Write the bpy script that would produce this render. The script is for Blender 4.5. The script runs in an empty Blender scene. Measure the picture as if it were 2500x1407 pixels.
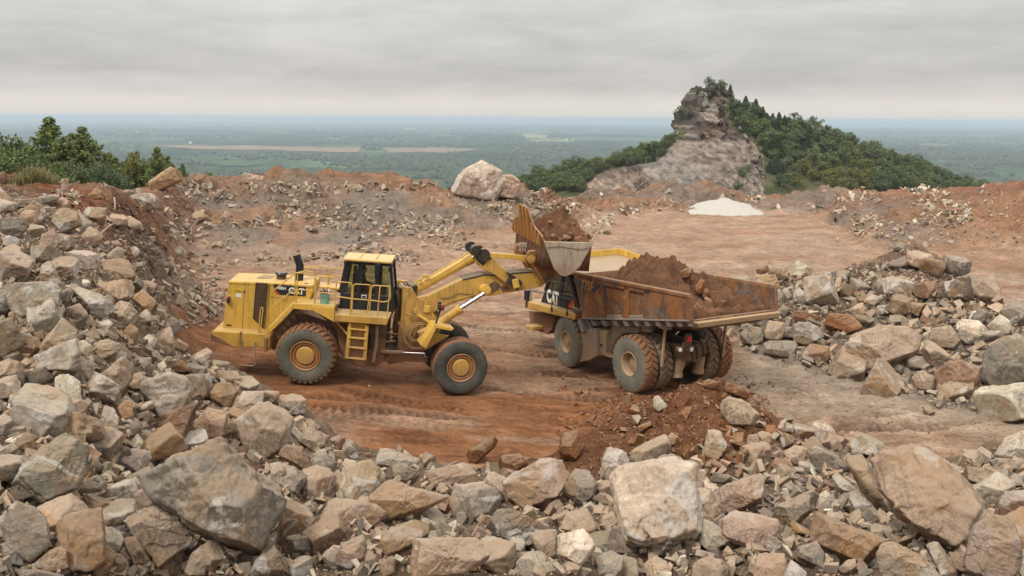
import bpy, bmesh, math, random
import numpy as np
from mathutils import Vector, Matrix
from mathutils.bvhtree import BVHTree
R = math.radians
random.seed(7); RNG = np.random.default_rng(7)
SC = bpy.context.scene
COL = SC.collection

# ------------------------------------------------------------------ camera
FPX, CX, CY, HC = 2430.0, 1250.0, 703.5, 9.9
PITCH, ROLL = math.atan((703.5-289.5)/2430.0), R(0.3)
_r = np.array([1.0,0,0]); _u = np.array([0, math.sin(PITCH), math.cos(PITCH)]); FWD = np.array([0, math.cos(PITCH), -math.sin(PITCH)])
RT = math.cos(ROLL)*_r + math.sin(ROLL)*_u
UP = -math.sin(ROLL)*_r + math.cos(ROLL)*_u
CAM = np.array([0,0,HC])
def ray(px, py):
    return FWD + (px-CX)/FPX*RT + (CY-py)/FPX*UP
def at(px, py, Y):
    d = ray(px, py); return CAM + d*(Y/d[1])
def proj(p):
    q = np.asarray(p, float)-CAM; w = q@FWD
    return np.stack([CX+FPX*(q@RT)/w, CY-FPX*(q@UP)/w], -1)
CROP = {'A':(0,380,2.2694),'B':(0,860,2.5725),'C':(750,900,2.775),'D':(1500,900,2.5),'E':(1700,430,2.2338),'G':(0,260,1.923),
        'H':(1200,180,1.923),'P':(480,560,3.0488),'Q':(1180,480,2.7053),'S':(1260,640,5.0267),'T':(1480,740,5.6818),
        'N':(1130,490,5.6275),'K':(800,600,7.035),'W':(0,270,5.2083),'X':(0,0,1.0)}
def cp(c, u, v):
    ox, oy, s = CROP[c]; return ox+u/s, oy+v/s

class Frame:
    """a machine's own axes: x forward, y left, z up"""
    def __init__(s, yaw, pitch, roll):
        M = Matrix.Rotation(yaw,3,'Z') @ Matrix.Rotation(pitch,3,'Y') @ Matrix.Rotation(roll,3,'X')
        s.R = np.array(M); s.o = np.zeros(3)
    def pin(s, local, world):
        s.o = np.asarray(world) - s.R@np.asarray(local, float); return s
    def w(s, p): return s.o + np.asarray(p,float)@s.R.T
    def l(s, p): return (np.asarray(p,float)-s.o)@s.R
    def onto(s, c, u, v, axis, val):
        d = s.R.T@ray(*cp(c,u,v)); o = s.l(CAM); t = (val-o[axis])/d[axis]; return o+d*t
    def xz(s, c, u, v, y):
        p = s.onto(c,u,v,1,y); return (p[0],p[2])
    def mat(s):
        M = Matrix([list(r) for r in s.R]).to_4x4(); M.translation = Vector(s.o); return M
# wheel loader: rear and front frame of the articulated machine; dump truck
RF = Frame(R(0), R(4.5), R(4.0)).pin((0,-1.72,1.03), at(*cp('P',810,940),33.2))
FF = Frame(R(15), R(5.0), R(2.0)).pin((0,-1.72,0.99), at(*cp('P',1967,1030),33.9))
TF = Frame(R(180-59), 0.0, 0.0).pin((0,2.1,1.07), at(*cp('Q',958,1108),35.5))
# ------------------------------------------------------------------ helpers
def _hash(i, j, k, seed):
    h = (i.astype(np.int64)*374761393 + j.astype(np.int64)*668265263 + k.astype(np.int64)*1274126177 + seed*974634777) & 0xffffffff
    h = ((h ^ (h >> 13))*1103515245) & 0xffffffff
    h = ((h ^ (h >> 16))*2246822519) & 0xffffffff
    return ((h ^ (h >> 15)) & 0xffffff)/float(0xffffff)
def vnoise(p, seed=0):
    p = np.asarray(p, float); i = np.floor(p); f = p-i; f = f*f*f*(f*(f*6-15)+10); i = i.astype(np.int64)
    out = 0
    for a in (0,1):
        wa = f[:,0] if a else 1-f[:,0]
        for b in (0,1):
            wb = f[:,1] if b else 1-f[:,1]
            for c in (0,1):
                wc = f[:,2] if c else 1-f[:,2]
                out = out + wa*wb*wc*_hash(i[:,0]+a, i[:,1]+b, i[:,2]+c, seed)
    return out*2-1
def fbm(p, octv=4, seed=0, gain=0.5):
    p = np.asarray(p, float)
    if p.shape[1] == 2: p = np.c_[p, np.zeros(len(p))]
    s = 0; a = 1.0
    for o in range(octv):
        s = s + a*vnoise(p, seed+o*17); p = p*2.03+11.7; a *= gain
    return s
def smooth01(x): x = np.clip(x,0,1); return x*x*(3-2*x)

def mesh_np(name, V, F, mat=None, smooth=True, col=None):
    """V (n,3), F (m,k) constant face size, or a list of ragged faces"""
    me = bpy.data.meshes.new(name)
    V = np.asarray(V, np.float32)
    if isinstance(F, np.ndarray):
        m, k = F.shape
        me.vertices.add(len(V)); me.vertices.foreach_set('co', V.ravel())
        me.loops.add(m*k); me.loops.foreach_set('vertex_index', F.astype(np.int32).ravel())
        me.polygons.add(m); me.polygons.foreach_set('loop_start', np.arange(0,m*k,k,dtype=np.int32))
        me.update(calc_edges=True)
    else:
        me.from_pydata([tuple(map(float,v)) for v in V], [], F)
    me.polygons.foreach_set('use_smooth', np.full(len(me.polygons), bool(smooth)))
    if col is not None: set_col(me, col)
    if mat: me.materials.append(mat)
    me.update()
    return me
def set_col(me, col, name='tint', alpha=None):
    at_ = me.attributes.new(name, 'FLOAT_COLOR', 'POINT')
    c = np.ones((len(me.vertices),4), np.float32); c[:,:3] = col
    if alpha is not None: c[:,3] = alpha
    at_.data.foreach_set('color', c.ravel())
def link(name, me, parent=None, mat4=None):
    o = bpy.data.objects.new(name, me); COL.objects.link(o)
    if parent: o.parent = parent
    if mat4 is not None: o.matrix_basis = mat4
    return o
def tag(o, label=None, cat=None, group=None, kind=None):
    if label: o['label'] = label
    if cat: o['category'] = cat
    if group: o['group'] = group
    if kind: o['kind'] = kind
    return o
def empty(name, mat4, label, cat, group=None):
    o = bpy.data.objects.new(name, None); COL.objects.link(o); o.matrix_basis = mat4; o.empty_display_size = .3
    return tag(o, label, cat, group)

class MB:
    def __init__(s): s.v = []; s.f = []
    def add(s, V, F):
        n = len(s.v); s.v += [tuple(map(float,p)) for p in V]; s.f += [tuple(int(i)+n for i in f) for f in F]; return s
    def box(s, c, size, M=None):
        x,y,z = [k/2 for k in size]
        V = np.array([(a,b,d) for a in (-x,x) for b in (-y,y) for d in (-z,z)])
        if M is not None: V = V@np.array(M).T
        return s.add(V+np.array(c), [(0,1,3,2),(4,6,7,5),(0,4,5,1),(2,3,7,6),(0,2,6,4),(1,5,7,3)])
    def beam(s, a, b, w, h, up=(0,0,1)):
        a = np.array(a,float); b = np.array(b,float); d = b-a; L = np.linalg.norm(d); d /= L
        u = np.array(up,float); sd = np.cross(u,d); sd /= np.linalg.norm(sd); u = np.cross(d,sd)
        return s.box((a+b)/2, (L,w,h), np.stack([d,sd,u],1))
    def prism(s, poly, y0, y1, inset=0):
        """polygon [(x,z)] extruded along y; inset chamfers nothing but keeps ngon caps"""
        n = len(poly)
        ar = sum(poly[i][0]*poly[(i+1)%n][1]-poly[(i+1)%n][0]*poly[i][1] for i in range(n))
        if ar < 0: poly = poly[::-1]
        V = [(x,y0,z) for x,z in poly]+[(x,y1,z) for x,z in poly]
        F = [tuple(range(n)), tuple(range(2*n-1,n-1,-1))]+[(i+n,(i+1)%n+n,(i+1)%n,i) for i in range(n)]
        return s.add(V,F)
    def plate(s, pts, thick):
        """planar-ish polygon of 3d points thickened along its normal"""
        P = np.array(pts,float); n = np.zeros(3)
        for i in range(len(P)): n += np.cross(P[i]-P[0], P[(i+1)%len(P)]-P[0])
        n /= np.linalg.norm(n); k = len(P)
        V = np.r_[P+n*thick/2, P-n*thick/2]
        F = [tuple(range(k)), tuple(range(2*k-1,k-1,-1))]+[(i,i+k,(i+1)%k+k,(i+1)%k) for i in range(k)]
        return s.add(V,F)
    def tube(s, pts, r, n=10, closed=False, r1=None):
        P = [np.array(p,float) for p in pts]; m = len(P); rings = []; ref = None
        for i in range(m):
            if closed: t = P[(i+1)%m]-P[i-1]
            else: t = P[min(i+1,m-1)]-P[max(i-1,0)]
            t /= np.linalg.norm(t)+1e-9
            if ref is None: ref = np.array((0,0,1.)) if abs(t[2])<.9 else np.array((1.,0,0))
            a = np.cross(ref,t); a /= np.linalg.norm(a)+1e-9; b = np.cross(t,a); ref = b
            rr = r if r1 is None else r+(r1-r)*i/(m-1)
            rings.append([P[i]+rr*(a*math.cos(2*math.pi*k/n)+b*math.sin(2*math.pi*k/n)) for k in range(n)])
        V = [p for g in rings for p in g]; F = []
        for i in range(m if closed else m-1):
            j = (i+1)%m
            for k in range(n): F.append((i*n+k, i*n+(k+1)%n, j*n+(k+1)%n, j*n+k))
        if not closed: F += [tuple(range(n-1,-1,-1)), tuple(range((m-1)*n,m*n))]
        return s.add(V,F)
    def cyl(s, a, b, r, n=20, r1=None): return s.tube([a,b], r, n, r1=r1)
    def lathe(s, prof, c=(0,0,0), axis='y', n=40):
        """prof [(radius, along)]"""
        V = []; F = []; m = len(prof); c = np.array(c,float)
        for r,t in prof:
            for k in range(n):
                a = 2*math.pi*k/n; p = (r*math.cos(a),t,r*math.sin(a)) if axis=='y' else (r*math.cos(a),r*math.sin(a),t)
                V.append(c+np.array(p))
        for i in range(m-1):
            for k in range(n):
                q = (i*n+k,(i+1)*n+k,(i+1)*n+(k+1)%n,i*n+(k+1)%n)
                F.append(q if axis=='y' else q[::-1])
        return s.add(V,F)
    def build(s, name, mat, parent=None, xf=None, bevel=0.0, smooth=False, seg=2):
        V = np.array(s.v,float)
        if xf is not None: V = xf(V)
        me = bpy.data.meshes.new(name); me.from_pydata([tuple(p) for p in V],[],s.f)
        bm = bmesh.new(); bm.from_mesh(me)
        bmesh.ops.recalc_face_normals(bm, faces=bm.faces[:]); bm.to_mesh(me); bm.free()
        me.materials.append(mat); o = link(name, me, parent)
        if smooth: me.polygons.foreach_set('use_smooth', np.ones(len(me.polygons),bool)); me.set_sharp_from_angle(angle=R(38))
        if bevel:
            md = o.modifiers.new('edge','BEVEL'); md.width = bevel; md.segments = seg; md.limit_method = 'ANGLE'; md.angle_limit = R(35); md.harden_normals = False
        return o

# ------------------------------------------------------------------ material helpers
def new_mat(name):
    m = bpy.data.materials.new(name); m.use_nodes = True; nt = m.node_tree; nt.nodes.clear(); return m, NT(nt)
class NT:
    def __init__(s, nt): s.t = nt; s.N = nt.nodes
    def n(s, typ, ins=None, **kw):
        nd = s.N.new(typ)
        for k,v in kw.items(): setattr(nd,k,v)
        for k,v in (ins or {}).items():
            sock = nd.inputs[k]
            if isinstance(v, bpy.types.NodeSocket): s.t.links.new(v, sock)
            else: sock.default_value = v
        return nd
    def noise(s, vec, scale, detail=4, rough=.55, dist=0):
        return s.n('ShaderNodeTexNoise', {'Vector':vec,'Scale':scale,'Detail':detail,'Roughness':rough,'Distortion':dist}).outputs['Fac']
    def ramp(s, fac, stops):
        nd = s.n('ShaderNodeValToRGB', {'Fac':fac}); cr = nd.color_ramp
        while len(cr.elements) < len(stops): cr.elements.new(.5)
        for e,(p,c) in zip(cr.elements, stops):
            e.position = p; e.color = (c,c,c,1) if isinstance(c,(int,float)) else (*c,1)
        return nd.outputs['Color']
    def mix(s, fac, a, b, mode='MIX'):
        nd = s.n('ShaderNodeMix', data_type='RGBA', blend_type=mode)
        for k,v in ((0,fac),(6,a),(7,b)):
            sock = nd.inputs[k]
            if isinstance(v, bpy.types.NodeSocket): s.t.links.new(v,sock)
            else: sock.default_value = v if k==0 or len(v)==4 else (*v,1)
        return nd.outputs[2]
    def math(s, op, a, b=0.0, clamp=False):
        nd = s.n('ShaderNodeMath', operation=op, use_clamp=clamp)
        for k,v in ((0,a),(1,b)):
            if isinstance(v, bpy.types.NodeSocket): s.t.links.new(v, nd.inputs[k])
            else: nd.inputs[k].default_value = v
        return nd.outputs[0]
    def mapping(s, vec, scale=(1,1,1), rot=(0,0,0), loc=(0,0,0)):
        return s.n('ShaderNodeMapping', {'Vector':vec,'Scale':scale,'Rotation':rot,'Location':loc}).outputs[0]
    def bump(s, h, strength=.5, dist=.05, normal=None):
        ins = {'Height':h,'Strength':strength,'Distance':dist}
        if normal: ins['Normal'] = normal
        return s.n('ShaderNodeBump', ins).outputs[0]
    def out(s, col, rough=.9, metal=0, normal=None, spec=.3, **kw):
        ins = {'Base Color':col if isinstance(col,bpy.types.NodeSocket) else (*col,1),'Roughness':rough,'Metallic':metal,'Specular IOR Level':spec}
        if normal: ins['Normal'] = normal
        ins.update(kw)
        b = s.n('ShaderNodeBsdfPrincipled', ins); o = s.n('ShaderNodeOutputMaterial', {'Surface':b.outputs[0]}); return b
    def pos(s): return s.n('ShaderNodeNewGeometry').outputs['Position']
    def obj(s): return s.n('ShaderNodeTexCoord').outputs['Object']
    def rnd(s): return s.n('ShaderNodeObjectInfo').outputs['Random']
    def attr(s, name='tint'): return s.n('ShaderNodeAttribute', attribute_name=name).outputs['Color']
    def nz(s):
        g = s.n('ShaderNodeNewGeometry'); x = s.n('ShaderNodeSeparateXYZ', {0:g.outputs['Normal']}); return x.outputs[2]
# ------------------------------------------------------------------ camera, sky, light, air
cam = bpy.data.cameras.new('camera'); cam.sensor_width = 36; cam.lens = 36*FPX/2500; cam.clip_start = .5; cam.clip_end = 120000
co = bpy.data.objects.new('camera', cam); COL.objects.link(co)
M = Matrix((RT, UP, -FWD)).transposed().to_4x4(); M.translation = Vector(CAM); co.matrix_world = M
SC.camera = co
SC.view_settings.view_transform = 'Standard'; SC.view_settings.look = 'None'; SC.view_settings.exposure = 0.1; SC.view_settings.gamma = 1
SC.cycles.use_denoising = True; SC.cycles.max_bounces = 6; SC.cycles.diffuse_bounces = 3; SC.cycles.transparent_max_bounces = 8
SC.cycles.volume_bounces = 1; SC.cycles.sample_clamp_indirect = 4

SUN_EL, SUN_AZ = R(52), R(215)          # azimuth clockwise from +Y: high, behind the camera to the left
W = bpy.data.worlds.new('World'); SC.world = W; W.use_nodes = True; W.node_tree.nodes.clear(); n = NT(W.node_tree)
sky = n.n('ShaderNodeTexSky', sky_type='NISHITA', sun_disc=False, sun_elevation=SUN_EL, sun_rotation=SUN_AZ, air_density=1.0, dust_density=2.0)
dirn = n.n('ShaderNodeTexCoord').outputs['Generated']
sx = n.n('ShaderNodeSeparateXYZ', {0:dirn}); z = n.math('MAXIMUM', sx.outputs[2], 0.0)
zz = n.math('ADD', z, .10)
px_ = n.math('DIVIDE', sx.outputs[0], zz); py_ = n.math('DIVIDE', sx.outputs[1], zz)
plane = n.n('ShaderNodeCombineXYZ', {0:px_,1:py_}).outputs[0]
skyv = n.n('ShaderNodeCombineXYZ', {0:sx.outputs[0],1:n.math('MULTIPLY',z,3.6),2:n.math('MULTIPLY',sx.outputs[1],.6)}).outputs[0]
c1 = n.noise(n.mapping(skyv,(1,1,1),(0,0,.04),(3.1,5.3,0)), 3.6, 6, .58, .25)
c2 = n.noise(n.mapping(skyv,(1,1.5,1),(0,0,-.05),(1.7,2.2,0)), 9, 6, .62, .3)
S = 10.0
grad = n.ramp(z, [(0.0,(.74*S/20,.69*S/20,.63*S/20)), (.014,(.78*S/20,.72*S/20,.645*S/20)), (.026,(.64*S/20,.60*S/20,.565*S/20)), (.045,(.53*S/20,.51*S/20,.495*S/20)),
                  (.075,(.60*S/20,.58*S/20,.56*S/20)), (.125,(.66*S/20,.645*S/20,.625*S/20)), (.35,(1.15*S/20,1.13*S/20,1.10*S/20)), (1.0,(1.75*S/20,1.73*S/20,1.70*S/20))])
grad = n.mix(1.0, grad, (20,20,20), 'MULTIPLY')
lowm = n.math('MULTIPLY', n.math('SUBTRACT', z, .012), 40, True)
cl = n.math('ADD', n.math('MULTIPLY', n.math('SUBTRACT', c1, .5), .60), n.math('MULTIPLY', n.math('SUBTRACT', c2, .5), .52))
cl = n.math('ADD', n.math('MULTIPLY', cl, n.math('ADD', n.math('MULTIPLY', lowm, .8), .2)), 1.0)
cloud = n.mix(1.0, grad, n.n('ShaderNodeCombineColor', {0:cl,1:cl,2:cl}).outputs[0], 'MULTIPLY')
tot = n.mix(.94, sky.outputs[0], cloud)
bg = n.n('ShaderNodeBackground', {'Color':tot,'Strength':.1}); n.n('ShaderNodeOutputWorld', {'Surface':bg.outputs[0]})

sl = bpy.data.lights.new('sun','SUN'); sl.energy = 2.1; sl.angle = R(11); sl.color = (1,.95,.88)
so = bpy.data.objects.new('sun', sl); COL.objects.link(so)
so.rotation_euler = (R(90)-SUN_EL, 0, math.pi-SUN_AZ)

hz, n = new_mat('haze'); pv = n.n('ShaderNodeVolumePrincipled', {'Color':(.60,.71,.82,1),'Density':1/8500.0,'Anisotropy':0.0}); n.n('ShaderNodeOutputMaterial', {'Volume':pv.outputs[0]})

# ------------------------------------------------------------------ quarry floor, piles and banks: one ground sheet
ROWS = ['0','1','2','3','4','5','6','7','a','b','c','8','9','10','11','12','13']
Z = 'z'
def C(px, **k): return (px, k)
def fg(p1,p2,p3,p4,p5): return {'1':p1,'2':p2,'3':p3,'4':p4,'5':p5}
GRID = [
 (-600, {**fg((1420,8),(1200,9.5),(900,12),(650,15),(430,20)),'6':(Z,26,8.2),'7':(Z,32,8),'a':(Z,35,7.9),'9':(Z,50,7.3),'10':(Z,60,6.6),'11':(Z,70,6),'12':(Z,78,4),'13':(Z,130,-12)}),
 (0,   {**fg((1420,9.5),(1200,11),(900,14),(650,18),(450,25)),'6':(442,29),'7':(438,33),'a':(436,36),'9':(434,44),'10':(Z,52,6.3),'11':(Z,60,5),'12':(Z,75,2),'13':(Z,130,-12)}),
 (130, {**fg((1420,9.8),(1200,11.5),(900,14.5),(670,18.5),(510,24)),'6':(480,29),'7':(462,33),'a':(452,36),'9':(446,42),'10':(Z,50,6),'11':(Z,60,5),'12':(Z,75,2),'13':(Z,130,-12)}),
 (270, {**fg((1420,10.3),(1200,12.3),(920,15.3),(720,19.5),(600,24.5)),'6':(560,29),'7':(520,34),'a':(500,36.5),'9':(462,46),'10':(Z,54,6),'11':(Z,62,5),'12':(Z,78,2),'13':(Z,130,-12)}),
 (390, {**fg((1420,10.8),(1220,12.8),(980,16),(870,20.5),(765,27)),'6':(738,33),'7':(692,40),'a':(640,46),'9':(530,58),'10':(480,64),'11':(448,70),'12':(Z,78,4),'13':(Z,130,-12)}),
 (470, {**fg((1420,11),(1230,13),(1030,16.7),(935,21.5),(880,25.5)),'6':(Z,30,1.05),'7':(Z,40,1.05),'a':(690,45.5),'b':(Z,50,1.2),'c':(Z,52,1.1),'8':(Z,54,1.1),'9':(640,60),'10':(540,70),'11':(440,80),'12':(Z,88,3),'13':(Z,140,-12)}),
 (545, {**fg((1420,11),(1250,13),(1080,16.5),(960,21),(893,26)),'6':(Z,31,.95),'7':(Z,42,.95),'8':(Z,52,1.0),'9':(645,60.5),'10':(545,70),'11':(437,81),'12':(Z,90,3),'13':(Z,140,-12)}),
 (700, {**fg((1420,11),(1300,12.7),(1150,16),(1050,20.5),(988,24.5)),'6':(Z,28.5,.8),'7':(Z,40,.8),'8':(Z,50,.85),'9':(648,60.5),'10':(550,71),'11':(438,83),'12':(Z,92,3),'13':(Z,140,-12)}),
 (870, {**fg((1420,11),(1320,12.7),(1220,15.3),(1150,19),(1098,22.5)),'6':(Z,26.5,.6),'7':(Z,40,.62),'8':(Z,50,.75),'9':(650,61),'10':(550,72),'11':(437,85),'12':(Z,94,3),'13':(Z,140,-12)}),
 (1100,{**fg((1420,11),(1320,13),(1230,16),(1170,19.3),(1132,22)),'6':(Z,25.5,.35),'7':(Z,36,.25),'8':(Z,50,.45),'9':(645,63.5),'10':(560,73),'11':(464,88),'12':(Z,98,2),'13':(Z,140,-12)}),
 (1280,{**fg((1420,11),(1320,13),(1235,16),(1180,19),(1142,21.8)),'6':(Z,25.5,.2),'7':(Z,36,0),'8':(Z,50,.2),'9':(620,68),'10':(560,78),'11':(468,92),'12':(Z,102,1),'13':(Z,140,-12)}),
 (1400,{**fg((1420,11),(1320,13),(1230,16),(1150,19.3),(1070,22.6)),'6':(Z,26,.05),'7':(Z,36,-.1),'8':(Z,55,0),'9':(Z,90,.2),'10':(500,101),'11':(468,112),'12':(Z,120,-1),'13':(Z,150,-13)}),
 (1540,{**fg((1420,11),(1320,13),(1225,16),(1120,19.5),(1005,23.8)),'6':(Z,27.5,.1),'7':(Z,37,-.12),'8':(Z,60,0),'9':(Z,100,0),'10':(495,112),'11':(467,124),'12':(Z,132,-3),'13':(Z,165,-14)}),
 (1700,{**fg((1420,11),(1320,13),(1215,16),(1085,20),(934,25.5)),'6':(Z,29,.05),'7':(Z,38,-.12),'a':(Z,42,-.1),'b':(Z,45,0),'c':(Z,52,0),'8':(Z,65,0),'9':(Z,105,0),'10':(Z,116,.1),'11':(472,130),'12':(Z,140,-3),'13':(Z,170,-14)}),
 (1790,{**fg((1420,11),(1320,13),(1215,16),(1085,20),(940,26)),'6':(Z,29.5,.05),'7':(Z,38,-.08),'a':(Z,44,-.02),'b':(765,47.5),'c':(Z,53,0),'8':(Z,65,0),'9':(Z,105,0),'10':(Z,118,.2),'11':(471,132),'12':(Z,140,-3),'13':(Z,170,-14)}),
 (1880,{**fg((1420,11),(1320,13),(1220,16),(1110,20),(995,25)),'6':(Z,28.5,.05),'7':(Z,37,0),'a':(Z,42.5,0),'b':(665,48),'c':(Z,55,0),'8':(Z,65,0),'9':(Z,105,0),'10':(Z,118,.3),'11':(470,132),'12':(Z,140,-3),'13':(Z,170,-14)}),
 (2000,{**fg((1420,11),(1320,13),(1230,16),(1150,19.3),(1080,23.5)),'6':(Z,27.5,.05),'7':(Z,35,0),'a':(Z,40.5,0),'b':(700,47),'c':(Z,54,0),'8':(Z,62,0),'9':(Z,95,0),'10':(498,108),'11':(472,126),'12':(Z,136,-3),'13':(Z,165,-14)}),
 (2120,{**fg((1420,11),(1320,12.8),(1230,15.5),(1160,19),(1115,22.3)),'6':(Z,27,.05),'7':(Z,34,0),'a':(Z,38.5,0),'b':(628,50),'c':(Z,58,0),'8':(Z,63,0),'9':(Z,77,0),'10':(515,88),'11':(474,122),'12':(Z,132,-3),'13':(Z,160,-14)}),
 (2230,{**fg((1420,10.8),(1310,12.6),(1220,15.5),(1160,19),(1125,22)),'6':(Z,27,.05),'7':(Z,33,0),'a':(Z,37,0),'b':(572,51),'c':(Z,60,0),'8':(Z,64,0),'9':(Z,78,0),'10':(488,90),'11':(472,120),'12':(Z,130,-3),'13':(Z,160,-14)}),
 (2330,{**fg((1420,10.8),(1310,12.6),(1220,15.5),(1150,19),(1120,22)),'6':(Z,27,.05),'7':(Z,32.5,0),'a':(Z,35.5,0),'b':(645,48),'c':(Z,56,0),'8':(Z,64,0),'9':(Z,77,0),'10':(500,89),'11':(462,119),'12':(Z,130,-3),'13':(Z,160,-14)}),
 (2430,{**fg((1420,10.5),(1300,12.4),(1200,15.5),(1130,19),(1090,22.3)),'6':(Z,27.5,.05),'7':(Z,32,0),'a':(Z,34.5,0),'b':(750,43),'c':(Z,51,0),'8':(Z,62,0),'9':(Z,75,0),'10':(512,87),'11':(456,117),'12':(Z,128,-3),'13':(Z,160,-14)}),
 (2540,{**fg((1420,10.5),(1300,12.4),(1200,15.3),(1120,18.8),(1075,22.3)),'6':(Z,27.5,.05),'7':(Z,32,0),'a':(Z,34,0),'b':(770,42),'c':(Z,50,0),'8':(Z,60,0),'9':(Z,73,0),'10':(505,86),'11':(453,116),'12':(Z,126,-3),'13':(Z,160,-14)}),
 (3100,{**fg((1420,10),(1300,12),(1200,15),(1120,18.8),(1080,22)),'6':(Z,27.5,.05),'7':(Z,32,0),'a':(Z,34,0),'b':(Z,42,1.6),'c':(Z,50,0),'8':(Z,60,0),'9':(Z,72,0),'10':(Z,86,2),'11':(Z,116,2.2),'12':(Z,126,-3),'13':(Z,160,-14)}),
]
PAL = {'d':(.215,.155,.103),'r':(.335,.155,.072),'t':(.415,.28,.195),'o':(.36,.23,.15),'g':(.215,.175,.14),'m':(.185,.082,.040),'c':(.235,.105,.056),'b':(.27,.16,.10),
       'p':(.47,.37,.275),'f':(.12,.10,.05),'k':(.34,.21,.13),'q':(.25,.14,.085),'v':(.20,.135,.092)}
def soil_key(px, r):
    if r in '012345' and len(r)==1:
        if 1390<=px<=1890 and r in '5': return 'm'
        if 1390<=px<=1800 and r=='4': return 'm'
        return 'd'
    if r=='13': return 'f'
    if px<=390: return ('g' if px==390 else 'c') if r in ('6','7','a','b') else 'q'
    if px==470: return {'6':'r','7':'r','a':'g'}.get(r, 't' if r in ('b','c','8','9') else 'g' if r=='10' else 'b')
    if r in ('6','7'): return 'm' if r=='6' and 1500<=px<=1890 else 'p' if px>=1880 and r=='7' else 'r'
    if r in ('a','b','c'):
        if px>=1880 and r in 'ab': return 'g' if r=='a' else 'v'
        return 'o' if px>1200 else 'r' if r=='a' else 'o'
    if r=='8': return 't'
    if r=='9': return 'k' if px>=2120 else 't'
    if r=='10': return 'g' if px<1000 else 'k' if px<1300 else 'b' if px<2100 else 'g' if px<2200 else 'b'
    if r=='11': return 'b' if px<2100 else 'c'
    return 'b'
RGH = {'d':.3,'r':.04,'t':.03,'o':.03,'g':.3,'m':.42,'c':.22,'b':.4,'p':.05,'f':.3,'k':.12,'q':.16,'v':.34}
nU, nV = len(GRID), len(ROWS)
NODE = np.zeros((nU,nV,3)); NCOL = np.zeros((nU,nV,4))
for i,(px,d) in enumerate(GRID):
    pts = {}
    for r,s in d.items():
        if s[0]==Z: q = at(px, 620, s[1]); pts[r] = np.array((q[0],s[1],s[2]))
        else: pts[r] = at(px, s[0], s[1])
    q1 = pts['1']; pts['0'] = np.array((q1[0]*.3, 2.5, q1[2]+.6))
    idx = [k for k,r in enumerate(ROWS) if r in pts]
    for c in range(3): NODE[i,:,c] = np.interp(np.arange(nV), idx, [pts[ROWS[k]][c] for k in idx])
    for k,r in enumerate(ROWS):
        key = soil_key(px,r); NCOL[i,k,:3] = PAL[key]; NCOL[i,k,3] = RGH[key]
us = np.array([g[0] for g in GRID], float)
NU = 560; SEG = [6,30,44,50,50,70,110,64,46,46,40,34,34,40,34,12,10]
uu = np.concatenate([np.linspace(-600,-60,26,endpoint=False), np.linspace(-60,2560,NU,endpoint=False), np.linspace(2560,3100,26)])
vv = np.concatenate([np.linspace(k,k+1,SEG[k],endpoint=False) for k in range(nV-1)]+[[nV-1]])
def gresample(A):
    B = np.stack([np.interp(uu, us, A[:,k,c]) for k in range(nV) for c in range(A.shape[2])],0).reshape(nV,A.shape[2],len(uu))
    D = np.stack([np.interp(vv, np.arange(nV), B[:,c,j]) for c in range(A.shape[2]) for j in range(len(uu))],0).reshape(A.shape[2],len(uu),len(vv))
    return D.transpose(1,2,0)
def blur(A, ku, kv):
    for ax,k in ((0,ku),(1,kv)):
        w = np.hanning(2*k+3)[1:-1]; w /= w.sum()
        P = np.pad(A, [(k,k) if a==ax else (0,0) for a in range(3)], mode='edge')
        A = sum(w[t]*np.take(P, range(t, t+A.shape[ax]), axis=ax) for t in range(2*k+1))
    return A
G = blur(gresample(NODE), 9, 9); GC = blur(gresample(NCOL), 12, 12)
P = G.reshape(-1,3).copy(); PC = GC.reshape(-1,4).copy()
XY = P[:,:2]
# uneven boundary between soils
wob = np.stack([fbm(XY*.18,4,3), fbm(XY*.18,4,9)],1)
gi = np.clip((np.arange(len(uu))[:,None]+ (wob[:,0].reshape(len(uu),-1)*16)).astype(int),0,len(uu)-1)
gj = np.clip((np.arange(len(vv))[None,:]+ (wob[:,1].reshape(len(uu),-1)*16)).astype(int),0,len(vv)-1)
PC = GC[gi,gj].reshape(-1,4)
rg = GC[...,3].reshape(-1)
farf = np.clip(P[:,1]/60,.5,1.6)
P[:,2] += rg*(fbm(XY*.55,5,21)*.75*farf + fbm(XY*.16,3,5)*1.0*farf*np.where(P[:,1]>55,1.6,.5)) + np.minimum(rg,.3)*.25*fbm(XY*3.1,3,31)
# ruts and churned tracks on the yard
yard = smooth01((.12-rg)/.06)*(P[:,1]<125)
tr = fbm(np.c_[XY[:,0]*.35+XY[:,1]*.10, XY[:,1]*2.1-XY[:,0]*.35],4,41)
tr2 = fbm(np.c_[XY[:,0]*.6, XY[:,1]*3.6+XY[:,0]*.7],3,47)
P[:,2] += yard*(.05*tr+.03*tr2+.035*fbm(XY*2.2,3,51)+.018*np.abs(fbm(XY*6.5,2,53)))
nr_ = np.cross(np.gradient(P.reshape(len(uu),-1,3),axis=0),np.gradient(P.reshape(len(uu),-1,3),axis=1)); nr_ /= np.linalg.norm(nr_,axis=2)[...,None]+1e-9; nr_ = nr_.reshape(-1,3)
P += nr_*(rg*(P[:,1]<140)*(.55*fbm(P*.8,4,55)+.5*np.abs(fbm(P*2.4,3,57))-.15)*np.where(P[:,1]>28,1.5,.6))[:,None]
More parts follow.
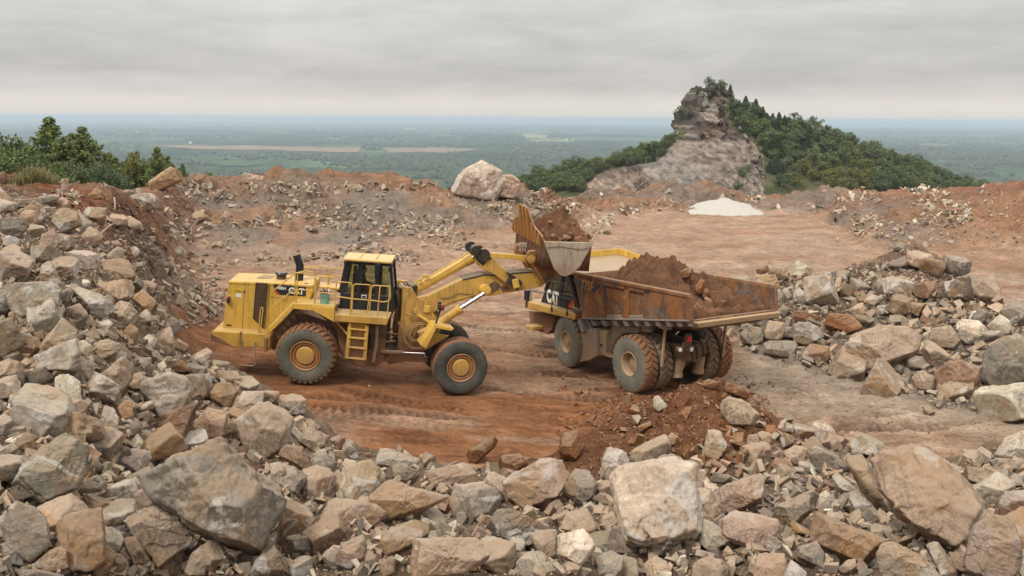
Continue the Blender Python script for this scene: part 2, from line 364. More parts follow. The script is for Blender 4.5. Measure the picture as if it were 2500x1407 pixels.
# wheels stand on the ground: pull the sheet to the contact points
contacts = [RF.w((0,s*1.72,-.05)) for s in (1,-1)]+[FF.w((0,s*1.72,-.03)) for s in (1,-1)]+[TF.w((0,s*1.5,0)) for s in (1,-1)]+[TF.w((4.25,s*1.7,0)) for s in (1,-1)]
num = np.zeros(len(P)); den = np.zeros(len(P)); wm = np.zeros(len(P))
for c in contacts:
    d2 = ((XY-c[:2])**2).sum(1); w = 1/(d2+.3)**1.5; num += w*c[2]; den += w; wm = np.maximum(wm, np.exp(-d2/2.2**2))
P[:,2] = P[:,2]*(1-wm) + (num/den)*wm + wm*yard*.02*tr
# wheel tracks pressed into the floor: (path, half track width)
def seg_dist(path):
    best = np.full(len(P),1e9); along = np.zeros(len(P)); side = np.zeros(len(P)); acc = 0
    for a,b in zip(path[:-1],path[1:]):
        a = np.array(a,float); b = np.array(b,float); d = b-a; L = np.linalg.norm(d); d /= L; r = XY-a; t = np.clip(r@d,0,L); q = r-t[:,None]*d; dd = np.linalg.norm(q,axis=1); m = dd<best
        best = np.where(m,dd,best); along = np.where(m,acc+t,along); side = np.where(m, d[0]*q[:,1]-d[1]*q[:,0], side); acc += L
    return side, along
RUT = np.zeros(len(P))
for path,gauge in [([(-14,30.2),(-6,29.4),(0,29.8),(7,31),(14,33)],1.4),([(-9,32.0),(-3,31.2),(3,31.8),(9,33.5),(16,37)],1.4),([(-10,33.3),(-2,33.6),(6,33.0)],1.5),([(6,28),(10,33),(16,37)],1.6),([(-3,44),(6,42),(14,44),(24,52)],1.6),
   ([(-14,48),(-2,50),(10,56),(30,60)],1.6),([(-6,58),(8,66),(24,70),(40,78)],1.6),([(-10,40.5),(2,39.5),(10,45),(14,62)],1.5),([(12,30),(20,31.5),(30,31)],1.5)]:
    sd, al = seg_dist(path)
    for g_ in (-gauge,gauge):
        e_ = np.abs(sd-g_); ins = smooth01((.48-e_)/.12); lug = np.sin(al*2*np.pi/.30+(sd-g_)*5*np.sign(sd-g_))
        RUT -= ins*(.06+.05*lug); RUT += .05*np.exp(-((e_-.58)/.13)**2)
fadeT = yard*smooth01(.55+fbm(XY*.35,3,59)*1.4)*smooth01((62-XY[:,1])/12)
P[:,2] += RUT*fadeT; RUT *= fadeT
col = PC[:,:3].copy()
n1 = fbm(XY*.12,4,61); n2 = fbm(np.c_[XY[:,0]*.13+XY[:,1]*.05, XY[:,1]*.42-XY[:,0]*.05],6,67,.62); n3 = fbm(XY*.9,4,71)
def toward(c, w):
    global col
    col = col*(1-w[:,None])+np.array(c)*w[:,None]
toward(PAL['p'], yard*smooth01((n2-.2)/.6)*.42)
toward((.34,.185,.105), yard*smooth01((-n2-.1)/.5)*.5*(P[:,1]>40))
toward((.19,.08,.038), yard*smooth01((tr-.2)/.6)*.28*(P[:,1]<50))
ber = (rg>.15)
toward((.21,.185,.16), ber*smooth01((n1-.1)/.35)*.6*(P[:,1]>50))
toward((.33,.18,.10), ber*smooth01((-n1-.15)/.35)*.6*(P[:,1]>50))
toward((.34,.26,.19), ber*smooth01((n3-.2)/.5)*.5*(P[:,1]<50)*(rg>.28)*(PC[:,0]<2.9*PC[:,2]))
# pale dusty strip and dark red churned strip at the right of the yard
dl = np.abs(XY[:,1]-(33.2-.12*(XY[:,0]-10)))
toward((.43,.335,.25), np.exp(-(dl/.9)**2)*(XY[:,0]>6)*smooth01((XY[:,0]-6)/4)*.75)
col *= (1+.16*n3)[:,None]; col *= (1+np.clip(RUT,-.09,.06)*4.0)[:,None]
nv_ = len(vv); I = np.arange(len(uu)*nv_).reshape(len(uu),nv_)
GF = np.stack([I[:-1,:-1],I[1:,:-1],I[1:,1:],I[:-1,1:]],-1).reshape(-1,4)

soil, n = new_mat('quarry_soil')
p = n.pos(); tint = n.attr()
a = n.noise(p, .9, 8, .65); b = n.noise(p, 7, 8, .7); yd = n.n('ShaderNodeAttribute', attribute_name='tint').outputs['Alpha']; st = n.noise(n.mapping(p,(.45,1.7,.6),(0,0,.22)), 1.9, 9, .72, .9); st = n.math('ADD', .5, n.math('MULTIPLY', n.math('SUBTRACT', st, .5), n.math('ADD', .25, yd)))
c = n.mix(n.ramp(a,[(.3,0),(.7,1)]), n.mix(1,tint,(.72,.68,.64),'MULTIPLY'), n.mix(1,tint,(1.22,1.2,1.17),'MULTIPLY'))
c = n.mix(n.ramp(st,[(.50,0),(.57,.5)]), c, n.mix(1,tint,(.58,.52,.47),'MULTIPLY'))
s3 = n.noise(n.mapping(p,(.8,1.5,1),(0,0,.2)), 2.9, 9, .78, .5); s4 = n.noise(n.mapping(p,(.7,1.25,1),(0,0,-.25)), 6.5, 6, .75); c = n.mix(n.ramp(s3,[(.41,.72),(.46,0)]), c, n.mix(1,tint,(.50,.44,.40),'MULTIPLY')); c = n.mix(n.ramp(s3,[(.55,0),(.60,.5)]), c, n.mix(1,tint,(1.38,1.36,1.34),'MULTIPLY')); c = n.mix(n.ramp(s4,[(.37,.7),(.42,0)]), c, n.mix(1,tint,(.48,.42,.38),'MULTIPLY')); c = n.mix(n.ramp(s4,[(.61,0),(.66,.5)]), c, n.mix(1,tint,(1.5,1.47,1.42),'MULTIPLY'))
c = n.mix(n.ramp(b,[(.55,0),(.75,.5)]), c, n.mix(1,tint,(1.5,1.5,1.5),'MULTIPLY'))
c = n.mix(n.ramp(b,[(.25,.6),(.42,0)]), c, n.mix(1,tint,(.5,.47,.44),'MULTIPLY'))
h = n.math('ADD', n.math('ADD', n.math('MULTIPLY', s3, 1.6), n.math('MULTIPLY', b, .5)), n.math('ADD', n.math('MULTIPLY', st, .9), n.noise(p, 30, 4, .7)))
n.out(c, .95, normal=n.bump(h,.9,.09), spec=.15)
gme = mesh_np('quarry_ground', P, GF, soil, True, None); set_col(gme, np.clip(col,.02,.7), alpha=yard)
ground = tag(link('quarry_ground', gme), kind='structure', label='brown and tan quarry floor with banks of spoil round it')
GROUND = BVHTree.FromPolygons([tuple(x) for x in P.tolist()], GF.tolist())
def hit(px, py, tree=None):
    d = ray(px,py); r = (tree or GROUND).ray_cast(Vector(CAM), Vector(d))
    return None if r[0] is None else (np.array(r[0]), np.array(r[1]))
def ground_z(x, y):
    r = GROUND.ray_cast(Vector((x,y,60)), Vector((0,0,-1))); return r[0].z if r[0] else 0.0

# ------------------------------------------------------------------ valley
VZ = -118.0
ys = np.concatenate([np.geomspace(118,1200,50,endpoint=False), np.geomspace(1200,46000,170)]); th = np.linspace(-.62,.62,200)
T, Yg = np.meshgrid(th, ys, indexing='ij'); Xg = Yg*T
zv = VZ + 9*fbm(np.c_[Xg.ravel()/900, Yg.ravel()/900],3,81).reshape(T.shape) + 7*np.clip((Yg-2500)/6000,0,1)*fbm(np.c_[Xg.ravel()/2600, Yg.ravel()/1300],3,83).reshape(T.shape)
t = smooth01((Yg-118)/640.0); zv = (-16)*(1-t)+zv*t - 6*(Yg<121)
zv = np.where(Yg>7000, zv + 26*np.maximum(0,fbm(np.c_[Xg.ravel()/5200, Yg.ravel()/2600],3,87).reshape(T.shape))*np.clip((Yg-7000)/9000,0,1), zv)
# one low far knoll on the skyline
kq = at(2182,300,30000); zv += 95*np.exp(-((Xg-kq[0])/520)**2-((Yg-30000)/2500)**2)
vcol = np.ones(T.shape+(3,))*np.array((.045,.065,.034))
nn = fbm(np.c_[Xg.ravel()/420, Yg.ravel()/900],4,91).reshape(T.shape)
vcol *= (1+.8*nn+.35*fbm(np.c_[Xg.ravel()/1500, Yg.ravel()/700],3,93).reshape(T.shape))[...,None]; vcol = np.maximum(vcol, .012)
I = np.arange(T.size).reshape(T.shape); VF = np.stack([I[:-1,:-1],I[1:,:-1],I[1:,1:],I[:-1,1:]],-1).reshape(-1,4)
vm, n = new_mat('valley_woodland'); p = n.pos(); tint = n.attr()
f1 = n.noise(p, .02, 6, .7); f2 = n.noise(n.mapping(p,(.6,.25,1)), .0045, 5, .6); 
c = n.mix(n.ramp(f1,[(.35,0),(.65,1)]), n.mix(1,tint,(.5,.55,.6),'MULTIPLY'), n.mix(1,tint,(1.6,1.5,1.3),'MULTIPLY'))
c = n.mix(n.ramp(f2,[(.45,0),(.62,.75)]), c, n.mix(1,c,(.55,.62,.75),'MULTIPLY'))
c = n.mix(n.ramp(n.noise(p,.0023,3,.5),[(.6,0),(.68,.55)]), c, (.11,.10,.055))
n.out(c, 1.0, normal=n.bump(f1,1.0,8.0), spec=0)
VP = np.stack([Xg,Yg,zv],-1).reshape(-1,3)
valley = tag(link('valley_ground', mesh_np('valley_ground', VP, VF, vm, True, vcol.reshape(-1,3))), kind='structure', label='wooded plain far below the quarry')
VALLEY = BVHTree.FromPolygons([tuple(x) for x in VP.tolist()], VF.tolist())
def field(name, pts, colr, lift=3.0):
    m_, n = new_mat(name+'_crop'); p = n.pos(); f = n.noise(n.mapping(p,(1,.3,1)), .01, 5, .6)
    n.out(n.mix(f, [k*.7 for k in colr], [k*1.25 for k in colr]), 1, spec=0)
    # sample a grid inside the quad so the sheet follows the land
    q = []; A,B,Cc,D = [np.array(x,float) for x in pts]; nu,nvv = 40,6
    for i in range(nu+1):
        for j in range(nvv+1):
            s_,t_ = i/nu, j/nvv; pp = (A*(1-s_)+B*s_)*(1-t_)+(D*(1-s_)+Cc*s_)*t_
            pp[1] += .9*math.sin(s_*9.7+len(q)*.0)+.7*math.sin(s_*23)
            hh = hit(pp[0],pp[1],VALLEY); q.append(hh[0]+np.array((0,0,lift)))
    Iq = np.arange((nu+1)*(nvv+1)).reshape(nu+1,nvv+1); Fq = np.stack([Iq[:-1,:-1],Iq[1:,:-1],Iq[1:,1:],Iq[:-1,1:]],-1).reshape(-1,4)
    tag(link(name, mesh_np(name, q, Fq, m_, True)), kind='structure')
FIELDS = [[(352,355),(882,362),(875,374),(470,365)],[(935,362),(1205,365),(1100,374),(950,374)],[(1272,328),(1335,330),(1335,340),(1285,338)],[(985,313),(1015,314),(1015,318),(985,318)],[(1285,341),(1400,343),(1400,348),(1300,347)],[(1435,317),(1470,318),(1470,320),(1435,320)],[(640,322),(720,323),(700,326),(650,325)],[(120,345),(190,346),(180,349),(130,349)],[(2240,352),(2330,354),(2310,359),(2250,358)],[(760,338),(850,339),(830,342),(770,342)],[(1040,330),(1120,331),(1100,334),(1050,334)],[(2360,330),(2440,331),(2430,334),(2370,333)],[(520,398),(640,400),(610,408),(540,407)]]
for k,fq in enumerate(FIELDS): field('field', fq, [(.23,.165,.11),(.22,.165,.11),(.24,.24,.12),(.26,.24,.13),(.20,.22,.10),(.24,.24,.13),(.13,.15,.08),(.16,.16,.085),(.15,.15,.08),(.17,.15,.09),(.12,.15,.07),(.16,.15,.09),(.085,.115,.05)][k])

# ------------------------------------------------------------------ air: one closed box round everything
hb = MB().box((0,23000,(-160+23)/2),(66000,47000,183)); ho = hb.build('haze', hz); tag(ho, 'pale blue haze lying over the far plain', kind='stuff')
# ------------------------------------------------------------------ rocks
def rock_mat(name, ochre, pale, dust, dark, bumpd=.035):
    m, n = new_mat(name); tint = n.attr(); rnd = n.rnd()
    o = n.n('ShaderNodeVectorMath', {0:n.obj(), 1:n.n('ShaderNodeCombineXYZ',{0:n.math('MULTIPLY',rnd,37.0),1:n.math('MULTIPLY',rnd,91.0),2:n.math('MULTIPLY',rnd,53.0)}).outputs[0]}, operation='ADD').outputs[0]
    ro = n.n('ShaderNodeVectorRotate', {'Vector':o,'Axis':(.5,.6,.3),'Angle':n.math('MULTIPLY',rnd,6.28)}).outputs[0]
    big = n.noise(ro, 1.3, 6, .6, .4); mid = n.noise(ro, 5.5, 7, .68); fine = n.noise(ro, 34, 5, .75)
    st = n.noise(n.mapping(ro,(.5,.7,5.5)), 1.7, 6, .65, .5)
    c = n.mix(n.ramp(big,[(.3,0),(.72,1)]), n.mix(1,tint,(.74,.73,.74),'MULTIPLY'), n.mix(1,tint,(1.2,1.17,1.12),'MULTIPLY'))
    c = n.mix(n.ramp(st,[(.5,0),(.66,.6)]), c, n.mix(1,tint,(.5,.48,.47),'MULTIPLY'))
    c = n.mix(n.ramp(st,[(.3,.5),(.4,0)]), c, n.mix(1,tint,(1.45,1.45,1.45),'MULTIPLY'))
    fv = n.n('ShaderNodeVectorMath', {0:n.n('ShaderNodeTexCoord').outputs['Normal'], 1:n.n('ShaderNodeCombineXYZ',{0:n.math('MULTIPLY',rnd,61.0),1:n.math('MULTIPLY',rnd,23.0)}).outputs[0]}, operation='ADD').outputs[0]
    fc = n.noise(fv, 1.5, 1, .4)
    c = n.mix(n.ramp(fc,[(.32,.85),(.47,0)]), c, n.mix(1,c,(.54,.46,.40),'MULTIPLY')); c = n.mix(n.ramp(fc,[(.54,0),(.66,.6)]), c, n.mix(1,c,(1.32,1.33,1.34),'MULTIPLY'))
    sn = n.noise(n.mapping(ro,(1,1,1),(0,0,0),(3,8,1)), 1.7, 6, .65, .9); c = n.mix(n.ramp(sn,[(.60,0),(.67,dark)]), c, n.mix(1,tint,(.36,.34,.34),'MULTIPLY'))
    oc = n.noise(ro, .9, 5, .62, .8)
    c = n.mix(n.ramp(oc,[(.51,0),(.63,ochre)]), c, (.30,.165,.065))
    pl = n.noise(n.mapping(ro,(1,1,1),(0,0,0),(9,4,2)), 1.15, 6, .6, 1.0)
    c = n.mix(n.ramp(pl,[(.58,0),(.62,pale)]), c, (.60,.57,.52))
    c = n.mix(n.ramp(mid,[(.28,dark),(.45,0)]), c, n.mix(1,tint,(.38,.36,.36),'MULTIPLY'))
    c = n.mix(n.ramp(fine,[(.36,.4),(.54,0)]), c, n.mix(1,c,(.5,.49,.48),'MULTIPLY'))
    c = n.mix(n.ramp(fine,[(.58,0),(.74,.4)]), c, n.mix(1,c,(1.6,1.58,1.55),'MULTIPLY'))
    up = n.ramp(n.math('ADD', n.nz(), n.math('MULTIPLY', n.math('SUBTRACT', mid, .5), 1.3)), [(.45,0),(.95,dust)])
    c = n.mix(up, c, (.37,.27,.185))
    h = n.math('ADD', n.math('MULTIPLY', mid, 1.0), n.math('ADD', n.math('MULTIPLY', st, .9), n.math('MULTIPLY', fine, .42)))
    n.out(c, .93, normal=n.bump(h,1.0,bumpd), spec=.2); return m
MR = {'t':rock_mat('rock_tan',.5,.5,.6,.6), 'g':rock_mat('rock_grey',.45,.55,.4,.65), 'b':rock_mat('rock_brown',.55,.25,.45,.6), 'w':rock_mat('rock_pale',.4,.5,.25,.4), 'm':rock_mat('clay_clod',.1,.0,.5,.5)}
TINT = {'g':(.285,.255,.222),'l':(.41,.37,.318),'t':(.37,.30,.232),'p':(.42,.325,.255),'w':(.60,.555,.48),'b':(.255,.18,.125),'d':(.175,.152,.128),'o':(.37,.245,.145),'r':(.245,.155,.11),'m':(.19,.09,.044),'c':(.50,.43,.35)}
MATOF = {'c':'w','g':'g','l':'g','t':'t','p':'t','w':'w','b':'b','d':'g','o':'b','r':'b','m':'m'}
CWORD = {'c':'cream','g':'grey','l':'light grey','t':'tan','p':'pinkish tan','w':'whitish','b':'brown','d':'dark grey','o':'ochre','r':'reddish brown','m':'clay covered'}
ICO = {}
def ico(k):
    if k not in ICO:
        bm = bmesh.new(); bmesh.ops.create_icosphere(bm, subdivisions=k, radius=1.0)
        ICO[k] = (np.array([v.co[:] for v in bm.verts]), np.array([[v.index for v in f.verts] for f in bm.faces])); bm.free()
    return ICO[k]
def polyrock(k, planes, rs, chips=5, rough=1.0, p=160):
    """planes [(normal, offset)] -> star-shaped block with chipped corners and broken faces"""
    D,F = ico(k); N = np.array([a for a,b in planes]); H = np.array([b for a,b in planes]); N = N/np.linalg.norm(N,axis=1)[:,None]
    def rad(d, N, H): q = np.maximum(d@N.T,1e-4)/H; m = q.max(1); return 1/(m*((q/m[:,None])**p).sum(1)**(1/p))
    if chips:
        dk = rs.normal(size=(chips,3)); dk /= np.linalg.norm(dk,axis=1)[:,None]
        # aim at corners: take the longest of a few candidate directions
        cand = rs.normal(size=(chips*6,3)); cand /= np.linalg.norm(cand,axis=1)[:,None]; rc = rad(cand,N,H)
        dk = cand[np.argsort(-rc)[:chips]]; rk = rad(dk,N,H)*rs.uniform(.84,.97,chips)
        nk = dk+rs.normal(size=dk.shape)*.28; nk /= np.linalg.norm(nk,axis=1)[:,None]; hk = (dk*nk).sum(1)*rk
        N = np.r_[N,nk]; H = np.r_[H,np.maximum(hk,.05*H.mean())]
    r = rad(D,N,H); V = D*r[:,None]; s = float(np.median(r))*2; o = rs.uniform(-50,50,3)
    if k >= 4:
        d = .020*fbm(V/s*1.6+o,3,1)+ .020*np.abs(fbm(V/s*4.2+o,3,5)) 
        ax = rs.normal(size=3); ax /= np.linalg.norm(ax); q = V@ax/s
        d = d + .030*(((q*4.5+.7*fbm(V/s*1.8+o,2,8))%1)-.5)*smooth01((fbm(V/s*1.3+o,2,9)+.25)/.3) - .04*smooth01((fbm(V/s*2.7+o,2,12)-.25)/.12)*.6
        if k >= 5: d = d + .011*fbm(V/s*15+o,3,21)
    else: d = .035*fbm(V/s*2.2+o,2,1)
    return V*(1+rough*d*s/np.maximum(r,.3*s))[:,None] if False else V+D*(rough*d*s)[:,None], F
def hull2(pts):
    pts = sorted(set(map(tuple,pts)))
    def half(ps):
        h = []
        for q in ps:
            while len(h)>=2 and (h[-1][0]-h[-2][0])*(q[1]-h[-2][1])-(h[-1][1]-h[-2][1])*(q[0]-h[-2][0]) <= 0: h.pop()
            h.append(q)
        return h
    a, b = half(pts), half(pts[::-1]); return a[:-1]+b[:-1]
def traced_rock(px, rs, code, deep=.75, lift=0.0, res=None, Y=None, rough=1.0):
    """px outline (photo pixels) -> solid block of real size standing on the ground at its own distance"""
    A = np.array(px,float); c = (A.min(0)+A.max(0))/2*.5+A.mean(0)*.5; w,h = A.max(0)-A.min(0)
    if Y is None:
        g = None
        for f in (.86,.6,.95,1.15,1.4):
            g = hit(c[0], c[1]+f*(A[:,1].max()-c[1]))
            if g is not None: break
        Y = g[0][1]+lift+.10*min(w,h)*g[0][1]/FPX
    ctr = at(c[0],c[1],Y); e3 = CAM-ctr; e3 /= np.linalg.norm(e3); e1 = np.cross((0,0,1),e3); e1 /= np.linalg.norm(e1); e2 = np.cross(e3,e1)
    L = []
    for q in A:
        d = ray(*q); t = ((ctr-CAM)@e3)/(d@e3); v = CAM+d*t-ctr; L.append((v@e1, v@e2))
    Hh = hull2([tuple(np.round(q,4)) for q in L]); pl = []; m = len(Hh)
    S = min(max(q[0] for q in L)-min(q[0] for q in L), max(q[1] for q in L)-min(q[1] for q in L))
    for i in range(m):
        a,b = np.array(Hh[i]),np.array(Hh[(i+1)%m]); d = b-a; n2 = np.array((d[1],-d[0])); ln = np.linalg.norm(n2)
        if ln < 1e-5: continue
        n2 /= ln; off = max(n2@a, .04*S)
        for tau in (rs.uniform(2,20), -rs.uniform(5,30)):
            ct, st = math.cos(R(tau)), math.sin(R(tau)); pl.append(((e1*n2[0]+e2*n2[1])*ct+e3*st, off*ct))
    dp = S*deep*.5; up = np.array((0,0,1.))
    wm = max(q[0] for q in L)-min(q[0] for q in L); hm = max(q[1] for q in L)-min(q[1] for q in L); ax_, ay_ = wm/S, hm/S; sl = rs.uniform(-.3,.3)
    pl.append((e3+e2*rs.uniform(.35,.62)/ay_+e1*sl/ax_*.4, dp*rs.uniform(.86,1.0)))
    pl.append((e3-e2*rs.uniform(.05,.35)/ay_-e1*sl/ax_, dp*rs.uniform(.9,1.0)))
    pl.append((e3+e1*rs.choice([-1,1])*rs.uniform(.4,.7)/ax_+e2*.1/ay_, dp*rs.uniform(.95,1.1)))
    pl.append((-e3+e2*.1/ay_, dp)); pl.append((-e3+e1*.4/ax_, dp)); pl.append((-e3-e1*.4/ax_, dp*.95))
    nn_ = [np.linalg.norm(a) for a,b in pl[-6:]]; pl[-6:] = [(a, b/q) for (a,b),q in zip(pl[-6:],nn_)]
    big = max(w,h); k = res or (6 if big>170 else 5 if big>62 else 4)
    V,F = polyrock(k, pl, rs, 4 if big>60 else 3, rough)
    return ctr, V*1.05, F, S
ROCKS = []          # (object, px centre, width, height, code, short phrase)
def add_rock(name, ctr, V, F, code, rs, cat='rock', var=.12):
    t = np.array(TINT[code])*np.array((1.0,.955,.885))*(1+rs.normal()*var)*(1+rs.normal(size=3)*.018)
    o = link(name, mesh_np(name, V, F, MR[MATOF[code]], True, np.clip(t,.02,.8)), None, Matrix.Translation(Vector(ctr)))
    o['category'] = cat; return o

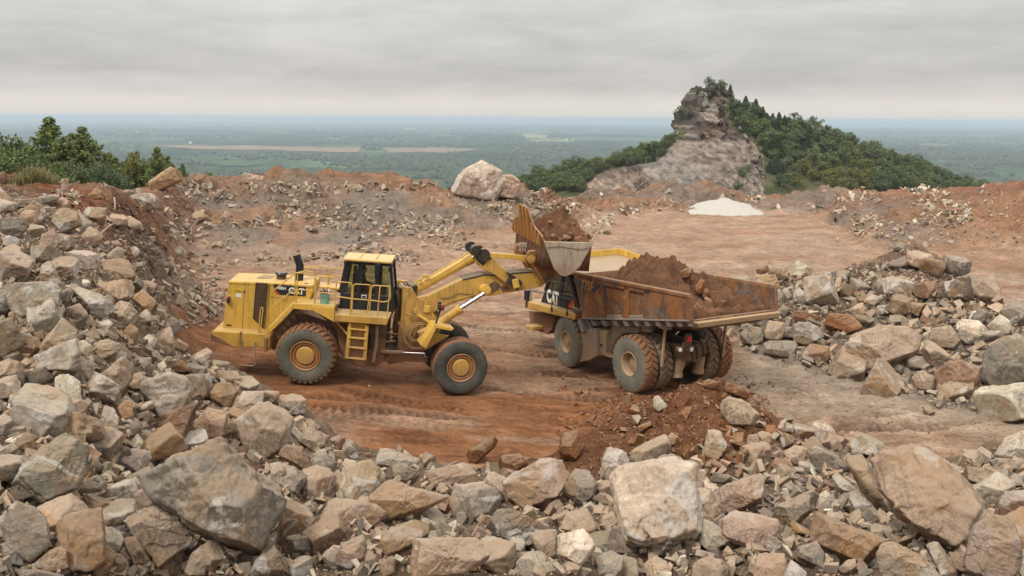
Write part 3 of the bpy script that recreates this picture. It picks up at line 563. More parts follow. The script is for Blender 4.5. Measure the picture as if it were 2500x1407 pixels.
# crop, colour, label ('' = described from its neighbours later), short phrase, outline
HERO = [
('B','g','huge tan grey slab with a pale crack down its right side','huge cracked slab',[(885,775),(1385,550),(1430,640),(1790,905),(1760,1090),(1545,1340),(1150,1080),(920,870)]),
('B','g','big rounded grey boulder stained with ochre patches','ochre stained boulder',[(330,560),(410,512),(560,610),(545,760),(480,850),(250,950),(50,880),(150,700)]),
('B','l','blocky lilac grey boulder standing on the inner edge of the rock pile','lilac grey boulder',[(870,190),(1150,110),(1210,230),(1180,370),(1080,480),(980,430),(900,280)]),
('B','w','white faced upright block with brown edges','white faced block',[(345,150),(430,140),(500,190),(515,350),(430,370),(350,330)]),
('B','t','tan boulder with a white broken tip','white tipped boulder',[(600,170),(790,10),(830,20),(830,170),(740,265),(560,230)]),
('B','t','tan boulder with pale shiny patches at the edge of the yard','pale patched boulder',[(1530,590),(1480,430),(1680,280),(1840,340),(1870,420),(1780,590),(1650,685),(1570,640)]),
('B','l','squared light grey block below the loader rear wheel','squared light block',[(1450,370),(1530,235),(1660,240),(1640,340),(1590,400),(1480,405)]),
('B','t','','',[(1225,430),(1320,330),(1430,390),(1410,530),(1250,580)]),
('B','b','tall brown block with rusty streaks at the bottom edge','rusty streaked block',[(370,1010),(640,980),(650,1090),(670,1330),(560,1407),(440,1407),(360,1130)]),
('B','t','dusty brown boulder propped under the huge cracked slab','propping boulder',[(745,1010),(890,920),(1130,1050),(1230,1180),(1050,1290),(990,1350),(930,1200)]),
('B','g','weathered grey boulder at the lower left edge','weathered grey boulder',[(0,1050),(100,940),(220,980),(300,1080),(325,1230),(180,1340),(60,1250)]),
('B','p','pink and white block lying against the ochre stained boulder','pink and white block',[(270,880),(310,795),(440,800),(510,910),(490,950),(300,950)]),
('B','b','brown boulder leaning on the right end of the huge cracked slab','leaning brown boulder',[(1740,1190),(1780,850),(1900,880),(1975,1060),(1880,1220),(1820,1250)]),
('B','b','','',[(1735,640),(1800,580),(1900,600),(1975,720),(1940,780)]),
('B','t','','',[(1870,560),(1895,460),(2058,540),(2040,600),(1980,635)]),
('B','l','','',[(440,130),(490,20),(560,60),(595,100),(560,180),(510,190)]),
('B','d','','',[(170,140),(280,90),(335,160),(300,220),(190,220)]),
('B','g','','',[(45,290),(120,245),(190,300),(140,360),(60,350)]),
('B','o','','',[(0,390),(100,340),(145,400),(130,455),(30,450)]),
('B','l','upright grey rock with white veins','white veined upright rock',[(655,340),(730,350),(745,430),(735,550),(605,540),(630,430)]),
('B','o','','',[(735,350),(790,295),(830,310),(830,400),(780,435)]),
('B','d','','',[(790,500),(850,410),(905,460),(870,545),(810,545)]),
('B','d','','',[(680,640),(740,580),(840,610),(800,680)]),
('B','d','','',[(570,700),(610,675),(650,720),(630,760),(580,755)]),
('B','g','','',[(635,770),(680,730),(740,780),(730,810),(650,800)]),
('B','g','','',[(0,1200),(100,1150),(130,1200),(150,1340),(40,1360)]),
('B','d','dark grey upright rock with white stripes at the bottom edge','striped upright rock',[(1570,1407),(1610,1290),(1720,1210),(1770,1290),(1785,1407)]),
('B','t','','',[(1160,1370),(1200,1270),(1290,1190),(1330,1290),(1290,1407),(1170,1407)]),
('B','b','','',[(200,1340),(320,1240),(420,1205),(430,1290),(450,1380),(300,1390)]),
('B','l','','',[(0,600),(135,550),(110,620),(0,700)]),
('B','l','flat grey slab lying beside the loader rear ladder','flat slab by the ladder',[(1305,55),(1330,45),(1450,65),(1430,90),(1350,100)]),
('B','b','','',[(1290,200),(1440,190),(1500,250),(1450,340),(1400,350),(1330,300)]),
('B','p','','',[(1345,160),(1370,115),(1490,120),(1540,210),(1420,195)]),
('B','b','','',[(770,1140),(850,1150),(940,1300),(900,1340),(830,1350),(790,1250)]),
('B','d','','',[(680,1290),(740,1260),(810,1320),(780,1390),(700,1370)]),
('B','g','','',[(-20,1375),(60,1358),(240,1365),(400,1400),(400,1430),(-20,1430)]),
('B','d','','',[(150,210),(190,175),(250,230),(220,310),(180,290)]),
('B','o','','',[(1040,70),(1090,40),(1180,60),(1200,120),(1080,130)]),
('B','t','',"",[(1690,700),(1760,690),(1800,760),(1740,800),(1690,760)]),
('A','g','wide grey boulder with a horned top on the left slope','horned boulder',[(15,760),(60,710),(330,700),(410,800),(340,870),(130,900),(60,850)]),
('A','t','pointed tan rock rising behind the wide grey boulder','pointed horn rock',[(210,720),(230,600),(280,585),(330,680),(350,740)]),
('A','l','long light grey slab sloping down beside the horned boulder','long sloping slab',[(410,750),(440,730),(560,770),(660,855),(560,900),(510,880)]),
('A','t','rounded tan boulder with a pointed top below the horned boulder','round topped boulder',[(220,1060),(345,905),(430,970),(420,1060),(310,1150),(230,1140)]),
('A','d','dark upright slab at the left edge','dark edge slab',[(-30,830),(40,860),(150,1050),(80,1145),(-30,1100)]),
('A','d','','',[(-10,350),(130,340),(160,390),(80,470),(-10,430)]),
('A','t','broad tan grey boulder below the red clay bank','broad bank boulder',[(270,350),(350,285),(430,320),(455,390),(330,440)]),
('A','p','','',[(200,560),(230,440),(300,410),(330,470),(310,550)]),
('A','t','','',[(365,850),(440,820),(490,880),(430,940)]),
('A','w','','',[(425,1070),(440,1005),(515,1060),(480,1120),(430,1100)]),
('A','t','','',[(520,1080),(560,1010),(680,1050),(650,1100),(560,1140)]),
('A','w','white slab lying near the foot of the gravel heap','white slab by the heap',[(775,1030),(820,990),(890,1000),(840,1080),(780,1060)]),
('A','o','big tilted ochre boulder on the skyline in front of the pines','skyline ochre boulder',[(775,200),(830,140),(950,60),(1010,85),(1030,130),(930,175),(850,200)]),
('A','r','dark red brown rounded rock on the skyline','dark skyline rock',[(1070,125),(1100,102),(1150,120),(1140,160),(1085,165)]),
('A','o','yellowish rock on top of the red clay bank','yellowish bank rock',[(480,225),(530,180),(580,200),(570,240),(510,250)]),
('A','l','flat pale slab under the tilted ochre boulder','flat slab under the skyline boulder',[(715,225),(790,210),(910,205),(900,290),(800,305),(710,270)]),
('A','r','','',[(-10,80),(30,90),(50,135),(20,165),(-10,160)]),
('A','p','','',[(-10,170),(40,210),(70,270),(-10,300)]),
('A','g','','',[(70,240),(150,240),(165,270),(90,285)]),
('A','t','','',[(100,310),(180,265),(220,310),(200,350),(120,340)]),
('A','l','','',[(210,280),(255,300),(255,350),(225,350)]),
('A','t','','',[(450,940),(500,880),(535,940),(520,960)]),
('A','w','','',[(540,925),(620,905),(630,930),(590,970),(545,965)]),
('A','l','','',[(705,600),(790,590),(800,610),(770,635),(705,635)]),
('A','o','pair of ochre blocks fused side by side above the gravel heap','fused ochre blocks',[(720,790),(790,745),(860,800),(885,870),(850,920),(770,830)]),
('A','d','dark rock at the top of the gravel heap','dark heap rock',[(865,590),(900,570),(970,620),(960,645),(890,640)]),
('A','b','','',[(665,990),(720,935),(770,960),(760,1030),(690,1040)]),
('A','l','','',[(760,1150),(790,1120),(840,1120),(830,1170),(780,1180)]),
('A','w','','',[(870,1160),(910,1130),(925,1170),(900,1200),(875,1190)]),
('A','w','','',[(375,680),(430,670),(450,690),(400,710)]),
('A','w','','',[(440,690),(480,680),(515,720),(470,735)]),
('A','g','','',[(950,530),(1000,515),(1015,545),(980,560)]),
('A','t','','',[(690,540),(740,495),(780,530),(740,580),(700,570)]),
('A','b','','',[(820,600),(840,540),(865,570),(850,630)]),
('A','t','','',[(590,480),(650,470),(690,500),(650,520)]),
('C','p','tan slab with a pebbly top beside the pale block','pebbly topped slab',[(1275,790),(1330,770),(1590,610),(1780,630),(1800,690),(1680,880),(1450,970),(1330,890)]),
('C','l','light grey rock with a white top left of the pebbly slab','white topped rock',[(960,900),(1010,790),(1180,775),(1285,830),(1300,930),(1100,990),(1000,1000)]),
('C','p','long pinkish slab with a yellow stained end','yellow ended slab',[(700,770),(780,700),(1060,640),(1180,700),(1240,780),(1010,800),(760,795)]),
('C','p','wide pink and ochre boulder under a layer of dust','dusty pink boulder',[(390,960),(405,800),(560,755),(760,830),(960,870),(800,960),(560,1030),(470,1030)]),
('C','t','dusty tan boulder with a dark underside','dark bottomed boulder',[(190,770),(260,660),(430,615),(540,740),(400,860),(370,940),(230,870)]),
('C','l','long grey slab with striped layers lying at the yard edge','striped edge slab',[(380,600),(420,540),(560,545),(700,590),(880,650),(780,690),(560,665),(460,660)]),
('C','b','brown slab leaning over the bottom tan boulder','overhanging brown slab',[(450,1180),(560,1090),(740,1020),(840,1020),(890,1090),(750,1190),(580,1220),(520,1290)]),
('C','t','large tan gritty boulder at the bottom edge of the photo','gritty bottom boulder',[(610,1160),(900,1210),(1270,1140),(1375,1190),(1050,1400),(700,1430),(620,1280)]),
('C','d','dark brown slab with golden edge running down to the right','dark golden slab',[(1150,1010),(1270,955),(1370,955),(1600,1050),(1700,1090),(1500,1220),(1270,1130)]),
('C','t','smooth tan wedge standing against the dark golden slab','smooth tan wedge',[(1480,1090),(1690,1090),(1690,1300),(1600,1310)]),
('C','w','grey white boulder with a broken right face','broken white boulder',[(1700,1250),(1720,1120),(1870,1090),(1960,1210),(1840,1350),(1720,1330)]),
('C','t','','',[(1720,1090),(1750,980),(1900,950),(1990,1100),(1960,1190),(1880,1090)]),
('C','l','','',[(1730,830),(1810,690),(1890,690),(1970,790),(1930,880),(1860,930)]),
('C','m','brown clay slab tilted up in the middle of the yard edge','tilted clay slab',[(1080,560),(1270,455),(1310,500),(1150,640),(1090,640)]),
('C','m','upright brown clay covered rock at the left foot of the brown mound','upright clay rock',[(1700,560),(1730,440),(1830,420),(1880,520),(1820,630),(1720,610)]),
('C','m','broken brown clay block behind the pebbly slab','broken clay block',[(1200,680),(1330,590),(1560,560),(1540,620),(1380,740),(1280,740)]),
('C','t','','',[(165,1320),(230,1180),(390,1120),(400,1200),(370,1300),(300,1370)]),
('C','g','','',[(230,560),(250,470),(320,500),(350,610),(310,630)]),
('C','w','','',[(900,1090),(1010,1020),(1010,1100),(950,1110)]),
('C','w','','',[(1655,1330),(1690,1300),(1770,1390),(1740,1415)]),
('C','l','','',[(1850,1400),(1950,1290),(2060,1230),(2140,1290),(2220,1420),(1850,1420)]),
('C','g','','',[(355,1290),(400,1230),(470,1250),(480,1360),(380,1360)]),
('C','p','','',[(875,900),(940,850),(990,870),(940,950)]),
('C','b','','',[(480,1290),(600,1290),(600,1420),(500,1420)]),
('C','p','','',[(-10,390),(150,460),(130,510),(50,570),(-10,560)]),
('C','r','','',[(160,490),(270,445),(250,500),(220,560),(180,520)]),
('C','t','','',[(560,670),(620,640),(750,690),(690,780),(570,740)]),
('D','c','huge pale cream block with a dark layered base','huge pale block',[(-60,680),(60,590),(490,540),(480,680),(500,880),(520,990),(300,1090),(100,1080),(-70,980)]),
('D','p','huge tilted slab with a dark brown face at the right','huge brown faced slab',[(1570,560),(1640,510),(1850,470),(2080,620),(2290,850),(2170,1000),(2110,1130),(1870,1000),(1720,900),(1600,720)]),
('D','p','long banded slab with grey and white stripes','banded slab',[(510,800),(560,740),(900,640),(1070,640),(1040,750),(870,830),(740,890),(530,880)]),
('D','t','long tan slab with a gritty top below the banded slab','gritty long slab',[(830,920),(1000,830),(1310,695),(1330,740),(1200,880),(1050,1010),(950,930)]),
('D','p','dusty pinkish boulder in front of the huge pale block','dusty front boulder',[(560,900),(740,870),(980,920),(1030,1010),(900,1120),(700,1050),(600,960)]),
('D','b','long dark brown slab over a black hollow','slab over the hollow',[(1110,980),(1220,870),(1450,970),(1700,1060),(1600,1100),(1560,1230),(1300,1110),(1130,1030)]),
('D','t','tan slab running off the bottom edge right of the black hollow','bottom tan slab',[(1540,1070),(1700,1060),(1880,1150),(2010,1290),(1580,1290)]),
('D','g','tall mottled grey rock at the lower right','mottled grey rock',[(2140,1160),(2190,960),(2340,850),(2430,920),(2490,1120),(2440,1290),(2150,1290)]),
('D','l','grey wedge tucked under the right corner of the huge pale block','grey corner wedge',[(490,1040),(530,910),(640,960),(740,1030),(580,1120)]),
('D','p','pale pinkish boulder at the bottom edge','pale bottom boulder',[(835,1200),(870,1130),(1050,1130),(1080,1190),(1050,1290),(850,1290)]),
('D','g','','',[(1040,1240),(1080,1170),(1170,1240),(1170,1290),(1040,1290)]),
('D','l','thin grey splinter below the huge brown faced slab','grey splinter',[(1890,1050),(1960,1040),(2080,1200),(2100,1290),(1990,1290)]),
('D','b','twisted brown slab wedged left of the huge brown faced slab','twisted wedge slab',[(1400,540),(1520,520),(1580,640),(1720,900),(1650,930),(1500,740)]),
('D','l','','',[(1310,640),(1350,625),(1480,740),(1490,780),(1380,740)]),
('D','g','','',[(1260,870),(1430,745),(1430,810),(1370,880)]),
('D','t','green tinged boulder half buried in the brown mound','half buried boulder',[(625,220),(690,170),(800,200),(890,280),(850,350),(700,350)]),
('D','t','upright tan rock at the right foot of the brown mound','upright mound rock',[(530,540),(580,350),(640,370),(690,470),(630,560)]),
('D','p','','',[(800,510),(810,410),(870,400),(910,500),(830,540)]),
('D','t','','',[(870,400),(900,380),(960,400),(940,490),(910,470)]),
('D','l','','',[(1005,380),(1050,325),(1110,360),(1090,390)]),
('D','d','','',[(1010,430),(1040,390),(1110,430),(1090,470),(1030,490)]),
('D','t','','',[(1010,520),(1100,470),(1180,490),(1160,580),(1090,600)]),
('D','r','','',[(920,570),(960,540),(1070,560),(1110,640),(980,640)]),
('D','d','','',[(1075,690),(1110,640),(1170,690),(1160,720)]),
('D','r','','',[(570,580),(600,545),(720,630),(700,640),(600,600)]),
('D','d','','',[(580,690),(600,630),(720,660),(680,700)]),
('D','t','tan rock with dark spots behind the huge brown faced slab','dark spotted rock',[(2090,590),(2130,500),(2220,490),(2280,540),(2230,610),(2150,630)]),
('D','w','tall pale boulder at the right edge of the pile','pale edge boulder',[(2320,530),(2380,430),(2500,375),(2560,450),(2540,560),(2400,570)]),
('D','t','','',[(2270,600),(2330,545),(2500,560),(2530,600),(2350,620)]),
('D','g','','',[(2310,690),(2440,650),(2530,640),(2530,720),(2350,720)]),
('D','l','','',[(2345,830),(2380,750),(2530,740),(2530,860),(2400,870)]),
('D','l','','',[(235,175),(270,165),(325,230),(265,265),(240,235)]),
('D','m','','',[(520,90),(570,65),(650,85),(610,125),(540,120)]),
('D','o','','',[(310,430),(350,390),(395,420),(370,470),(305,465)]),
('D','p','','',[(710,580),(770,500),(800,530),(780,590)]),
('D','l','','',[(490,660),(520,590),(560,640),(540,740),(500,760)]),
('D','t','','',[(170,1200),(250,1145),(320,1180),(360,1290),(180,1290)]),
('D','t','','',[(-20,1130),(50,1140),(150,1170),(150,1290),(-20,1290)]),
('D','t','','',[(480,1190),(560,1150),(680,1170),(740,1290),(470,1290)]),
('D','t','','',[(1340,1240),(1420,1170),(1470,1160),(1480,1210),(1400,1260)]),
('D','g','','',[(1060,1110),(1250,1050),(1300,1130),(1290,1240),(1180,1190)]),
('D','p','','',[(660,1100),(700,1090),(735,1130),(690,1145)]),
('D','l','','',[(1500,950),(1680,960),(1710,1000),(1690,1050),(1560,1010)]),
('D','m','brown clay slab lying across the crest of the mound','clay slab on the crest',[(650,120),(690,85),(800,120),(880,200),(800,190),(690,150)]),
('D','m','','',[(130,360),(220,320),(230,350),(150,400)]),
('D','m','','',[(20,440),(50,410),(60,520),(10,600),(-30,560)]),
('E','t','enormous flat topped boulder in the rock row beyond the yard','enormous flat boulder',[(840,880),(980,820),(1190,820),(1225,870),(1200,960),(960,1060),(890,1070),(750,1020),(750,910)]),
('E','r','squared red brown block standing in front of the right pile','squared brown block',[(1300,1020),(1440,1005),(1550,1050),(1535,1170),(1420,1215),(1300,1195)]),
('E','g','massive upright grey slab with a white vein at the right edge','massive veined slab',[(1570,970),(1610,920),(1680,870),(1800,900),(1800,1120),(1680,1180),(1545,1190)]),
('E','t','tan pyramid shaped rock behind the massive veined slab','tan pyramid rock',[(1255,900),(1290,830),(1390,820),(1440,900),(1430,960),(1300,940)]),
('E','b','flat brown rock leaning on the enormous flat boulder','flat leaning rock',[(970,1000),(1030,970),(1150,970),(1150,1000),(1060,1050),(980,1045)]),
('E','t','','',[(1165,1090),(1230,1060),(1310,1100),(1295,1180),(1200,1155)]),
('E','g','long dark cracked boulder nearest the truck tyres','long cracked boulder',[(300,940),(400,900),(570,900),(580,950),(530,1000),(380,975)]),
('E','b','','',[(565,980),(620,915),(720,930),(750,990),(690,1020)]),
('E','t','','',[(360,830),(400,790),(480,800),(495,870),(440,900),(380,890)]),
('E','g','dark grey angular boulder just right of the truck tail','boulder by the truck tail',[(230,850),(280,820),(350,830),(380,900),(310,930),(250,910)]),
('E','g','','',[(500,840),(560,800),(650,800),(700,880),(600,930),(510,895)]),
('E','o','rounded ochre boulder behind the truck tail','rounded ochre boulder',[(310,590),(360,530),(430,540),(460,620),(450,690),(330,640)]),
('E','l','','',[(130,575),(200,535),(310,545),(290,610),(220,600)]),
('E','r','','',[(325,510),(390,485),(400,520),(340,545)]),
('E','b','','',[(385,510),(440,500),(505,555),(450,570)]),
('E','l','','',[(470,610),(490,600),(525,660),(520,710),(480,650)]),
('E','w','','',[(525,640),(560,615),(605,640),(590,700),(540,700)]),
('E','m','brown clay covered boulder in the middle of the rock row','clay covered boulder',[(690,790),(720,750),(830,750),(920,830),(800,870),(700,860)]),
('E','m','','',[(490,770),(560,730),(680,770),(620,800),(520,800)]),
('E','l','','',[(970,740),(990,705),(1045,705),(1040,750),(980,765)]),
('E','w','pale boulder on top of the right hand pile','pale pile top boulder',[(1560,830),(1650,755),(1710,790),(1730,870),(1640,860)]),
('E','w','','',[(1390,820),(1430,780),(1540,790),(1600,850),(1480,880)]),
('E','g','','',[(1490,790),(1540,720),(1620,755),(1560,810)]),
('E','w','','',[(1180,930),(1230,905),(1320,950),(1270,980),(1190,970)]),
('E','l','','',[(1365,735),(1390,710),(1420,735),(1400,755)]),
('E','g','','',[(430,740),(470,700),(515,730),(480,770)]),
('E','g','','',[(1065,385),(1110,360),(1150,380),(1140,410),(1080,405)]),
('E','w','small white stone alone on the far yard','lone white stone',[(755,350),(775,332),(785,355),(765,360)]),
('E','b','','',[(915,1070),(945,1045),(970,1070),(950,1090)]),
('E','r','','',[(1000,1075),(1050,1058),(1085,1085),(1060,1110),(1010,1105)]),
('E','t','','',[(1290,1240),(1325,1195),(1350,1230),(1320,1270)]),
('E','t','','',[(1220,1255),(1270,1250),(1305,1290),(1270,1308)]),
('E','l','','',[(1460,1200),(1500,1170),(1550,1180),(1530,1215)]),
('E','l','','',[(1595,1210),(1640,1175),(1700,1180),(1680,1215)]),
('E','t','','',[(910,690),(950,640),(1010,660),(970,710)]),
('G','w','huge white and pink boulder standing on the far bank','huge white boulder',[(2090,390),(2150,310),(2260,260),(2330,290),(2390,320),(2400,400),(2350,450),(2250,440),(2150,420)]),
('G','p','pinkish rounded lobe joined to the right of the huge white boulder','pink lobe boulder',[(2340,340),(2390,310),(2440,350),(2445,420),(2380,450),(2340,430)]),
('G','d','flat dark slab on the far bank above the loader cab','dark bank slab',[(1395,570),(1440,555),(1505,580),(1470,590)]),
('G','p','pinkish white rock on the far bank skyline','pinkish skyline rock',[(1110,350),(1150,312),(1240,330),(1280,350),(1200,370)]),
('G','g','','',[(990,440),(1020,395),(1060,385),(1030,430)]),
('G','p','','',[(1015,650),(1035,630),(1050,650),(1035,668)]),
('G','g','','',[(800,675),(845,655),(875,680),(840,700)]),
('G','t','small rounded rock at the foot of the far bank left of the exhaust','rounded bank rock',[(1200,712),(1220,690),(1245,700),(1230,725)]),
('G','g','','',[(560,140+260),(600,390),(640,400),(600,420)]),
('G','t','','',[(1620,385),(1680,365),(1740,385),(1680,400)]),
('G','p','','',[(880,520),(930,490),(990,520),(930,545)]),
('G','t','','',[(1030,530),(1060,490),(1078,505),(1070,545)]),
('N','l','','',[(590,240),(620,150),(720,190),(740,270),(660,300)]),
('N','g','','',[(840,210),(1060,85),(1100,130),(980,250),(870,250)]),
('N','p','','',[(1740,380),(1800,350),(1910,370),(1920,430),(1860,455),(1790,450)]),
('N','d','','',[(1920,430),(1970,410),(2030,420),(2040,470),(1950,470)]),
('P','b','flat brown clod lying on the yard in front of the wheels','clod on the yard',[(2360,1215),(2390,1198),(2450,1215),(2440,1232),(2365,1228)]),
]
HPOLY = []
for i,(cr,code,lab,short,poly) in enumerate(HERO):
    px = [cp(cr,u,v) for u,v in poly]; rs = np.random.default_rng(1000+i)
    ctr,V,F,S_ = traced_rock(px, rs, code)
    A = np.array(px); w,h = A.max(0)-A.min(0)
    name = {'m':'clay_clod'}.get(code, 'boulder' if max(w,h)>110 else 'rock')
    o = add_rock(name, ctr, V, F, code, rs, {'clay_clod':'clod','boulder':'boulder'}.get(name,'rock'))
    if lab: o['label'] = lab
    ROCKS.append([o, A.mean(0), w, h, code, short]); HPOLY.append((A.mean(0), w/2, h/2))

# further single rocks between the traced ones
def free_spot(p, r, slack=.75):
    return all(abs(p[0]-c[0])>slack*(a+r) or abs(p[1]-c[1])>slack*(b+r) for c,a,b in HPOLY)
def pile_density(px, py):
    """how thick the loose stone lies at this spot of the photograph; 0 on the open yard"""
    toe = np.interp(px, [0,330,430,480,560,620,700,870,1000,1130,1300,1480,1900,2060,2200,2330,2420,2500],[470,560,830,880,905,965,1000,1110,1120,1150,1165,1165,1030,1090,1130,1140,1110,1085])
    if py > toe-5: return 1.0
    if px > 1780 and py > 640:
        lo = np.interp(px,[1780,1900,2080,2250,2500],[840,880,925,985,1020]); hi = np.interp(px,[1780,1870,2000,2120,2230,2330,2430,2500],[750,640,690,628,598,645,740,760])
        if hi < py < lo: return .9
    return 0.0
rs = np.random.default_rng(55); n_auto = 0; tries = 0; NWANT = 215; nrk = sum(1 for r in ROCKS if r[0].name.startswith('rock'))
while n_auto < NWANT and tries < 20000:
    tries += 1
    px, py = rs.uniform(0,2500), rs.uniform(470,1400)
    if pile_density(px,py) <= 0: continue
    near = np.clip((py-430)/900,0,1); sz = rs.uniform(36,62)+near*rs.uniform(0,120); big_ = sz>100
    if not big_ and nrk>=298: continue
    if not free_spot((px,py), sz/2, .52): continue
    g = hit(px,py)
    if g is None: continue
    pt, nr = g; S_ = sz*np.linalg.norm(pt-CAM)/FPX; asp = np.array((1,rs.uniform(.6,.95),rs.uniform(.42,.85)))
    asp[2] = rs.uniform(.28,.75); N = rs.normal(size=(5,3)); N /= np.linalg.norm(N,axis=1)[:,None]; B_ = np.r_[np.eye(3),-np.eye(3)]; B_ = B_+rs.normal(size=B_.shape)*.16; B_ /= np.linalg.norm(B_,axis=1)[:,None]
    pl = [(a, S_/2*rs.uniform(.85,1.1)*np.linalg.norm(a*asp)) for a in N]+[(a, S_/2*rs.uniform(.75,1.0)*np.abs(a@asp)*0+S_/2*np.linalg.norm(a*asp)*rs.uniform(.8,1.0)) for a in B_]
    V,F = polyrock(5 if sz>60 else 4, pl, rs, 6); ez = Matrix.Rotation(rs.uniform(0,6.28),3,'Z') @ Matrix.Rotation(rs.uniform(-.6,.6),3,'X') @ Matrix.Rotation(rs.uniform(-.5,.5),3,'Y')
    V = V@np.array(ez).T; code = rs.choice(list('gltpwbdort'), p=[.20,.15,.27,.14,.03,.10,.05,.03,.01,.02])
    nrk += not big_; o = add_rock('boulder' if big_ else 'rock', pt+np.array((0,0,S_*.2)), V, F, code, rs, 'boulder' if big_ else 'rock')
    ROCKS.append([o, np.array((px,py)), sz, sz*.75, code, '']); HPOLY.append((np.array((px,py)), sz/2, sz*.4)); n_auto += 1

# what nobody could count: broken stone between and beyond them, one object
def prototypes(kind, n, rs):
    out = []
    for i in range(n):
        asp = np.array((1,rs.uniform(.55,.95),rs.uniform(.35,.8)))
        if kind == 0:
            asp[1] = rs.uniform(.4,.85); asp[2] = rs.uniform(.18,.55); pts = np.array([(a_,b_,c_) for a_ in (-1,1) for b_ in (-1,1) for c_ in (-1,1)],float)*rs.uniform(.74,1.0,(8,3)); k_ = rs.integers(3); tp_ = pts[:,k_]>0; o_ = [q for q in range(3) if q!=k_]; pts[np.ix_(tp_,o_)] *= rs.uniform(.25,.95,(1,2)); pts[np.ix_(tp_,o_)] += rs.uniform(-.3,.3,(1,2)); pts = pts*asp*.95
            bm = bmesh.new(); [bm.verts.new(q) for q in pts]; r = bmesh.ops.convex_hull(bm, input=bm.verts[:])
            bmesh.ops.delete(bm, geom=[v for v in bm.verts if not v.link_faces], context='VERTS'); bmesh.ops.triangulate(bm, faces=bm.faces[:]); bm.verts.index_update()
            out.append((np.array([v.co[:] for v in bm.verts]), np.array([[v.index for v in f.verts] for f in bm.faces]))); bm.free()
        else:
            N = rs.normal(size=(9,3)); N /= np.linalg.norm(N,axis=1)[:,None]
            pl = [(a, rs.uniform(.75,1.0)*np.linalg.norm(a*asp)) for a in np.r_[N,np.eye(3),-np.eye(3)]]
            out.append(polyrock(3, pl, rs, 3))
    return out
def rubble(name, spots, kind, label, seed, smooth):
    rs = np.random.default_rng(seed); pr = prototypes(kind, 26, rs); VV=[]; FF=[]; CC=[]; off=0
    for (pt, s, code, sink) in spots:
        V,F = pr[rs.integers(len(pr))]; q = rs.normal(size=4); q /= np.linalg.norm(q); a,b,c,d = q
        Rm = np.array([[1-2*(c*c+d*d),2*(b*c-d*a),2*(b*d+c*a)],[2*(b*c+d*a),1-2*(b*b+d*d),2*(c*d-b*a)],[2*(b*d-c*a),2*(c*d+b*a),1-2*(b*b+c*c)]])
        P_ = (V*s/2)@Rm.T + pt+np.array((0,0,s*sink)); VV.append(P_); FF.append(F+off); off += len(V)
        t = np.array(TINT[code])*np.array((1.0,.95,.87))*(1+rs.normal()*.16)*(1+rs.normal(size=3)*.018); CC.append(np.repeat(t[None],len(V),0))
    me = mesh_np(name, np.concatenate(VV), np.concatenate(FF), MRUB, smooth, np.clip(np.concatenate(CC),.02,.7))
    return tag(link(name, me), kind='stuff', label=label)
MRUB, n = new_mat('broken_stone'); p = n.pos(); tint = n.attr(); f1 = n.noise(p,6,6,.7); f2 = n.noise(p,32,4,.7)
c = n.mix(n.ramp(f1,[(.3,0),(.7,1)]), n.mix(1,tint,(.65,.63,.62),'MULTIPLY'), n.mix(1,tint,(1.3,1.27,1.22),'MULTIPLY'))
c = n.mix(n.ramp(f2,[(.35,.5),(.55,0)]), c, n.mix(1,c,(.5,.5,.5),'MULTIPLY'))
c = n.mix(n.ramp(n.math('ADD',n.nz(),n.math('MULTIPLY',n.math('SUBTRACT',f1,.5),1.2)),[(.5,0),(1,.5)]), c, (.36,.265,.18))
n.out(c,.95,normal=n.bump(n.math('ADD',f1,n.math('MULTIPLY',f2,.3)),.7,.03),spec=.15)
rs = np.random.default_rng(77); mids = []; smalls = []
CH = list('gltpwbdor'); CPRB = [.22,.15,.29,.12,.03,.10,.05,.02,.02]
t_ = 0
while len(mids) < 3400 and t_ < 60000:
    t_ += 1; px,py = rs.uniform(-40,2540), rs.uniform(470,1406)
    if pile_density(px,py) <= 0 and not (180<px<520 and 470<py<800 and ((px-265)/75)**2+((py-525)/70)**2>1 and rs.random()<.5) and not (500<px<1300 and 430<py<640 and rs.random()<.10) and not (((px-1670)/230)**2+((py-1045)/115)**2<1 and rs.random()<.12): continue
    if 2080<px<2400 and py<715 and rs.random()<.55: continue
    sz = rs.uniform(15,42)*(.75+.5*np.clip((py-430)/900,0,1))
    if rs.random()>.5 and not free_spot((px,py), sz/2, .5): continue
    g = hit(px,py)
    if g is None: continue
    if g[0][1]>128 or (py<700 and sz>26): continue
    mids.append((g[0], sz*np.linalg.norm(g[0]-CAM)/FPX, 'm' if 1380<px<1890 and py<1130+.02*(px-1380) and py>930 and rs.random()<.85 else rs.choice(CH,p=CPRB), .18))
t_ = 0
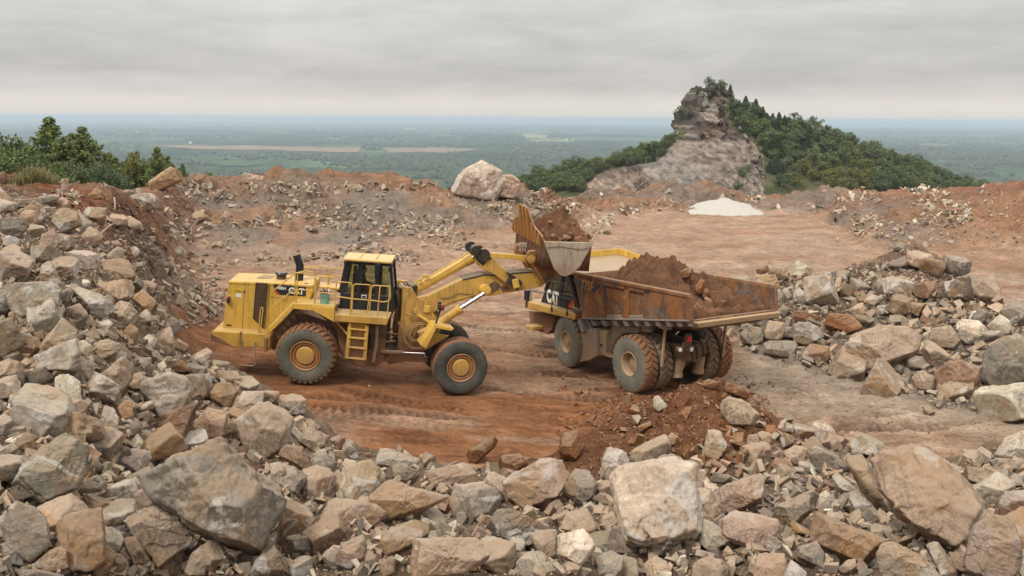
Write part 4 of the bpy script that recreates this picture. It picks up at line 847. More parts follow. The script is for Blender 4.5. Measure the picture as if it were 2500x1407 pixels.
while len(smalls) < 24000 and t_ < 260000:
    t_ += 1; px,py = rs.uniform(-40,2540), 440+970*rs.random()**.8
    d = pile_density(px,py); code = rs.choice(CH,p=CPRB); sz = rs.uniform(3.5,12)
    if d <= 0:
        # far banks, ridge stones and the odd stone on the yard
        if px < 1310 and 430 < py < 650 and px > 430: d = .9 if py<560 else .7
        elif px < 540 and py < 800: d = .12 if ((px-265)/75)**2+((py-525)/70)**2<1 else .7
        elif 1310 <= px < 2100 and py < 525: d = .9 if 478 < py < 522 and not 1690<px<1850 else .4
        elif px >= 2080 and py < 620 and py > 450: d = 1.0*(1 if fbm(np.array([[px*.012,py*.03,0]]),2,5)[0]>-.05 else .12)
        elif 1380<px<1500 and 480<py<560: d = 1.0
        elif py > 840: d = .05; sz = rs.uniform(2.0,5.5); code = rs.choice(list('mmrbt'))
        else: d = .06; sz = rs.uniform(1.8,4.2); code = rs.choice(list('mrbtd'))
        if d>.3:
            cl_ = fbm(np.array([[px*.011,py*.035,3.3]]),3,7)[0]; sz = rs.uniform(5,22) if rs.random()<.25+.3*(cl_>.1) else rs.uniform(2.5,7); d *= float(np.clip(.35+1.5*cl_,.06,1))
        if d>.3 and py<560 and rs.random()<.25: code = 'w' if px>1300 else 'l'
    else:
        sz = rs.uniform(4,13); d = .16 if py>800 else .6; code = rs.choice(list('gtbdrlp'),p=[.2,.27,.22,.13,.06,.06,.06])
    if 1360<px<1900 and 920<py<1165 and pile_density(px,py)<=0: d = .5 if ((px-1680)/230)**2+((py-1040)/115)**2<1 else .15; sz = rs.uniform(2.5,8) if rs.random()<.85 else rs.uniform(8,20); code = 'm'
    if rs.random() > d: continue
    g = hit(px,py)
    if g is None or g[0][1]>136: continue
    if 1380<px<1890 and 930<py<1150 and rs.random()<.8: code = 'm'
    smalls.append((g[0], sz*np.linalg.norm(g[0]-CAM)/FPX, code, .1))
rubble('loose_rubble', mids, 0, 'smaller broken rocks filling the gaps of the piles', 11, False)
rubble('stone_scree', smalls, 0, 'countless small stones strewn over piles and banks', 12, False)
# ------------------------------------------------------------------ the wooded hill with its quarried rock peak
HY = 300.0
def prof(pts, px): a = np.array(pts,float); return np.interp(px, a[:,0], a[:,1])
CREST = [(1100,505),(1200,470),(1300,438),(1400,412),(1500,398),(1580,372),(1640,345),(1690,300),(1760,252),(1820,262),(1870,283),(1930,300),(1990,312),(2050,335),(2150,372),(2250,408),(2350,446),(2450,490),(2550,530)]
pxs = np.linspace(1080,2600,170); cz = np.array([at(x, prof(CREST,x), HY)[2] for x in pxs]); cx = np.array([at(x, 400, HY)[0] for x in pxs])
ts = np.linspace(-1,1,90)
HX = np.repeat(cx[:,None],90,1); HYg = HY+np.where(ts<0,150*ts,120*ts)[None,:]*np.ones_like(HX)
hz_ = np.where(ts<0, -62*np.abs(ts)**1.25, -75*np.abs(ts)**1.15)
HZ = cz[:,None]+hz_[None,:]*np.clip((cz[:,None]+70)/80,.35,1)
q = np.c_[HX.ravel(),HYg.ravel()]; HZ = HZ+(2.2*fbm(q*.035,4,101)+.8*fbm(q*.15,3,103)).reshape(HZ.shape)
HX = HX*(HYg/HY)**.6
I = np.arange(HX.size).reshape(HX.shape); HF = np.stack([I[:-1,:-1],I[1:,:-1],I[1:,1:],I[:-1,1:]],-1).reshape(-1,4); HP = np.stack([HX,HYg,HZ],-1).reshape(-1,3)
hm, n = new_mat('hill_floor'); p = n.pos(); f = n.noise(p,.25,6,.65); g_ = n.noise(p,1.6,5,.7)
c = n.mix(n.ramp(f,[(.4,0),(.62,1)]), (.055,.065,.028), (.15,.13,.065)); c = n.mix(n.ramp(g_,[(.35,0),(.7,.6)]), c, (.04,.05,.02)); n.out(c,1,normal=n.bump(g_,.8,.5),spec=.1)
tag(link('hill', mesh_np('hill', HP, HF, hm, True)), kind='structure', label='wooded hill beyond the quarry edge')
HILL = BVHTree.FromPolygons([tuple(x) for x in HP.tolist()], HF.tolist())

# rock face: rows from the summit down to the foot, each row left and right edge in the photograph, and how far the row leans out of the hill
FACE = [  # py, left px, right px, distance
 (212,1722,1738,307),(222,1700,1765,304),(234,1692,1772,301.5),(248,1690,1773,300),(262,1682,1772,299.3),(275,1655,1770,298.8),(290,1651,1777,298.2),(308,1650,1787,297.6),(325,1650,1800,297),(340,1648,1818,296),
 (348,1643,1838,294.5),(358,1632,1850,291.5),(370,1622,1862,287),(385,1608,1864,281.5),(398,1590,1862,277),(408,1490,1864,273.5),(418,1468,1868,270),(432,1448,1872,265.5),(448,1432,1876,260.5),(470,1424,1880,254),(500,1410,1885,245)]
fa = np.array(FACE,float); pr_ = np.concatenate([np.linspace(212,345,120,endpoint=False), np.linspace(345,500,110)]); sN = 300
L = np.interp(pr_,fa[:,0],fa[:,1]); Rr = np.interp(pr_,fa[:,0],fa[:,2]); Dd = np.interp(pr_,fa[:,0],fa[:,3])
# edge wobble so that the outline is broken rock
L = np.convolve(np.pad(L,8,mode='edge'),np.ones(17)/17,'valid'); Rr = np.convolve(np.pad(Rr,8,mode='edge'),np.ones(17)/17,'valid'); L = L-3+13*smooth01((338-pr_)/16)*smooth01((pr_-255)/14)+4*fbm(np.c_[pr_*.09,pr_*0],4,111); Rr = Rr+16*smooth01((372-pr_)/30)+4*fbm(np.c_[pr_*.09,pr_*0+9],4,113)
s_ = np.linspace(-1,1,sN); RP = np.zeros((len(pr_),sN,3)); RPY = np.zeros((len(pr_),sN)); RPX = np.zeros((len(pr_),sN))
for i,py in enumerate(pr_):
    px = (L[i]+Rr[i])/2+s_*(Rr[i]-L[i])/2
    curl = 16*np.abs(s_)**5*np.clip((Rr[i]-L[i])/110,.25,1.2)
    for j in range(sN):
        Yj = Dd[i]+curl[j]
        if j%6 == 0: hh = hit(px[j], py, HILL)
        if hh is not None: Yj = min(Yj, hh[0][1]+2.0*abs(s_[j])**8-6.0*(1-s_[j]**4))
        RPY[i,j] = Yj; RPX[i,j] = px[j]
RPY = blur(RPY[...,None],10,8)[...,0]
for i,py in enumerate(pr_):
    for j in range(sN): RP[i,j] = at(RPX[i,j], py, RPY[i,j])
q = RP.reshape(-1,3); cliff = smooth01((352-np.repeat(pr_,sN))/14)
xz = np.c_[q[:,0],q[:,2]]
# pillars and cracks on the cliff, ledges and slabs on the scree below
pil = fbm(np.c_[xz[:,0]*.32, xz[:,1]*.07, q[:,1]*0],5,121); blk = fbm(np.c_[xz[:,0]*.55, xz[:,1]*.42, q[:,1]*0],5,123)
step = (np.floor((pil*1.2+blk*.8)*3.2)/3.2)
dia = fbm(np.c_[xz[:,0]*.16+xz[:,1]*.2, xz[:,1]*.5-xz[:,0]*.28, q[:,1]*0],5,131)
led = np.floor(dia*3.5)/3.5
rough_mask = smooth01((fbm(xz*.075,4,133)+.22)/.2)
crev = 1-smooth01(np.abs(fbm(np.c_[xz[:,0]*.42+.25*fbm(xz*.5,2,151), xz[:,1]*.085, q[:,1]*0],4,153))/.075); crh = 1-smooth01(np.abs(fbm(np.c_[xz[:,0]*.14, xz[:,1]*.5+xz[:,0]*.1, q[:,1]*0],4,155))/.05)
crd = 1-smooth01(np.abs(fbm(np.c_[xz[:,0]*.2+xz[:,1]*.28, xz[:,1]*.45-xz[:,0]*.3, q[:,1]*0],5,157))/.06)
d = .9*np.abs(fbm(xz*.9,3,159))*rough_mask-cliff*(1.5*crev+.8*crh)-(1-cliff)*rough_mask*1.0*crd + cliff*(3.0*step+1.2*blk+.5*fbm(xz*2.2,3,125)) + (1-cliff)*((3.0*led+1.2*dia)*rough_mask+.5*fbm(xz*.5,4,127)+.22*fbm(xz*2.5,3,129))
edge = 1-np.abs(np.tile(s_,len(pr_)))**6
q = q.copy(); q[:,1] -= d*(.35+.65*edge); q[:,2] += cliff*.7*fbm(xz*.7,3,135)
inner = np.tile(s_,len(pr_))
ccl = np.ones((len(q),3))*np.array((.23,.185,.15))
def tow(c,w):
    global ccl; ccl = ccl*(1-w[:,None])+np.array(c)*w[:,None]
tow((.118,.093,.078), cliff*.9); tow((.40,.37,.32), cliff*smooth01((blk-.15)/.35)*.7); tow((.075,.06,.05), cliff*smooth01((-pil-.02)/.22)*.8); tow((.27,.17,.115), cliff*smooth01((fbm(xz*.16,3,137)-.1)/.3)*.4)
tow((.085,.068,.06), (1-cliff)*rough_mask*smooth01((-dia+.16)/.25)*.9); tow((.225,.205,.18), (1-cliff)*(1-rough_mask)*.75)
tow((.235,.18,.14), (1-cliff)*smooth01((fbm(xz*.1,4,139)-.05)/.3)*.6); tow((.29,.21,.145),(1-cliff)*smooth01((np.repeat(pr_,sN)-400)/40)*smooth01((-inner-.25)/.3)*.7)
tow((.055,.045,.04), cliff*np.maximum(crev*.75,crh*.5)); tow((.075,.06,.052), (1-cliff)*rough_mask*crd*.85)
ccl *= (1+.5*fbm(xz*1.1,5,141))[:,None]; ccl = np.clip(ccl,.03,.6)
I = np.arange(len(q)).reshape(len(pr_),sN); RFc = np.stack([I[:-1,:-1],I[:-1,1:],I[1:,1:],I[1:,:-1]],-1).reshape(-1,4)
# a back skin makes it a solid body of rock
bq = q.copy(); bq[:,1] += 14; nb = len(q)
ring = np.concatenate([I[0,:],I[1:,-1],I[-1,-2::-1],I[-2:0:-1,0]]); rim = np.stack([ring,np.roll(ring,-1),np.roll(ring,-1)+nb,ring+nb],1)
allF = np.concatenate([RFc, RFc[:,::-1]+nb, rim])
rkm, n = new_mat('peak_rock'); p = n.pos(); tint = n.attr(); f = n.noise(p,.8,8,.7); g_ = n.noise(p,3.0,5,.75)
c = n.mix(n.ramp(f,[(.3,0),(.7,1)]), n.mix(1,tint,(.5,.47,.45),'MULTIPLY'), n.mix(1,tint,(1.45,1.42,1.38),'MULTIPLY')); c = n.mix(n.ramp(g_,[(.62,0),(.68,.6)]), c, (.38,.36,.33)); c = n.mix(n.ramp(g_,[(.3,.7),(.4,0)]), c, (.07,.055,.045))
n.out(c,.95,normal=n.bump(n.math('ADD',f,g_),1.0,.5),spec=.15)
pk = link('rocky_peak', mesh_np('rocky_peak', np.r_[q,bq], allF, rkm, False, np.r_[ccl,ccl])); tag(pk, 'bare rocky peak with a pillared cliff and scree below on the wooded hill', 'rock outcrop')
PEAK = BVHTree.FromPolygons([tuple(x) for x in q.tolist()], RFc.tolist())

# ------------------------------------------------------------------ trees
def leaf_mat(name, c0, c1, c2):
    m, n = new_mat(name); rnd = n.rnd(); tint = n.attr()
    v = n.n('ShaderNodeSeparateColor', {0:tint})
    c = n.mix(v.outputs[0], c0, c1); c = n.mix(n.math('MULTIPLY', rnd, .55), c, c2)
    b = n.out(c, .75, spec=.2); return m
LEAF = {'pine':leaf_mat('pine_needles',(.075,.11,.034),(.19,.235,.075),(.16,.17,.055)), 'conifer':leaf_mat('conifer_needles',(.040,.064,.036),(.095,.13,.062),(.07,.09,.04)),
        'broad':leaf_mat('broad_leaves',(.058,.088,.033),(.155,.20,.072),(.13,.14,.05)), 'yellow':leaf_mat('yellowing_leaves',(.075,.085,.022),(.20,.20,.06),(.15,.15,.04)),
        'shade':leaf_mat('deep_leaves',(.055,.084,.044),(.135,.175,.08),(.11,.12,.055)), 'far':leaf_mat('far_leaves',(.018,.034,.020),(.075,.10,.048),(.05,.06,.025)), 'grass':leaf_mat('bank_grass',(.08,.075,.03),(.30,.25,.12),(.12,.15,.04))}
BARK, n = new_mat('bark'); n.out(n.mix(n.noise(n.obj(),6,5,.6),(.06,.045,.035),(.17,.13,.10)),1,spec=.1)
def leaf_cloud(centres, radii, per, size, rs, droop=0.0, flat=.75, lenf=1.6):
    """many small leaf-sized faces round clump centres; returns V,F,shade"""
    N = len(centres); idx = np.repeat(np.arange(N),per); m = len(idx)
    d = rs.normal(size=(m,3)); d /= np.linalg.norm(d,axis=1)[:,None]; rr = rs.uniform(.35,1,m)**.6
    c = np.asarray(centres)[idx]+d*np.array((1,1,flat))*(np.asarray(radii)[idx]*rr)[:,None]
    a = rs.normal(size=(m,3)); a[:,2] *= .5; a += d*.7; a[:,2] -= droop; a /= np.linalg.norm(a,axis=1)[:,None]
    b = np.cross(a, rs.normal(size=(m,3))); b /= np.linalg.norm(b,axis=1)[:,None]
    s = size*rs.uniform(.6,1.3,m)[:,None]
    V = np.stack([c-a*s*lenf*.5, c+b*s*.5, c+a*s*lenf*.5, c-b*s*.5],1).reshape(-1,3)
    tone = np.clip(.35+.65*rs.random(N)[idx]*.8+.2*rs.normal(size=m),0,1)
    F = np.arange(4*m).reshape(m,4); return V,F,np.repeat(tone,4)
def make_crown(kind, rs, H, Wd, dens=1.0, leaf=.05):
    cs=[]; rr=[]; wood = MB()
    if kind in ('pine','conifer'):
        lv = 15 if kind=='conifer' else 10
        for k in range(lv):
            t = k/(lv-1); z = H*(.10+.88*t) if kind=='conifer' else H*(.25+.72*t)
            R_ = Wd/2*((1-t)**.85+.05) if kind=='conifer' else Wd/2*(.28+.95*math.sin(math.pi*min(1,.22+.72*t))**1.2)*(1-.72*t*t)
            nb = int(6+4*(1-t)); ph = rs.uniform(0,6.28)
            for b in range(nb):
                a = ph+6.28*b/nb+rs.normal()*.25; L_ = R_*rs.uniform(.62,1.12); up = .35 if kind=='pine' else -.12
                tip = np.array((math.cos(a)*L_, math.sin(a)*L_, z+up*L_*rs.uniform(.4,1.2)))
                wood.tube([(0,0,z-.05*H*0),tuple(tip)], .012*H*(1-t)*.5+.008*H*.5, 4, r1=.003*H)
                for f in ((.45,.75,1.0) if kind=='pine' else (.4,.7,1.0)):
                    cs.append((tip-np.array((0,0,z)))*f+np.array((0,0,z))); rr.append(Wd*(.085 if kind=='pine' else .075)*(1.15-.35*t))
        cs.append((0,0,H*.99)); rr.append(Wd*.06)
        V,F,tn = leaf_cloud(cs, rr, int((26 if kind=='pine' else 20)*dens), Wd*(.030 if kind=='pine' else .034), rs, 0 if kind=='pine' else .25, .8, 3.2)
    else:
        nc = 34
        for k in range(nc):
            u = rs.normal(size=3); u /= np.linalg.norm(u); r = rs.uniform(.45,1)**.7
            c = np.array((u[0]*Wd*.42*r, u[1]*Wd*.42*r, H*.58+u[2]*H*.36*r)); cs.append(c); rr.append(Wd*rs.uniform(.11,.19))
            if k%2==0: wood.tube([(0,0,H*rs.uniform(.2,.45)), tuple(c*np.array((.5,.5,.85))), tuple(c)], .014*H, 4, r1=.004*H)
        V,F,tn = leaf_cloud(cs, rr, int(46*dens), Wd*leaf, rs, .1, .8, 1.5)
    return (V,F,tn), wood
def tree_proto(kind, mat, rs, H, Wd, dens=1.0, leaf=.05):
    (V,F,tn), wood = make_crown(kind, rs, H, Wd, dens, leaf)
    crown = mesh_np('crown', V, F, LEAF[mat], False, np.repeat(tn[:,None],3,1))
    wood.tube([(0,0,-.04*H),(.01*H,0,H*.3),(0,.01*H,H*.65),(0,0,H*.97)], .024*H, 7, r1=.004*H)
    me = bpy.data.meshes.new('trunk'); me.from_pydata(wood.v,[],wood.f); me.materials.append(BARK)
    return crown, me
def plant(name, pm, pos, scale, rz, label, cat, group=None, sx=1.0):
    M_ = Matrix.Translation(Vector(pos)) @ Matrix.Rotation(rz,4,'Z') @ Matrix.Diagonal((scale*sx,scale*sx,scale,1))
    e = empty(name, M_, label, cat, group); link('crown', pm[0], e); link('trunk', pm[1], e); return e
rs = np.random.default_rng(201)
PC_ = [tree_proto('conifer','conifer',rs,1,.62,.7) for _ in range(4)]; PB = [tree_proto('broad','broad',rs,1,.95,.8) for _ in range(4)]; PS = [tree_proto('broad','shade',rs,1,.9,.8) for _ in range(4)]; PY = [tree_proto('broad','yellow',rs,1,.95,.8) for _ in range(2)]
PP = [tree_proto('pine','pine',rs,1,.62,1.0) for _ in range(3)]
# hillside wood: the 280 trees that show; each flank and kind shares a label nothing in the photo could split further
spots = []; t_ = 0
def on_face(px,py):
    return 205<py<500 and np.interp(py,fa[:,0],fa[:,1])-2 < px < np.interp(py,fa[:,0],fa[:,2])+2
while len(spots) < 292 and t_ < 60000:
    t_ += 1; px = rs.uniform(1190,2440) if rs.random()<.6 else rs.uniform(1210,1650); cr_ = prof(CREST,px); py = cr_-1+abs(rs.normal())*60 if rs.random()<.55 else rs.uniform(min(cr_,471),472)
    if py > 474 or on_face(px, py-6) or (py<352 and on_face(px-9,py)): continue
    g = hit(px,py,HILL)
    if g is None or g[0][1]>HY+10: continue
    h = rs.uniform(3.0,5.0)*(1.0 if px>1650 else .85)
    if any((px-a)**2/ (11*11) + (py-b)**2/(8*8) < 1 for a,b,_,_ in spots): continue
    spots.append((px,py,g[0],h))
for (px,py,pt,h) in spots:
    right = px > 1760; side = 'right flank' if right else 'left flank'
    u = rs.random()
    yel = (right and 1930<px<2140 and py>405 and u<.6)
    con = (1740<px<2040 and u<.55) or (px<=1680 and px>1540 and u<.35)
    pos = (pt[0],pt[1],pt[2]-.3)
    if yel: plant('broadleaf_tree', PY[rs.integers(2)], pos, h*.95, rs.uniform(0,6.28), 'yellowish green broadleaf tree low on the hill\'s right flank', 'tree', 'trees of the hillside wood')
    elif con: plant('conifer', PC_[rs.integers(4)], pos, h*.80, rs.uniform(0,6.28), f'dark green conifer in the wood on the hill\'s {side}', 'tree', 'trees of the hillside wood', 1.45)
    else:
        dk = rs.random() < (.6 if px>2120 else .4)
        plant('broadleaf_tree', (PS if dk else PB)[rs.integers(4)], pos, h, rs.uniform(0,6.28), f"{'deep' if dk else 'fresh'} green round crowned tree in the wood on the hill's {side}", 'tree', 'trees of the hillside wood', 1.15)
# the few trees on the rock itself
for (px,py,h,kk,lab) in [(1733,216,4.2,0,'lone dark tree on the very top of the rocky peak'),(1760,226,4.6,1,'bushy tree just right of the rocky peak\'s summit'),(1703,232,3.6,2,'leaning tree on the left shoulder of the rocky peak'),(1783,238,4.4,3,'tall conifer standing clear right of the rocky peak'),
     (1664,300,5.8,0,'tree clinging to the left edge of the cliff'),(1684,292,3.8,1,'dark shrubby tree in the cleft of the cliff')]:
    g = hit(px,py,PEAK); p0 = at(px,py,302) if g is None else g[0]
    pm = PC_[kk] if kk==3 else PS[kk]
    plant('conifer' if kk==3 else 'broadleaf_tree', pm, (p0[0],p0[1]+.4,p0[2]-.6), h, 1.3*kk, lab, 'tree')
for (px,py,h,lab) in [(1815,430,3.0,'green bush on the scree, highest of the three'),(1800,463,2.8,'green bush at the foot of the scree above the white sand'),(1828,415,1.9,'small bush at the right rim of the scree')]:
    g = hit(px,py,PEAK)
    if g is not None: plant('bush', PB[1], g[0]-np.array((0,.3,.5)), h, px, lab, 'bush', None, 1.1)

# young pines and bushes behind the left bank, at 62 to 90 m
def stand(px, base_py, top_py, Y, pm, label, name, cat='tree', wide=1.0, group=None, H=None):
    top = at(px, top_py, Y); b = at(px, base_py, Y); h = top[2]-b[2]
    return plant(name, pm, (b[0],Y,b[2]), h, rs.uniform(0,6.28), label, cat, group, wide)
LP = [tree_proto('pine','pine',rs,1,.60,1.0) for _ in range(3)]; LB = [tree_proto('broad','broad',rs,1,.85,4.6,.032) for _ in range(4)]; LS = [tree_proto('broad','shade',rs,1,.85,4.6,.032) for _ in range(3)]; LY = [tree_proto('broad','yellow',rs,1,.7,2.0)]
stand(135,520,291,70,LP[0],'tallest open crowned pine above the left bank','pine_tree',wide=.92)
stand(214,520,314,71,LP[1],'second tallest pine with a pointed top right of the tallest pine','pine_tree',wide=.85)
stand(190,520,330,72,LP[2],'pine with a double top between the two tallest pines','pine_tree',wide=.8)
stand(392,530,363,88,LP[0],'short pine standing behind the skyline ochre boulder','pine_tree',wide=.7)
stand(415,520,384,90,LP[2],'low pine at the right end of the left wood','pine_tree',wide=.7)
stand(450,500,402,92,LP[1],'small pine peeping over the bank right of the skyline ochre boulder','pine_tree',wide=.6)
stand(335,520,362,89,LY[0],'narrow yellowing tree in the left wood','broadleaf_tree',wide=.5)
stand(512,480,418,88,LY[0],'small yellow bush on the skyline beside the dark skyline rock','bush',cat='bush',wide=.7)
stand(10,520,322,72,LB[0],'brown tinged round tree at the left edge','broadleaf_tree',wide=1.0)
stand(40,520,330,73,LS[0],'dark round tree next to the tree at the left edge','broadleaf_tree',wide=.9)
for i in range(84):
    px = rs.uniform(-60,455); top = np.interp(px,[-60,0,70,110,180,250,300,360,400,440,460],[335,338,350,372,372,366,380,384,390,402,415])+rs.uniform(0,38); Y = rs.uniform(60,86) if px<290 else rs.uniform(88,104)
    pm = (LB+LS+LP)[rs.integers(10)]
    stand(px,560,top,Y,pm,'green sapling in the dense young wood behind the left bank','sapling',wide=rs.uniform(.55,.8),group='saplings of the left wood')
# tufts of dry grass on the left bank
gv=[]; 
for i in range(2600):
    px = rs.normal(92,34); py = rs.uniform(428,446)+abs(px-92)*.12
    g = hit(px,py)
    if g is None: continue
    hgt = rs.uniform(.15,.5)*np.exp(-((px-92)/55)**2); w_ = .018; a = rs.uniform(0,6.28); ln = rs.normal(size=2)*.35*hgt; b=g[0]; dx,dy = math.cos(a)*w_,math.sin(a)*w_
    gv += [(b[0]-dx,b[1]-dy,b[2]-.05),(b[0]+dx,b[1]+dy,b[2]-.05),(b[0]+ln[0]+dx*.4,b[1]+ln[1],b[2]+hgt),(b[0]+ln[0]-dx*.4,b[1]+ln[1],b[2]+hgt)]
tone = np.repeat(rs.random(len(gv)//4),4); tag(link('dry_grass', mesh_np('dry_grass', gv, np.arange(len(gv)).reshape(-1,4), LEAF['grass'], False, np.repeat(tone[:,None],3,1))), kind='stuff', label='dry yellowish grass growing on top of the left bank')

# far-off wood on the plain: reads as one mass
V0,F0 = ico(1); VV=[];FFl=[];TT=[];off=0
pr2 = [V0*(1+.28*fbm(V0*1.7+k*7,2,k)[:,None])*np.array((1,1,.8)) for k in range(8)]
band = rs.random(26000); pys = 300+170*band**.75; pxs2 = rs.uniform(-60,2560,26000); CLR = fbm(np.c_[pxs2*.006,pys*.085],4,97)+.12*rs.normal(size=26000)
for i in range(26000):
    px = pxs2[i]; py = pys[i]
    if any(a[0][0]-3<px<a[1][0]+3 and min(a[0][1],a[1][1])-1.5<py<a[2][1]+.5 for a in FIELDS): continue
    if CLR[i] < -.06: continue
    g = hit(px,py,VALLEY)
    if g is None: continue
    D_ = g[0][1]; s_ = rs.uniform(3.5,6.5)*(1+D_/9000)
    v = pr2[i%8]*s_+g[0]+np.array((0,0,s_*.45)); VV.append(v); FFl.append(F0+off); off += len(v); tn = rs.random(); TT.append(np.repeat(tn*.8 if rs.random()<.93 else 1.0,len(v)))
TT = np.concatenate(TT); fw = link('distant_forest', mesh_np('distant_forest', np.concatenate(VV), np.concatenate(FFl), LEAF["far"], False, np.repeat(TT[:,None],3,1))); tag(fw, kind='stuff', label='far-off forest covering the plain')
# white specks of far buildings
bm_, n = new_mat('white_wall'); n.out((.7,.68,.64),.8); rfm, n = new_mat('grey_roof'); n.out((.35,.33,.32),.8)
for i,(px,py,w_,lab) in enumerate([(340,325,26,'tiny white farm shed far out on the plain, leftmost'),(985,304,60,'long low white building far off on the plain'),(1384,344,14,'white farmhouse at the edge of a pale field far off'),(1400,342,9,'smaller white barn beside the far farmhouse'),(465,352,12,'white shed at the back of the long brown field')]):
    g = hit(px,py,VALLEY)[0]; e = empty('farm_building', Matrix.Translation(Vector(g)), lab, 'building')
    MB().box((0,0,6+i%2),(w_,10,9)).build('wall', bm_, e); MB().prism([(-w_/2-1,11.5),(w_/2+1,11.5),(w_/2-3,15),(-w_/2+3,15)],-5.5,5.5).build('roof', rfm, e)
# ------------------------------------------------------------------ machine materials
def paint(name, base, dirt=(.25,.135,.07), amount=.5, low=1.7, rough=.5, chips=(.10,.05,.03), chipamt=.5, metal=0.0):
    m, n = new_mat(name); o = n.obj(); zc = n.n('ShaderNodeSeparateXYZ',{0:o}).outputs[2]
    a = n.noise(o,1.6,6,.65); b = n.noise(o,11,6,.7); c3 = n.noise(n.mapping(o,(6,6,.8)),1.4,5,.6)
    c = n.mix(n.ramp(a,[(.3,0),(.7,1)]), tuple(k*.82 for k in base), tuple(k*1.08 for k in base))
    c = n.mix(n.ramp(c3,[(.5,0),(.68,.75*amount)]), c, dirt)
    c = n.mix(n.ramp(b,[(.60,0),(.70,chipamt)]), c, chips)
    f = n.math('ADD', n.math('MULTIPLY', n.math('SUBTRACT', low, zc), .75), n.math('MULTIPLY', n.math('SUBTRACT', a, .5), 2.2))
    c = n.mix(n.math('MULTIPLY', n.ramp(f,[(.05,0),(.9,1)]), amount*1.3, True), c, dirt)
    up = n.math('MULTIPLY', n.ramp(n.math('ADD',n.nz(),n.math('MULTIPLY',n.math('SUBTRACT',b,.5),.8)),[(.55,0),(1.0,1)]), .55*amount+.15, True)
    c = n.mix(up, c, (.45,.32,.19))
    n.out(c, rough, metal, n.bump(n.math('ADD',a,n.math('MULTIPLY',b,.2)),.12,.02), .35); return m
YEL = paint('yellow_paint',(.66,.405,.072),amount=.5,low=1.95,chipamt=.4)
YELR = paint('rusty_yellow_ribs',(.52,.29,.055),(.27,.115,.045),.55,7.0,.7,(.30,.26,.21),.5)
YELD = paint('muddy_yellow_paint',(.54,.32,.065),amount=.95,low=2.3,chipamt=.65,rough=.7)
YTOP = paint('faded_yellow_roof',(.66,.46,.17),amount=.25,chipamt=.15)
DIRT = paint('mud_caked_steel',(.12,.075,.045),(.22,.115,.06),.9,2.2,.95,(.05,.04,.03),.5)
BLK = paint('black_paint',(.016,.019,.026),(.16,.11,.075),.22,2.2,.35,(.05,.04,.03),.15)
GREASE = paint('greasy_black_steel',(.035,.028,.022),(.10,.06,.035),.5,1.0,.6,(.15,.10,.05),.35)
RAIL = paint('rail_yellow',(.60,.38,.085),amount=.25,chipamt=.45)
RUSTB, n = new_mat('rust_worn_body'); o_ = n.obj(); a = n.noise(o_,1.1,9,.72,.6); b_ = n.noise(n.mapping(o_,(1,1,.55)),3.2,9,.75,.4); c_ = n.noise(o_,9,7,.75); g_ = n.noise(n.mapping(o_,(1,1,1),(0,0,0),(4,7,2)),1.5,8,.7,.8)
c = n.mix(n.ramp(b_,[(.40,0),(.58,1)]), (.085,.060,.048), (.265,.105,.030)); c = n.mix(n.ramp(a,[(.56,0),(.62,.75)]), c, (.36,.22,.055)); c = n.mix(n.ramp(g_,[(.53,0),(.60,.7)]), c, (.175,.145,.125)); c = n.mix(n.ramp(c_,[(.34,.8),(.42,0)]), c, (.05,.038,.032)); c = n.mix(n.ramp(c_,[(.60,0),(.68,.6)]), c, (.30,.14,.045))
up = n.ramp(n.math('ADD',n.nz(),n.math('MULTIPLY',n.math('SUBTRACT',c_,.5),.8)),[(.55,0),(1.0,.55)]); c = n.mix(up, c, (.30,.215,.14)); n.out(c,.8,0,n.bump(c_,.25,.03),.3)
YELC = paint('counterweight_yellow',(.55,.325,.055),amount=.55,low=1.25,chipamt=.5,rough=.65)
RUSTK = paint('orange_rust_steel',(.30,.135,.045),(.15,.065,.035),.8,3.0,.7,(.10,.05,.03),.7)
WORN = paint('scraped_steel',(.40,.325,.235),(.20,.135,.085),.95,4.9,.55,(.55,.49,.41),.5,.1)
GREYM = paint('dusty_grey_steel',(.22,.205,.18),(.30,.215,.14),.9,2.2,.85,(.12,.11,.10),.5)
RIMT = paint('dusty_tan_rim',(.40,.28,.165),(.33,.215,.13),.8,1.5,.8,(.2,.13,.08),.4)
LIPM = paint('dull_lip_steel',(.27,.165,.085),(.17,.11,.07),.6,3.0,.8,(.12,.09,.07),.6)
RIMO = paint('orange_rim',(.42,.20,.065),(.26,.13,.065),.7,1.3,.7,(.2,.1,.05),.6)
CHROME, n = new_mat('chrome_rod'); n.out((.58,.58,.60),.22,1.0)
def plain(name, c, r=.6, spec=.3, **k):
    m, n = new_mat(name); f = n.noise(n.obj(),9,5,.65); n.out(n.mix(f,tuple(x*.75 for x in c),tuple(min(1,x*1.2) for x in c)), r, spec=spec, **k); return m
WHITE = plain('white_decal',(.72,.72,.68)); REDM = plain('red_decal',(.55,.05,.04)); LETD = plain('worn_orange_lettering',(.42,.20,.04)); LETY = plain('orange_lettering',(.62,.30,.05)); DECY = plain('yellow_decal',(.72,.48,.03)); PANEL = plain('dark_decal_panel',(.022,.026,.03)); PANELD = plain('dusty_dark_panel',(.055,.062,.055))
HOSE = plain('dusty_hose',(.33,.21,.09),.8); RUB = plain('black_rubber_hose',(.035,.032,.03),.7); LAMPR = plain('red_lamp_lens',(.65,.03,.02),.25,.5); LAMPW = plain('clear_lamp_lens',(.8,.8,.76),.15,.6); TEAL = plain('teal_plastic',(.20,.40,.30),.5); SEATM = plain('seat_fabric',(.035,.035,.04),.9)
